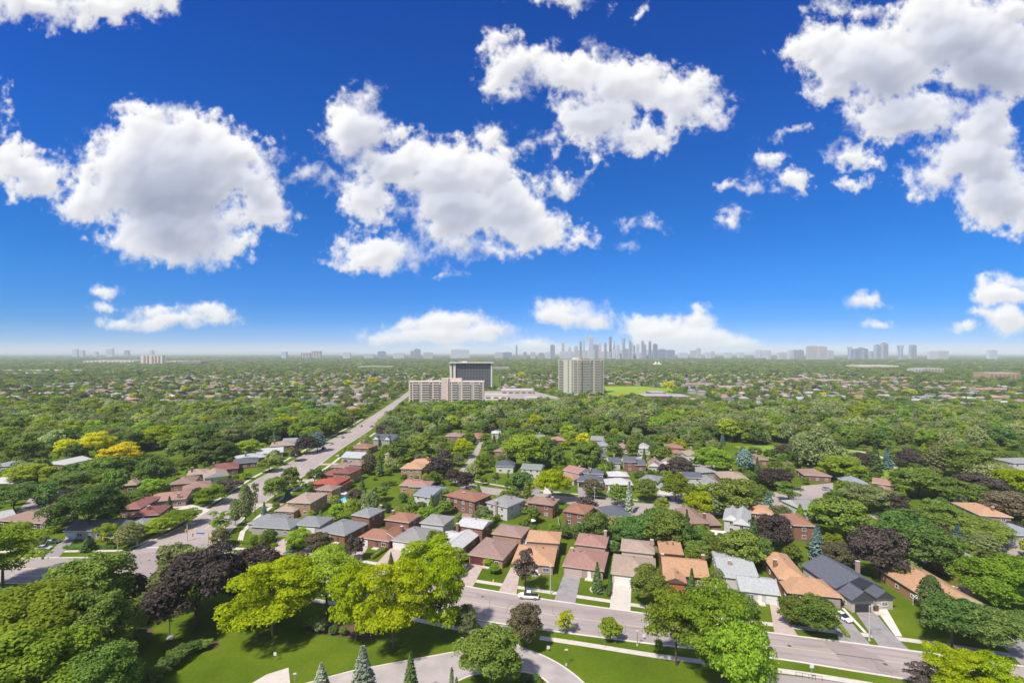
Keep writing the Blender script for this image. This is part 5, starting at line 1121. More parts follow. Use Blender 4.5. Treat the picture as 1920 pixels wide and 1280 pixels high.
def mk_far(cell):
    def f(x, y):
        leaf = rg.choice(PAL_FAR)
        if rg.random() < .006: leaf = 'yellow'
        h = rg.uniform(6, 11); w = cell * rg.uniform(.75, 1.25)
        far.append((x, y, h, w, 'willow' if leaf == 'willow' else 'spread' if leaf == 'olive' else 'round', leaf, 0))
    return f
def dens(x, y): return .5 + .5 * math.sin(x * .0061 + 1.3 + math.sin(y * .004) * 2) * math.sin(y * .0049 + x * .0013)
scatter(17, 1400, 2400, lambda x, y: rg.random() < .5 + .3 * dens(x, y), rg, mk_far(17))
scatter(32, 2400, 4600, lambda x, y: rg.random() < .4 + .4 * dens(x, y), rg, mk_far(32))
scatter(85, 4600, 9000, lambda x, y: rg.random() < .35 + .5 * dens(x, y), rg, mk_far(75))
scatter(260, 9000, 24000, lambda x, y: rg.random() < .35 + .5 * dens(x, y), rg, mk_far(220))
instancer('distant_trees', far, 3, 0)

# ------------------------------------------------------------------ mid-distance houses (the largest as things, the rest as stuff)
RC = ['brown'] * 4 + ['mauve'] * 3 + ['tan'] * 4 + ['lightgrey'] * 6 + ['pale'] * 5 + ['white'] * 4 + ['grey'] * 3 + ['slate'] * 2 + ['orange'] * 3 + ['rust'] * 2 + ['bluegrey'] * 3 + ['pink'] * 3
WC = ['brick'] * 4 + ['tanbrick'] * 2 + ['siding'] * 3 + ['white'] * 4 + ['cream'] * 3 + ['pinkbrick'] * 2
RCN = dict(brown='brown', mauve='mauve-brown', tan='tan', lightgrey='light grey', pale='pale grey', white='white', grey='grey', slate='slate', orange='orange-tan', rust='rust', bluegrey='blue-grey', pink='pinkish')
MIDH.sort(key=lambda h: h[1]); FARAUTO = []
for k, (x, y, pxx, pyy) in enumerate(h for h in MIDH if abs(h[2] - 960) < 990):
    if k >= 200: break
    w = rg.uniform(11, 15); rz = rg.choice((0, 0, PI / 2)) + math.radians(-8) + rg.uniform(-.06, .06); rc = rg.choice(RC); two = rg.random() < .45
    dx, dy = rotz((w / 2, 0), rz); n0 = len(HOUSES)
    o = house((x - dx, y - dy), (x + dx, y + dy), [(0, 0, 1, rg.uniform(9, 11), 5.2 if two else 3.2, rg.uniform(1.6, 2.4), rg.choice(('hip', 'hip', 'side', 'gable')))], rc, rg.choice(WC), 'x', None, group='houses glimpsed between distant trees', vents=0, world=True)
    FARAUTO.append((o, x, y, rc, two))
restH = [h for k, h in enumerate(h for h in MIDH if abs(h[2] - 960) < 990) if k >= 200]
def stuff_houses():
    g = random.Random(3); pts = [(h[0], h[1]) for h in restH]
    for y in np.arange(1400, 3000, 46):
        for x in np.arange(-1.1 * y, 1.1 * y, 24):
            if g.random() < .30: pts.append((x + g.uniform(-6, 6), y + g.uniform(-8, 8)))
    for y in np.arange(3000, 9000, 160):
        for x in np.arange(-1.1 * y, 1.1 * y, 120):
            if g.random() < .3: pts.append((x + g.uniform(-40, 40), y + g.uniform(-60, 60)))
    mb = MB(); keys = ['brown', 'tan', 'lightgrey', 'pale', 'mauve', 'pink', 'grey']; mats = [ROOF[k] for k in keys] + [WALL['cream'], WALL['brick'], WALL['siding']]
    for x, y in pts:
        sc_ = 1 if y < 3000 else g.uniform(1.6, 5); w = g.uniform(11, 16) * sc_; d = g.uniform(9, 12) * min(sc_, 2); rz = g.choice((0, PI / 2)) - .14 + g.uniform(-.1, .1); ev = g.choice((3.2, 5.3, 5.3)) if y < 3000 else g.choice((6, 7, 9)); rs = 2.0 if y < 3000 else .4
        mi = g.randrange(7); wi = 7 + g.randrange(3); c, s = math.cos(rz), math.sin(rz)
        def q(a, b, z): return (x + a * c - b * s, y + a * s + b * c, z)
        mb.box((x, y, ev / 2), (w, d, ev), wi, rz); o_ = .4; w2, d2 = w / 2 + o_, d / 2 + o_; r = max(w2 - d2, .1)
        A, B, C_, D = q(-w2, -d2, ev), q(w2, -d2, ev), q(w2, d2, ev), q(-w2, d2, ev); e, f = q(-r, 0, ev + rs), q(r, 0, ev + rs)
        mb.quad([A, B, f, e], mi); mb.quad([B, C_, f], mi); mb.quad([C_, D, e, f], mi); mb.quad([D, A, e], mi)
    o = mb.build('distant_houses', mats); tag(o, kind='stuff')
stuff_houses()

# ------------------------------------------------------------------ apartment blocks and other large buildings
C_PINK = mat('render_pinkish', (.62, .50, .43), .9, .06, .4); C_WHITE = mat('balcony_white', (.66, .60, .53), .8, .05, .5); C_REC = mat('balcony_painted_shade', (.17, .13, .11), .9, .2, 1)
C_CREAM = mat('panel_cream', (.50, .49, .40), .9, .05, .5); C_GREYW = mat('grey_infill', (.30, .31, .31), .8); C_DARK = mat('dark_glass_wall', (.045, .05, .065), .35, .3, .6, spec=.5); C_RAIL = mat('dark_railing', (.20, .205, .22), .6, .3, 1.2)
C_REDP = mat('brick_terrace', (.33, .19, .15), .9, .12, .6); C_ROOFG = mat('flat_roof_gravel', (.45, .43, .41), .95, .12, .15, detail=8)
UNIT = {}
def unit(name, dims, m, c=(0, 0, 0)):
    k = (name, tuple(round(d, 2) for d in dims), m.name)
    if k not in UNIT: mb = MB(); mb.box(c, dims); UNIT[k] = mb.mesh(name, m)
    return UNIT[k]
def facade(par, x0, y0, wd, z0, fh, nf, bays, rz=0.0, wall=None):
    """balcony and window parts on a wall running wd metres from (x0,y0) along its local x, facing local -y"""
    for (f0, f1, typ, m) in bays:
        bw = (f1 - f0) * wd; cx = (f0 + f1) / 2 * wd; ox, oy = rotz((cx, 0), rz)
        for k in range(nf):
            z = z0 + k * fh
            if typ == 'balcony':
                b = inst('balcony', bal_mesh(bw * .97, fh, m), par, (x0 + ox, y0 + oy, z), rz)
            elif typ == 'window':
                inst('window', unit('window', (bw * .8, .25, fh * .62), m), par, (x0 + ox, y0 + oy, z + fh * .5), rz)
def bal_mesh(w, fh, m):
    k = ('bal', round(w, 1), round(fh, 1), m.name)
    if k not in UNIT:
        mb = MB(); mb.box((0, -.75, .1), (w, 1.5, .2)); mb.box((0, -1.45, .65), (w, .12, 1.0)); mb.box((-w / 2 + .06, -.75, .6), (.12, 1.5, .9)); mb.box((w / 2 - .06, -.75, .6), (.12, 1.5, .9))
        mb.box((0, -.03, fh * .55), (w * .92, .06, fh * .8), 1); UNIT[k] = mb.mesh('balcony', [m, C_REC])  # dark back panel: the shade of the balcony recess put into its colour
    return UNIT[k]
def block(name, label, cat, px0, px1, pyb, group=None):
    a, b = P(px0, pyb), P(px1, pyb); o = empty(name, (a[0], a[1], 0), 0, label, cat, group); return o, b[0] - a[0]
def addbox(par, name, c, d, m, rz=0.0):
    mb = MB(); mb.box((0, 0, 0), d); o = mb.build(name, m, par, c, rz); return o
# pinkish balcony block
o, wd = block('apartment_block', 'pinkish eleven-storey apartment block with white balcony bands and blank central tower', 'apartment block', 766, 907, 762)
fh = 2.85; nf = 10; ht = fh * nf + 1.2
addbox(o, 'wall', (wd * .235, 9, ht / 2 - .3), (wd * .47, 16, ht + .6), C_PINK); addbox(o, 'wall', (wd * .77, 7, ht / 2 - .3), (wd * .46, 16, ht + .6), C_PINK)
addbox(o, 'stair_tower', (wd * .485, 4.5, ht / 2 + 2), (wd * .095, 13, ht + 4.5), C_PINK); addbox(o, 'penthouse', (wd * .6, 9, ht + 2.1), (wd * .2, 8, 4), C_PINK)
addbox(o, 'parapet', (wd * .235, 9, ht + .35), (wd * .48, 16.4, .7), C_WHITE); addbox(o, 'parapet', (wd * .77, 7, ht + .35), (wd * .47, 16.4, .7), C_WHITE)
C_WINB = mat('window_dark_bay', (.07, .075, .085), .3, .4, .8)
bw = [(.04, .11, 'window', C_WINB), (.12, .30, 'balcony', C_WHITE), (.31, .38, 'window', C_GREYW), (.39, .63, 'balcony', C_WHITE), (.64, .72, 'window', C_WINB), (.74, .92, 'balcony', C_WHITE), (.94, .99, 'window', C_WINB)]
facade(o, 0, 1, wd * .44, .8, fh, nf, bw); facade(o, wd * .535, -1, wd * .465, .8, fh, nf, [(.02, .07, 'window', C_WINB), (.09, .26, 'balcony', C_WHITE), (.28, .36, 'window', C_GREYW), (.38, .62, 'balcony', C_WHITE), (.63, .71, 'window', C_GREYW), (.72, .87, 'balcony', C_WHITE), (.89, .97, 'window', C_WINB)])
HOUSES.append((*P(835, 762), 'the pinkish balcony apartment block'))
# dark grid tower
o, wd = block('apartment_tower', 'wide apartment slab of dark grey glazed balconies between pale end piers, flat overhanging roof', 'apartment block', 843.5, 924, 728)
Y0 = P(880, 728)[1]; ht = H + (HY - 680.5) * Y0 / F; nf = 17; fh = (ht - 1) / nf
addbox(o, 'wall', (wd / 2, 11, ht / 2), (wd * .98, 18, ht), C_PINK)
for f0, f1 in ((0, .045), (.085, .135), (.955, .985)): addbox(o, 'end_pier', ((f0 + f1) / 2 * wd, 0, ht / 2), ((f1 - f0) * wd, 4.2, ht - .2), C_WHITE)
addbox(o, 'roof_slab', (wd / 2, 8, ht + .6), (wd * 1.03, 26, 1.2), C_WHITE); addbox(o, 'plant_room', (wd * .45, 10, ht + 3), (wd * .11, 8, 4), C_RAIL); addbox(o, 'plant_room', (wd * .33, 9, ht + 2), (wd * .12, 7, 2), C_WHITE)
for i, f in enumerate((.03, .06, .10, .13, .5, .53, .96)): mb = MB(); mb.cyl((0, 0, 0), (0, 0, 6 if i < 4 else 9), .25, .15, 5); mb.build('antenna', METAL, o, (f * wd, 6, ht + 1.2))
cols = [.15, .20, .25, .32, .39, .46, .53, .60, .67, .74, .81, .86, .91, .955]
for k in range(nf):
    for i in range(len(cols) - 1):
        w = (cols[i + 1] - cols[i]) * wd; inst('balcony', unit('balcony_dark', (w * .93, 1.4, 1.1), C_RAIL), o, ((cols[i] + cols[i + 1]) / 2 * wd, 1.35, 1 + k * fh + .5), 0)
mb = MB()
addbox(o, 'glazing', ((.145 + .955) / 2 * wd, 1.85, ht / 2), (.81 * wd, .5, ht - 1.0), C_DARK)
for f in cols[1:-1]: addbox(o, 'mullion', (f * wd, .85, ht / 2), (.35, 1.9, ht - 1.2), C_RAIL)
HOUSES.append((*P(884, 728), 'the dark grid apartment slab'))
# cream tower
o, wd = block('apartment_tower', 'tall cream twenty-storey apartment tower with stacked balcony stripes', 'apartment block', 1048, 1133, 737)
Y0 = P(1090, 737)[1]; ht = H + (HY - 675) * Y0 / F; nf = 20; fh = (ht - 1.2) / nf; a1 = math.radians(-16); a2 = math.radians(4)
def wing(x, y, w, rz, bays, dd=15):
    cx, cy = rotz((w / 2, dd / 2), rz); addbox(o, 'wall', (x + cx, y + cy, ht / 2), (w, dd, ht), C_CREAM, rz); addbox(o, 'parapet', (x + cx, y + cy, ht + .4), (w + .4, dd + .4, .8), C_CREAM, rz)
    facade(o, x, y, w, 1, fh, nf, bays, rz)
wing(0, 8, wd * .52, a1, [(.02, .20, 'balcony', C_CREAM), (.40, .45, 'window', C_WINB), (.56, .62, 'window', C_WINB), (.64, .80, 'balcony', C_CREAM), (.83, .99, 'balcony', C_CREAM)])
wing(wd * .51, .5, wd * .49, a2, [(.03, .38, 'balcony', C_CREAM), (.40, .53, 'window', C_WINB), (.56, .86, 'balcony', C_CREAM), (.88, .99, 'window', C_WINB)])
mb = MB(); mb.cyl((0, 0, 0), (0, 0, 4.5), 8.5, 8, 14); mb.build('penthouse', C_CREAM, o, (wd * .42, 12, ht))
HOUSES.append((*P(1090, 737), 'the tall cream apartment tower'))
# school with flat grey roofs by the field
o, wd = block('school_building', 'low school with flat grey roofs beside the bright green field', 'school', 1210, 1290, 750)
M_SR = mat('roof_membrane', (.36, .34, .36), .9, .1, .1)
for i, (c, d) in enumerate((((wd * .32, 24, 2.4), (wd * .62, 38, 4.8)), ((wd * .8, 20, 2.2), (wd * .5, 40, 4.4)), ((wd * .55, 60, 3), (wd * .35, 30, 6)))):
    addbox(o, 'wall', c, d, WALL['brick']); addbox(o, 'roof', (c[0], c[1], d[2] + .35 + i * .01), (d[0] + 1, d[1] + 1, .7), M_SR)
for i in range(9): addbox(o, 'window', (wd * (.06 + .1 * i), -.05 if i > 5 else 4.9, 2.4), (wd * .07, .3, 1.6), C_WINB)
HOUSES.append((*P(1245, 748), 'the flat-roofed school'))
# commercial flats and plazas
def flat(name, label, cat, px0, px1, pyb, h, dep, wm, rm=None, group=None, wins=True):
    o, wd = block(name, label, cat, px0, px1, pyb, group); addbox(o, 'wall', (wd / 2, dep / 2, h / 2), (wd, dep, h), wm); addbox(o, 'roof', (wd / 2, dep / 2, h + .3), (wd + .6, dep + .6, .6), rm or C_ROOFG)
    if wins:
        n = max(3, min(12, int(wd / 9))); nfl = max(1, int(h / 3.6))
        for k in range(nfl):
            for i in range(n): inst('window', unit('window', (wd / n * .62, .3, 1.7), C_WINB), o, (wd * (i + .5) / n, -.05, 1.9 + k * 3.3))
    return o
flat('plaza_building', 'low white plaza building right of the pinkish apartment block', 'plaza', 908, 952, 748, 5, 25, C_WHITE)
flat('plaza_building', 'second low plaza with grey roof farther right beyond the car park', 'plaza', 940, 1000, 738, 5, 40, WALL['cream'])
flat('plaza_building', 'long low plaza at the left foot of the cream tower', 'plaza', 985, 1018, 752, 4, 22, C_PINK)
flat('office_building', 'orange-brown six-storey block standing at the far right', 'office', 1856, 1912, 713, 17, 40, mat('brick_orange_far', (.50, .30, .20), .9, .1, .2))
flat('office_building', 'white and beige blocky building in the far right distance', 'office', 1734, 1770, 701, 17, 40, WALL['cream'])
flat('office_building', 'bright white end block left of the beige building far right', 'office', 1716, 1733, 701, 17, 30, WALL['white'])
flat('warehouse', 'long white warehouse far away below the right skyline', 'warehouse', 1612, 1685, 692, 14, 80, C_WHITE, C_WHITE)
flat('warehouse', 'long white industrial shed at the far left', 'warehouse', 0, 132, 699, 8, 60, C_WHITE, C_WHITE)
flat('warehouse', 'white industrial shed left of the far left apartment slab', 'warehouse', 156, 250, 682, 18, 150, C_WHITE, C_WHITE)
flat('warehouse', 'small white shed below the long industrial one at far left', 'warehouse', 25, 60, 704, 7, 40, C_WHITE, C_WHITE)
flat('warehouse', 'white shed to the right of the far left apartment slab', 'warehouse', 305, 330, 681, 12, 120, C_WHITE, C_WHITE)
flat('school_building', 'brown low brick building right of the far left slab', 'school', 332, 376, 684, 18, 60, WALL['pinkbrick'])
flat('plaza_building', 'beige low strip building on the far hillside left of centre', 'plaza', 670, 735, 692, 10, 60, WALL['cream'])
flat('office_building', 'dull brown low block behind the right of the dark slab', 'office', 925, 955, 697, 14, 40, WALL['pinkbrick'])
def terraces():
    """rows of terraced houses with one roof line and party gables"""
    i = 0
    for (a, b, py, lbl) in [(1483, 1530, 716, 'left row of brown terraced houses with many small gables'), (1530, 1582, 719, 'middle row of brown terraced houses'), (1578, 1632, 723, 'right row of beige terraced houses'), (1658, 1720, 714, 'far row of pinkish terraced houses'), (1768, 1840, 722, 'pinkish terraced row at the right'), (1425, 1480, 722, 'short brown terraced row left of the others'), (1835, 1900, 738, 'beige terraced row near the right edge'), (1352, 1400, 733, 'brown terraced row right of the school'), (1290, 1330, 727, 'salmon terraced row behind the golden tree')]:
        o, wd = block('terraced_row', lbl, 'terraced houses', a, b, py, 'terraced rows on the far right'); n = max(4, int(wd / 7)); h = 6.5; m = random.choice(('brown', 'mauve', 'tan', 'pink'))
        addbox(o, 'wall', (wd / 2, 6, h / 2), (wd, 12, h), WALL['brick' if 'brown' in lbl else 'pinkbrick']); r = bpy.data.objects.new('roof', roof_mesh(wd, 12, 2.4, 'side', ROOF[m], TRIM_C)); link(r, o); r.location = (0, 0, h)
        gm = roof_mesh(2.6, 4, 1.3, 'gable', ROOF[m], TRIM_W, .2)
        for k in range(n): inst('dormer', gm, o, (wd * (k + .5) / n - 1.3, -.4, h + .15)); inst('window', unit('window', (1.6, .2, 1.4), GLASS_L), o, (wd * (k + .5) / n, -.04, 4.6)); inst('garage_door', unit('garage_door', (2.4, .2, 2.1), TRIM_W), o, (wd * (k + .5) / n, -.04, 1.1))
terraces()
# temple with many pale spires
o, wd = block('temple', 'pale temple with a cluster of white spires behind the cream tower', 'temple', 1224, 1242, 686); s_ = wd / 40
for (x, w, h, sp) in ((.5, .5, 9, 13), (.28, .22, 8, 9), (.72, .22, 8, 9), (.1, .16, 6, 7), (.9, .16, 6, 7)):
    addbox(o, 'wall', (x * wd, 10, h / 2 * s_), (w * wd, 24 * s_, h * s_), C_WHITE)
    for q in (-.3, .3): 
        mb = MB(); mb.cyl((0, 0, 0), (0, 0, sp * s_ * .35), w * wd * .26, w * wd * .18, 8); mb.cyl((0, 0, sp * s_ * .35), (0, 0, sp * s_ * (.9 if q < 0 else .75)), w * wd * .18, .3, 8); mb.build('spire', C_WHITE, o, ((x + q * w) * wd, 6, h * s_ * .98))

# ------------------------------------------------------------------ far towers
TW = [mat('tower_' + n, c, .6, .12, .06, rnd=.08, stretch=(.25, .25, 3)) for n, c in (('pale', (.56, .58, .62)), ('grey', (.38, .42, .47)), ('blue', (.27, .34, .44)), ('beige', (.50, .44, .41)), ('dark', (.13, .14, .17)))]
TWN = ['pale', 'grey', 'blue-grey', 'beige', 'dark']
ORD = ['leftmost', 'second', 'third', 'fourth', 'fifth', 'sixth', 'seventh', 'eighth', 'ninth', 'tenth', 'eleventh', 'twelfth', 'thirteenth', 'fourteenth', 'fifteenth', 'sixteenth', 'seventeenth', 'eighteenth', 'nineteenth', 'twentieth'] + [t + '-' + o_ for t in ('twenty', 'thirty', 'forty', 'fifty') for o_ in ('first', 'second', 'third', 'fourth', 'fifth', 'sixth', 'seventh', 'eighth', 'ninth')]
SEP = {}
def tower(x0, x1, yt, Y, shade, style, label, group):
    xa, xb = (x0 - 960) / F * Y, (x1 - 960) / F * Y; w = xb - xa; h = H + (HY - yt) * Y / F; d = min(w, 38) if w < 70 else 26
    o = empty('far_tower' if h > 60 else 'far_block', (xa, Y, 0), 0, label, 'tower' if h > 60 else 'building', group); m = TW[shade]
    band = TW[4] if shade in (1, 2) else TW[1]; nf = max(2, min(26, int(h / 6)))
    if style == 'round':
        mb = MB(); n = 14; prev = None
        for k in range(13):
            z = h * k / 12; ring = []
            a = k * .16
            for i in range(n): t = 2 * PI * i / n; ex, ey = math.cos(t) * w * .5, math.sin(t) * w * .36; r_ = rotz((ex, ey), a); ring.append((w / 2 + r_[0], d / 2 + r_[1], z))
            if prev:
                for i in range(n): j = (i + 1) % n; mb.quad([prev[i], prev[j], ring[j], ring[i]])
            prev = ring
        mb.quad(prev); mb.build('body', m, o)
    elif style == 'twin':
        addbox(o, 'body', (w * .22, d / 2, h / 2), (w * .42, d, h), m); addbox(o, 'body', (w * .76, d / 2, h * .44), (w * .44, d, h * .88), m)
    else:
        addbox(o, 'body', (w / 2, d / 2, h / 2), (w, d, h), m); addbox(o, 'crown', (w / 2, d / 2, h + h * .02), (w * .55, d * .6, h * .05), band)
    if style != 'round':
        mb = MB(); n = max(1, int(w / 9)) if w > 14 else 1
        for k in range(nf):
            if k % 1 == 0: mb.box((w / 2 if style != 'twin' else w * .22, -.35, h * .04 + (h * .92) * (k + .5) / nf), ((w if style != 'twin' else w * .42) * .94, .8, h * .92 / nf * .42))
        q = mb.build('window_bands', band, o); q['kind'] = 'stuff'
    return o
def skyline(rows, ox, oy, sc_, Y, where, group, seed):
    g = random.Random(seed); rows = sorted(rows, key=lambda r: r[0])
    for i, r in enumerate(rows):
        x0, x1, yt = ox + r[0] / sc_, ox + r[1] / sc_, oy + r[2] / sc_; sh = r[3] if len(r) > 3 else g.choice((0, 0, 1, 3, 1)); st = r[4] if len(r) > 4 else 'slab'
        hh = H + (HY - yt) * Y / F; size = 'tall' if hh > 130 else 'mid-height' if hh > 85 else 'low'
        tower(x0, x1, yt, Y + g.uniform(-.05, .05) * Y, sh, st, f'{size} {TWN[sh]} tower, {ORD[i]} from the left in {where}' if i else f'{size} {TWN[sh]} tower, leftmost in {where}', group)
skyline([(28, 40, 190, 1), (288, 322, 188, 1), (375, 393, 170, 3), (425, 445, 203), (470, 495, 198), (508, 524, 163, 2), (533, 547, 135, 0), (580, 610, 120, 0), (605, 650, 185, 1), (652, 670, 160, 0), (693, 710, 172, 1), (728, 752, 125, 4, 'round'), (740, 780, 165, 0, 'round'), (785, 810, 185, 0), (824, 854, 135, 2, 'round'), (830, 875, 215, 1),
         (882, 908, 150, 1, 'twin'), (910, 925, 190, 1), (937, 955, 180, 0), (973, 992, 160, 1), (985, 1007, 185, 1), (1028, 1045, 162, 2), (1063, 1092, 182, 2), (1095, 1160, 220, 2), (1160, 1222, 225, 2), (250, 320, 238, 0), (358, 465, 235, 0), (475, 570, 228, 3), (570, 620, 220, 0), (665, 740, 237, 3), (890, 1030, 248, 0), (85, 110, 240, 1), (140, 175, 240, 3), (200, 245, 246, 1), (760, 830, 222, 0), (1010, 1060, 225, 0)],
        960, 600, 4, 4600, 'the downtown skyline', 'towers of the downtown skyline', 1)
skyline([(1345, 1385, 228, 3), (1392, 1418, 213, 3), (1460, 1490, 240, 0), (1500, 1520, 235, 3), (1830, 1850, 226, 0), (1855, 1872, 224, 0), (1878, 1920, 228, 0), (1600, 1650, 243, 0), (1700, 1740, 243, 0), (1250, 1320, 243, 0)], 960, 600, 4, 5200, 'the cluster right of downtown', 'far buildings right of downtown', 2)
skyline([(0, 22, 108, 0), (80, 155, 122, 0), (160, 195, 108, 0), (195, 225, 105, 1), (232, 270, 105, 1), (300, 390, 75, 3), (385, 445, 78, 3), (448, 495, 108, 3), (608, 643, 80, 2, 'round'), (653, 690, 98, 2), (690, 722, 88, 2), (722, 752, 96, 2), (778, 808, 115, 1), (815, 848, 68, 1), (865, 903, 55, 1), (985, 1028, 68, 2, 'round'), (1070, 1090, 70, 1), (1092, 1116, 70, 4), (1213, 1280, 115, 0), (1272, 1355, 112, 3), (1660, 1722, 105, 0)],
        1440, 630, 4, 4300, 'the right-hand skyline', 'towers of the right-hand skyline', 3)
skyline([(540, 575, 98, 0), (600, 622, 107, 0), (795, 845, 95, 0), (930, 960, 108, 1), (1118, 1142, 105, 0), (700, 725, 118, 0)], 0, 630, 4, 7000, 'the pale far left skyline', 'pale towers at far left', 4)
skyline([(650, 705, 122, 0), (912, 970, 115, 2), (1158, 1190, 112, 1), (1185, 1228, 98, 1), (1255, 1325, 123, 3), (1460, 1600, 100, 0), (1790, 1850, 122, 3), (1850, 1920, 122, 2), (810, 880, 135, 3), (190, 225, 118, 0), (1030, 1110, 124, 0)], 480, 630, 4, 4800, 'the scattered blocks left of downtown', 'scattered far blocks left of downtown', 5)
# nearer slab at far left, and the dark pair
o, wd = block('apartment_tower', 'pale apartment slab with brown vertical stripes standing alone at far left', 'apartment block', 263.5, 304, 684)
ht = H + (HY - 666) * P(280, 684)[1] / F; addbox(o, 'wall', (wd / 2, 10, ht / 2), (wd, 18, ht), C_WHITE)
for f in (.18, .34, .55, .70, .86): addbox(o, 'balcony_stack', (f * wd, -.4, ht / 2 - 1), (wd * .07, 1.5, ht - 3), C_REDP)
for n_, (a, b, yt) in enumerate(((564, 582, 661.5), (584, 602, 658))):
    o, wd = block('apartment_tower', ('lower left' if n_ == 0 else 'taller right') + ' tower of the dark brown pair on the left horizon', 'apartment block', a, b, 671.5, 'dark pair on the left horizon')
    Y0 = P(a, 671.5)[1]; ht = H + (HY - yt) * Y0 / F; addbox(o, 'body', (wd / 2, 10, ht / 2), (wd, 20, ht), mat('tower_brown', (.20, .15, .14), .8, .1, .1))
    for f in (.2, .5, .8): addbox(o, 'pier', (f * wd, -.5, ht / 2), (wd * .08, 1.2, ht), TW[3])
# low hills on the horizon
def hills():
    mb = MB(); g = random.Random(9)
    for (x0, x1, Y, hh) in ((-26000, -6000, 23000, 150), (8500, 20000, 21000, 130), (-9000, 5000, 26000, 60), (15000, 26000, 24000, 170)):
        n = 40; ft = []; tp = []
        for i in range(n + 1):
            t = i / n; x = x0 + (x1 - x0) * t; e = math.sin(PI * t) ** .6; ft.append((x, Y, -1)); tp.append((x, Y + 1200, e * hh * (.75 + .25 * math.sin(t * 9 + g.random()))))
        for i in range(n): mb.quad([ft[i], ft[i + 1], tp[i + 1], tp[i]]); mb.quad([tp[i], tp[i + 1], (tp[i + 1][0], Y + 3500, -1), (tp[i][0], Y + 3500, -1)])
    o = mb.build('hills', mat('hill_woods', (.07, .11, .05), 1, .2, .002, detail=8)); tag(o, kind='structure')
hills()

# ------------------------------------------------------------------ vehicles
TYRE = mat('tyre', (.02, .02, .02), .8); CGL = mat('car_glass', (.03, .035, .04), .08, spec=.7); LAMP = mat('headlamp_glass', (.75, .75, .72), .2); TAIL = mat('tail_lamp', (.4, .02, .02), .3); HUB = mat('alloy', (.45, .45, .46), .35, metal=.6)
_w = MB(); _w.cyl((0, -.11, 0), (0, .11, 0), .33, .33, 14); TYM = _w.mesh('tyre', TYRE); _w = MB(); _w.cyl((0, -.125, 0), (0, .125, 0), .19, .19, 10); RIM = _w.mesh('rim', HUB)
def loft(prof, m, name, par):
    """prof: list of cross-sections along x: (x, half width bottom, z bottom, half width top, z top)"""
    bm = bmesh.new(); rings = []
    for x, wb, zb, wt, zt in prof:
        zm = zb + (zt - zb) * .55
        rings.append([bm.verts.new(p) for p in ((x, -wb, zb), (x, -wb * 1.03, zm), (x, -wt, zt), (x, wt, zt), (x, wb * 1.03, zm), (x, wb, zb))])
    for a, b in zip(rings, rings[1:]):
        for i in range(6): j = (i + 1) % 6; bm.faces.new((a[i], a[j], b[j], b[i]))
    bm.faces.new(rings[0]); bm.faces.new(list(reversed(rings[-1]))); bmesh.ops.recalc_face_normals(bm, faces=bm.faces)
    bmesh.ops.bevel(bm, geom=[e for e in bm.edges if len(e.link_faces) == 2 and e.calc_face_angle(0) > .5], offset=.04, segments=1, affect='EDGES')
    me = bpy.data.meshes.new(name); bm.to_mesh(me); bm.free(); me.materials.append(m); o = bpy.data.objects.new(name, me); link(o, par); return o
def car(px, py, deg, colr, kind, label, name='parked_car', cat='car', group=None):
    x, y = P(px, py); o = empty(name, (x, y, .04), math.radians(deg), label, cat, group); m = mat('paint_' + '_'.join('%02d' % int(c * 99) for c in colr), colr, .25, spec=.6)
    if kind == 'pickup':
        loft([(-2.75, .86, .42, .86, 1.0), (-.7, .92, .35, .90, 1.02), (.9, .92, .35, .90, 1.08), (2.2, .88, .35, .82, 1.05), (2.72, .78, .42, .70, .85)], m, 'body', o)
        loft([(-.62, .84, 1.0, .66, 1.72), (.45, .86, 1.04, .68, 1.76), (1.25, .86, 1.05, .78, 1.12)], CGL, 'cabin_glass', o); mb = MB(); mb.box((-.08, 0, 1.78), (1.15, 1.34, .08)); mb.build('roof', m, o)
        mb = MB(); mb.box((-1.7, 0, 1.03), (1.85, 1.45, .06)); mb.build('cargo_bed', TYRE, o); xs = (-1.75, 1.75)
    else:
        suv = kind == 'suv'; zt = 1.72 if suv else 1.42; zs = 1.02 if suv else .92
        loft([(-2.25, .74, .4, .68, zs - .06), (-1.9, .88, .28, .82, zs), (0, .91, .25, .86, zs + .02), (1.7, .88, .28, .80, zs - .08), (2.25, .72, .38, .62, zs - .25)], m, 'body', o)
        loft([(-2.0 if suv else -1.75, .80, zs - .02, .64, zs + .08), (-1.55 if suv else -1.0, .80, zs - .02, .62, zt), (.25, .80, zs, .62, zt), (1.15, .78, zs - .04, .70, zs + .02)], CGL, 'cabin_glass', o)
        mb = MB(); mb.box((-.55 if suv else -.38, 0, zt + .015), (1.75 if suv else 1.2, 1.2, .07)); mb.build('roof', m, o); xs = (-1.4, 1.4)
    for wx in xs:
        for wy in (-.84, .84): w = inst('wheel', TYM, o, (wx, wy, .33)); inst('rim', RIM, w, (0, 0, 0))
    fx = xs[1] + (.93 if kind == 'pickup' else .80)
    for wy in (-.55, .55):
        mb = MB(); mb.box((0, 0, 0), (.12, .34, .16)); mb.build('headlight', LAMP, o, (fx, wy, .72)); mb = MB(); mb.box((0, 0, 0), (.1, .3, .18)); mb.build('tail_light', TAIL, o, (xs[0] - (.97 if kind == 'pickup' else .82), wy, .8))
    return o
WH = (.75, .75, .74); BK = (.02, .022, .026); SV = (.42, .44, .45)
car(991, 1121, 172, WH, 'pickup', 'white pickup truck parked against the far curb of the front street', 'pickup_truck', 'pickup truck')
car(873, 1069, 68, (.16, .17, .19), 'suv', 'dark grey SUV on the paved drive of the maroon-garage house')
car(1580, 1160, -72, WH, 'sedan', 'white sports sedan on the driveway beside the dark slate house')
car(1893, 1196, 60, SV, 'sedan', 'silver car half hidden by the right-hand boulevard maples')
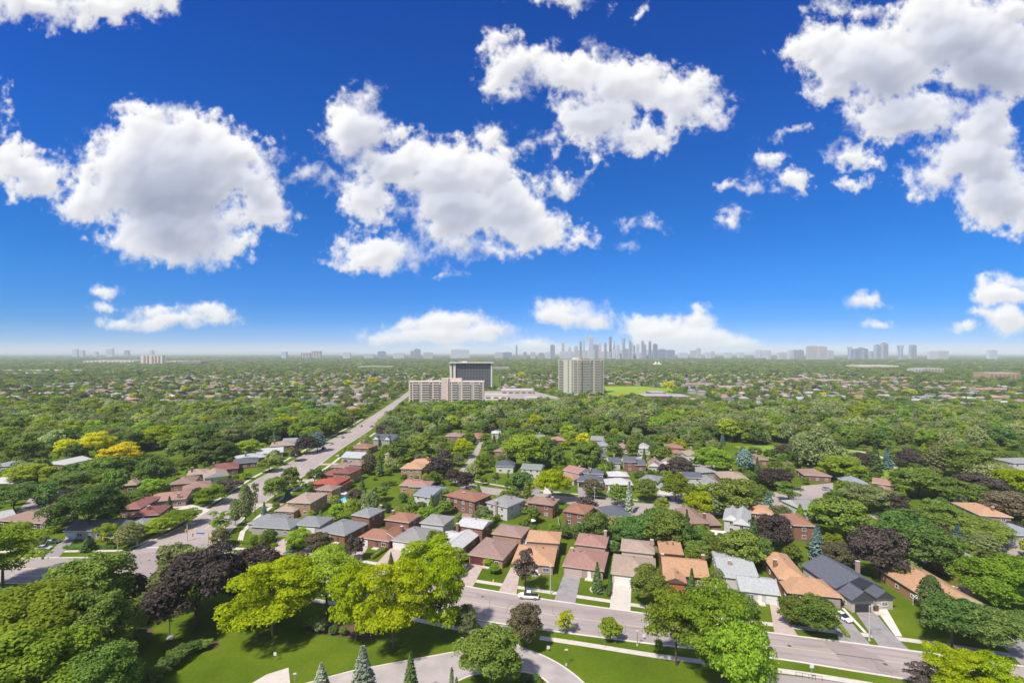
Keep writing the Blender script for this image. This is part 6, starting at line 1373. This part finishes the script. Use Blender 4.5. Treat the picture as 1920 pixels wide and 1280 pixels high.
car(82, 1030, 10, (.5, .56, .56), 'sedan', 'pale silver-green car on the left drive near the traffic lights')
car(98, 1018, 15, (.05, .09, .07), 'sedan', 'dark green car behind the pale one near the traffic lights')
car(1250, 937, 95, BK, 'suv', 'dark SUV parked before the white garage doors on the second street')
car(1281, 938, 100, WH, 'suv', 'white van-like car parked right of the dark SUV on the second street')
car(969, 924, 170, (.35, .03, .04), 'sedan', 'dark red car at the left end of the second street')
car(821, 908, 170, (.10, .14, .13), 'sedan', 'dark car parked under the big purple trees')
car(880, 858, 85, SV, 'sedan', 'silver car parked on the side street')
car(893, 832, 95, WH, 'suv', 'white car at the top of the side street')
car(1173, 850, 90, WH, 'suv', 'white van on the third street drive')
car(1550, 918, 10, (.35, .4, .45), 'sedan', 'blue-grey car at the head of the cul-de-sac')
car(607, 842, 92, BK, 'suv', 'black car driving on the avenue, nearest of the moving cars', 'car', 'car')
car(621, 833, 80, WH, 'sedan', 'white car just ahead of the black one on the avenue', 'car', 'car')
car(642, 821, 80, WH, 'suv', 'white car in the middle distance of the avenue', 'car', 'car')
car(677, 800, 80, WH, 'suv', 'white car near the dip of the avenue by the woods', 'car', 'car')
car(697, 800, 80, (.4, .42, .45), 'sedan', 'silver car farthest down the avenue by the woods', 'car', 'car')
car(544, 1040, 165, (.09, .12, .11), 'sedan', 'dark car partly hidden behind the lime locusts', 'parked_car', 'car')
g_ = random.Random(4)
lotw = [(915 + g_.uniform(0, 80), 752 + g_.uniform(0, 9)) for _ in range(16)]; lotw.sort(); CARW = ['tiny parked car in the car park by the pinkish apartment block, ' + ORD[i] + ' from left' for i in range(16)]
for i, (a, b) in enumerate(lotw): car(a, b, g_.choice((88, 2)), g_.choice((WH, WH, SV, BK, (.3, .05, .05))), 'sedan', CARW[i], group='parked cars by the apartment block')

# ------------------------------------------------------------------ street furniture
PYEL = mat('signal_yellow', (.85, .42, .02), .5); POLE = mat('pole_galvanised', (.50, .50, .48), .6); CPOLE = mat('pole_concrete', (.45, .43, .40), .85); BLUE = mat('sign_blue', (.05, .16, .50), .5); SGRN = mat('pole_green', (.10, .16, .13), .6)
RED_L = mat('signal_red_lens', (.25, .02, .02), .3); AMB_L = mat('signal_amber_lens', (.35, .18, .02), .3); GRN_L = mat('signal_green_lens', (.03, .25, .12), .3)
def lamp_post(px, yt, yb, label, arm=2.2, deg=0, m=None, thin=.10):
    x, y = P(px, yb); h = (yb - yt) / PXM(yb); o = empty('street_lamp', (x, y, 0), math.radians(deg), label, 'street lamp', 'street lamps'); m = m or POLE
    mb = MB(); mb.cyl((0, 0, -.1), (0, 0, h), thin * 1.35, thin * .8, 8); mb.build('pole', m, o); mb = MB(); mb.cyl((0, 0, 0), (0, 0, .35), .28, .22, 8); mb.build('base', CPOLE, o)
    if arm: mb = MB(); mb.cyl((0, 0, h - .35), (arm * .6, 0, h + .1), .06, .05, 6); mb.cyl((arm * .6, 0, h + .1), (arm, 0, h + .12), .05, .05, 6); mb.build('arm', m, o)
    mb = MB(); mb.box((arm + .25 if arm else 0, 0, h + .1), (.75, .32, .18), 0, 0, .8); mb.build('lamp_head', POLE, o); return o
lamp_post(1032, 1062, 1113, 'pale lamp post on the front lawn between the orange and reddish brown roofs', 0, 0)
lamp_post(1358, 1100, 1160, 'lamp post rising behind the huge bright green locust', 1.6, 180)
lamp_post(1630, 1134, 1200, 'tall lamp post beside the dark slate house drive', 1.8, 0)
lamp_post(318, 1086, 1194, 'green lamp post standing on the lawn before the great purple maple', 0, 0, SGRN)
lamp_post(1115, 913, 949, 'lamp post beside the second street, middle', 0, 0)
lamp_post(932, 899, 930, 'lamp post at the left part of the second street', 1.4, 180)
lamp_post(1340, 902, 925, 'pole in front of the light grey hip roof', 0, 0)
lamp_post(577, 830, 852, 'green curved lamp at the top of the west row', 1.8, 180, SGRN)
lamp_post(594, 855, 880, 'thin lamp post in the middle of the avenue boulevard', 0, 0)
lamp_post(1488, 912, 944, 'thin lamp post on the cul-de-sac pavement', 0, 0)
lamp_post(664, 782, 806, 'lamp post by the avenue at the woods', 1.5, 180)
lamp_post(777, 1046, 1066, 'slim pale lamp on the lawn of the light grey roof', 0, 0)
lamp_post(257, 983, 1024, 'thick concrete utility pole at the traffic lights corner', 1.6, 180, CPOLE, .2)
lamp_post(553, 1263, 1300, 'short lamp on the lawn by the bottom edge', 0, 0, METAL, .07)
lamp_post(1062, 1218, 1246, 'thin dark post on the lawn beside the curved drive', 0, 0, SGRN, .05)
lamp_post(1195, 1183, 1209, 'thin dark post at the near curb of the front street', 0, 0, mat('pole_dark', (.05, .05, .05), .7), .05)
lamp_post(867, 1196, 1222, 'small post by the drive left of the dense maple', 0, 0, METAL, .06)
def signal_head(par, loc, rz=0):
    mb = MB(); mb.box((0, 0, 0), (.42, .3, 1.15)); 
    for k in range(3): mb.box((0, -.22, .38 - .38 * k + .13), (.3, .2, .04))
    s = mb.build('signal_head', PYEL, par, loc, rz)
    for k, m in enumerate((RED_L, AMB_L, GRN_L)): q = MB(); q.cyl((0, -.15, 0), (0, -.18, 0), .13, .13, 10); q.build('lens', m, s, (0, 0, .38 - .38 * k))
def traffic_light(px, yt, yb, arm, deg, label, street=None):
    x, y = P(px, yb); h = (yb - yt) / PXM(yb); o = empty('traffic_light', (x, y, 0), math.radians(deg), label, 'traffic light', 'traffic lights at the intersection')
    mb = MB(); mb.cyl((0, 0, -.1), (0, 0, h), .16, .11, 8); mb.build('pole', POLE, o)
    if arm:
        mb = MB(); mb.cyl((0, 0, h - .9), (arm, 0, h - .2), .09, .05, 6); mb.build('mast_arm', mat('arm_paint', (.42, .50, .56), .5), o); signal_head(o, (arm, -.2, h - .75), -math.radians(deg))
        if street: mb = MB(); mb.box((arm * .5, -.08, h - .35), (arm * .55, .05, .45)); mb.build('street_sign', BLUE, o)
    signal_head(o, (.3 if arm < 0 else -.3, -.1, h * .62), -math.radians(deg)); return o
traffic_light(221, 1006, 1034, -5.2, -8, 'traffic light with long mast arm at the far left corner', False)
traffic_light(390, 997, 1026, -5.0, 0, 'traffic light with blue street name sign across the intersection', True)
traffic_light(351, 983, 1014, 0, 0, 'slim traffic light standing in the mouth of the avenue')
traffic_light(176, 1043, 1100, 0, 0, 'traffic light just above the lower left maples, right one')
traffic_light(143, 1045, 1100, 0, 0, 'traffic light just above the lower left maples, left one')
# hydrants, bins, small signs
def hydrant(px, py, label):
    x, y = P(px, py); o = empty('fire_hydrant', (x, y, 0), 0, label, 'fire hydrant'); mb = MB(); mb.cyl((0, 0, 0), (0, 0, .6), .17, .15, 10); mb.cyl((0, 0, .6), (0, 0, .82), .17, .06, 10); mb.build('barrel', mat('hydrant_yellow', (.80, .50, .03), .5), o); mb = MB(); mb.cyl((-.28, 0, .45), (.28, 0, .45), .08, .08, 8); mb.build('outlet', mat('hydrant_yellow', (.8, .5, .03)), o)
hydrant(925, 1091, 'small yellow fire hydrant on the lawn right of the dark SUV')
def bin_(px, py, m, label):
    x, y = P(px, py); o = empty('wheeled_bin', (x, y, 0), .4, label, 'bin'); mb = MB(); mb.box((0, 0, .5), (.5, .55, .9), 0, 0, 1.12); mb.build('bin_body', m, o); mb = MB(); mb.box((0, 0, 1.0), (.64, .68, .08)); mb.build('lid', m, o)
    for s in (-.25, .25): mb = MB(); mb.cyl((s - .04, .25, .1), (s + .04, .25, .1), .1, .1, 8); mb.build('wheel', TYRE, o)
DK = mat('bin_black', (.03, .03, .032), .6)
bin_(1180, 1094, DK, 'black wheeled bin beside the white double garage'); bin_(1403, 1124, DK, 'black wheeled bin before the pale grey roofed house'); bin_(238, 980, BLUE, 'bright blue bin under the brick-red roof')
def sign(px, yt, yb, m, label, w=.6):
    x, y = P(px, yb); h = (yb - yt) / PXM(yb); o = empty('sign_post', (x, y, 0), 0, label, 'sign'); mb = MB(); mb.cyl((0, 0, 0), (0, 0, h), .04, .04, 6); mb.build('post', METAL, o); mb = MB(); mb.box((0, -.06, h - .3), (w, .04, .7)); mb.build('sign_panel', m, o)
sign(516, 1222, 1238, TRIM_W, 'small white sign on the shaded lawn at bottom left'); sign(1522, 1245, 1275, TRIM_W, 'white sign beside the railing at the bottom right drive', .8); sign(1028, 1210, 1220, TRIM_W, 'small pale sign on the lawn at the curve of the drive')
sign(1207, 1240 - 52, 1198, TRIM_W, 'little white road sign by the huge locust')
o = empty('handrail', (*P(1492, 1268), 0), math.radians(-18), 'brown metal railing at the bottom right by the drive', 'railing')
mb = MB(); mb.cyl((0, 0, 1), (4.6, 0, 1), .04, .04, 6); mb.build('top_rail', TRIM_B, o)
for k in range(5): mb = MB(); mb.cyl((0, 0, 0), (0, 0, 1), .035, .035, 5); mb.build('post', TRIM_B, o, (k * 1.15, 0, 0))
# stones around the lawn spruce and the lamp base
mb = MB()
for k in range(16): a = k / 16 * 2 * PI; mb.box((math.cos(a) * 1.9, math.sin(a) * 1.9, .1), (.62, .3, .22), 0, a + PI / 2)
o = mb.build('stone_ring', CONCP, None, (*P(1120, 1106), 0)); tag(o, 'pale stone ring around the lawn spruce', 'stone edging')
# boulder
def rock(px, py, r, label):
    bm = bmesh.new(); bmesh.ops.create_icosphere(bm, subdivisions=2, radius=r)
    for v in bm.verts: v.co *= random.uniform(.8, 1.15); v.co.z *= .6
    me = bpy.data.meshes.new('boulder'); bm.to_mesh(me); bm.free(); me.materials.append(CONC); q = bpy.data.objects.new('boulder', me); link(q); q.location = (*P(px, py), r * .3); tag(q, label, 'boulder')
rock(319, 1197, .75, 'pale boulder at the foot of the green lawn lamp')
# garden sheds, pool, awning, canopy, umbrella
def shed(px, py, w, d, h, rc, wm, label):
    x, y = P(px, py); o = empty('garden_shed', (x, y, 0), math.radians(-15), label, 'shed', 'garden sheds'); addbox(o, 'wall', (0, 0, h / 2), (w, d, h), wm); r = bpy.data.objects.new('roof', roof_mesh(w, d, .8, 'side', ROOF[rc], TRIM_W, .2)); link(r, o); r.location = (-w / 2, -d / 2, h - .02); addbox(o, 'door', (0, -d / 2 - .04, .95), (.9, .08, 1.8), TRIM_W); return o
shed(1140, 1032, 2.6, 2.4, 2.3, 'grey', WALL['grey'], 'small grey shed behind the reddish brown roof'); shed(977, 1028, 4, 3, 2.3, 'white', WALL['white'], 'white canopy-like shed left of the light orange roof')
shed(655, 953, 3, 2.6, 2.2, 'pale', WALL['white'], 'white garden shed below the turquoise pool'); shed(686, 950, 3, 2.4, 2.2, 'white', WALL['white'], 'white shed right of the pool shed'); shed(877, 978, 3.5, 3, 2.2, 'brown', WALL['pinkbrick'], 'small brown-roofed shed below the red brick box')
sheet('patio', W([(626, 922), (648, 920), (660, 936), (648, 944), (630, 936)]), .02, CONCP)
o = sheet('swimming_pool', W([(633, 932), (650, 929), (655, 938), (640, 942)]), .05, mat('pool_water', (.18, .62, .62), .08, spec=.6)); del o['kind']; tag(o, 'turquoise back garden swimming pool behind the avenue houses', 'pool')
o = sheet('swimming_pool', W([(1657, 1052), (1672, 1050), (1680, 1056), (1664, 1058)]), .05, MAT['pool_water']); del o['kind']; tag(o, 'small blue pool glimpsed beside the copper beech', 'pool')
def parasol(px, py, label):
    x, y = P(px, py); o = empty('parasol', (x, y, 0), 0, label, 'parasol'); mb = MB(); mb.cyl((0, 0, 0), (0, 0, 2.4), .03, .03, 6); mb.build('pole', METAL, o); mb = MB(); mb.cyl((0, 0, 2.0), (0, 0, 2.6), 1.4, .05, 8); mb.build('canopy', TRIM_W, o)
parasol(998, 985, 'white parasol in the garden below the brown-roofed brick house')
x, y = P(1345, 1010); o = empty('awning', (x, y, 0), math.radians(-12), 'white patio awning on the wing of the tall brick house', 'awning'); mb = MB(); mb.quad([(-3, -2.4, 2.4), (3, -2.4, 2.4), (3, 0, 3.0), (-3, 0, 3.0)]); mb.quad([(-3, -2.4, 2.3), (-3, 0, 2.9), (3, 0, 2.9), (3, -2.4, 2.3)]); mb.quad([(-3, -2.4, 2.4), (-3, -2.4, 2.15), (3, -2.4, 2.15), (3, -2.4, 2.4)]); mb.build('canvas', TRIM_W, o)
for s in (-2.8, 2.8): mb = MB(); mb.cyl((s, -2.3, 0), (s, -2.3, 2.35), .04, .04, 6); mb.build('post', METAL, o)
x, y = P(1738, 1150); o = empty('canopy', (x, y, 0), math.radians(-17), 'white lean-to canopy along the long orange gabled house', 'canopy'); mb = MB(); mb.box((0, 0, 2.5), (2.6, 8.5, .12)); mb.build('canopy_sheet', GW, o)
for sx, sy in ((-1.2, -4), (-1.2, 0), (-1.2, 4), (1.2, -4), (1.2, 4)): mb = MB(); mb.cyl((sx, sy, 0), (sx, sy, 2.45), .05, .05, 6); mb.build('post', TRIM_W, o)
# back garden fences: panels between posts
FENCE = mat('fence_boards', (.30, .22, .16), .95, .15, 2, stretch=(8, 8, .5)); FENCEG = mat('fence_grey', (.40, .38, .35), .95, .12, 2)
_p = MB(); _p.box((1.2, 0, .85), (2.3, .05, 1.5)); _p.box((1.2, 0, 1.64), (2.36, .1, .08)); FPN = {m.name: None for m in (FENCE, FENCEG)}
def fence(a, b, m, label):
    A, B = Vector(P(*a)), Vector(P(*b)); L_ = (B - A).length; n = max(1, int(L_ / 2.4)); rz = math.atan2(B.y - A.y, B.x - A.x); o = empty('garden_fence', (A.x, A.y, 0), rz, label, 'fence', 'garden fences')
    if FPN[m.name] is None: FPN[m.name] = (_p.mesh('fence_panel', m), unit('fence_post', (.12, .12, 1.9), m))
    for k in range(n): inst('panel', FPN[m.name][0], o, (k * 2.4, 0, 0)); inst('post', FPN[m.name][1], o, (k * 2.4, 0, .85))
for a, b, m, l in [((995, 1002), (1055, 1007), FENCEG, 'pale fence behind the light orange roof gardens'), ((1060, 1007), (1125, 1014), FENCE, 'wooden fence behind the reddish brown roof'), ((700, 965), (760, 955), FENCE, 'wooden fence beside the rust-roofed house garden'), ((1046, 975), (1052, 1005), FENCEG, 'fence between two brick houses of the middle gardens'),
                  ((560, 985), (598, 972), FENCE, 'brown fence behind the long grey corner bungalow'), ((810, 985), (850, 978), FENCEG, 'grey fence behind the light grey roof'), ((1205, 1030), (1240, 1034), FENCE, 'fence below the garden thicket'), ((1520, 1058), (1560, 1066), FENCE, 'wooden fence behind the broad orange roof'), ((215, 1006), (250, 998), FENCEG, 'fence beside the grey ranch'), ((1160, 1012), (1200, 1018), FENCE, 'fence in front of the dark garden thicket'), ((655, 1000), (672, 975), FENCE, 'fence between the grey and rust split-levels'), ((880, 985), (915, 990), FENCEG, 'fence below the pale two-storey house')]: fence(a, b, m, l)
# clipped hedges: box bodies covered with leaf clumps
def hedge(a, b, h, t, leaf, label):
    A, B = Vector(P(*a)), Vector(P(*b)); L_ = (B - A).length; rz = math.atan2(B.y - A.y, B.x - A.x); n = int(L_ * (h * 2 + t) * 26); g = RNG
    f = g.random(n); C = np.zeros((n, 3)); Nn = np.zeros((n, 3)); C[:, 0] = g.random(n) * L_
    top = f < t / (t + 2 * h); sd = np.where(f > .5 * (1 + t / (t + 2 * h)), 1, -1)
    C[:, 1] = np.where(top, (g.random(n) - .5) * t, sd * t / 2); C[:, 2] = np.where(top, h, g.random(n) * h); Nn[:, 1] = np.where(top, 0, sd); Nn[:, 2] = np.where(top, 1, .3)
    C += g.normal(size=C.shape) * .07; Nn += g.normal(size=Nn.shape) * .4; Nn /= np.linalg.norm(Nn, axis=1, keepdims=True)
    V = leaf_arrays(C, Nn, np.full(n, .17), .8, g); mb = MB(); mb.box((L_ / 2, 0, h * .47), (L_ - .2, t * .86, h * .94))
    me = quad_mesh('hedge', V, [LEAF[leaf], LEAF[leaf]], n, (mb.v, mb.f, [1] * len(mb.f))); o = bpy.data.objects.new('hedge', me); link(o); o.location = (A.x, A.y, 0); o.rotation_euler = (0, 0, rz); tag(o, label, 'hedge', 'clipped hedges')
for a, b, h, t, l, lb in [((697, 1048), (724, 1030), 1.0, 1.0, 'green', 'low clipped hedge between the rust house lawn and drive'), ((480, 1022), (520, 1024), .9, 1.2, 'bright', 'bright clipped hedge along the lawn of the corner bungalow'), ((886, 975), (925, 985), 2.0, 1.5, 'bright', 'tall clipped hedge below the red brick box'), ((120, 1028), (216, 1028), .9, 1.2, 'dark', 'dark low hedge in front of the grey ranch'), ((1195, 895), (1235, 890), 2.2, 1.5, 'bright', 'tall green hedge behind the white-roofed split-level'),
                         ((425, 1018), (478, 1020), 1.0, 1.2, 'bright', 'bright hedge left of the corner bungalow'), ((1142, 1118), (1146, 1070), 1.2, .8, 'dark', 'narrow dark hedge left of the white double garage drive'), ((545, 1030), (574, 1008), 1.2, 1.3, 'green', 'green hedge right of the corner bungalow drive'), ((1556, 1150), (1590, 1195), .7, .8, 'green', 'low hedge left of the dark slate house wall'), ((984, 990), (992, 966), 1.5, 1.2, 'green', 'hedge left of the brown-roofed brick house'), ((990, 1030), (996, 1002), 1.6, 1.2, 'green', 'hedge in the garden behind the light orange roof')]: hedge(a, b, h, t, l, lb)

# ------------------------------------------------------------------ labels of the planted trees and houses, from what stands nearest
def relate(x, y):
    px, py = 960 + x / y * F, HY + H * F / y; best = None
    for (hx, hy, s) in HOUSES:
        qx, qy = 960 + hx / hy * F, HY + H * F / hy; d = math.hypot((qx - px), (qy - py) * 1.6)
        if best is None or d < best[0]: best = (d, qx, qy, s)
    d, qx, qy, s = best; dx, dy = px - qx, (py - qy) * 1.6
    far_ = '' if d < 60 else 'well '
    r = ('right of' if dx > 0 else 'left of') if abs(dx) > abs(dy) else ('in front of' if dy > 0 else 'behind')
    return far_ + r + ' ' + s, px
def dedupe(items):
    """items: (object, base, relation, px) -> unique labels"""
    by = {}
    for it in items: by.setdefault((it[1], it[2]), []).append(it)
    for (b, r), L_ in by.items():
        L_.sort(key=lambda t: t[3]); n = len(L_)
        for i, (o, _, _, _) in enumerate(L_):
            if n == 1: o['label'] = f'{b} {r}'
            elif i == 0: o['label'] = f'leftmost {b} {r}'
            elif i == n - 1: o['label'] = f'rightmost {b} {r}'
            else: o['label'] = f'{b} {r}, {ORD[i]} from left'
HOUSES += [(*P(330, 1236), 'the curved bed on the lawn'), (*P(262, 1196), 'the small kidney bed'), (*P(610, 1178), 'the mulch bed under the locusts'), (*P(985, 1275), 'the drive island')]
items = []
for (o, x, y, h, kind, leaf) in AUTO:
    if kind == 'round' and leaf == '': base = 'low rounded shrub'
    else: base = ('tall ' if h > 10.5 else 'small ' if h < 5 else '') + COLW.get(leaf, 'green') + ' ' + SHW[kind]
    r, px = relate(x, y); items.append((o, base, r, px))
for (o, x, y, rc, two) in FARAUTO:
    r, px = relate(x, y); items.append((o, ('two-storey ' if two else 'low ') + RCN[rc] + '-roofed house', r, px))
dedupe(items)
for it_ in items:
    o = it_[0]
    for a_, b_ in (('well ', ''), ('-crowned', ''), (' apartment', ''), ('small ', ''), ('two-storey ', 'tall '), ('-roofed', ''), ('hip-roofed ', ''), (' standing', ''), ('the ', ''), ('white-roofed ', 'white '), ('peeking ', ''), ('light ', '')):
        if len(o['label'].split()) > 15: o['label'] = o['label'].replace(a_, b_, 1)

# ------------------------------------------------------------------ the air
if HAZE:
    mb = MB(); mb.box((0, 13500, 124.5), (60000, 33400, 251)); m = bpy.data.materials.new('haze_air'); m.use_nodes = True; nt = m.node_tree; nt.nodes.clear()
    v = N(nt, 'ShaderNodeVolumePrincipled'); v.inputs['Color'].default_value = (.86, .93, 1, 1); v.inputs['Density'].default_value = 8.5e-5; v.inputs['Anisotropy'].default_value = -.1
    o_ = N(nt, 'ShaderNodeOutputMaterial'); nt.links.new(v.outputs[0], o_.inputs['Volume']); m.cycles.homogeneous_volume = True
    o = mb.build('haze', m); tag(o, kind='stuff')
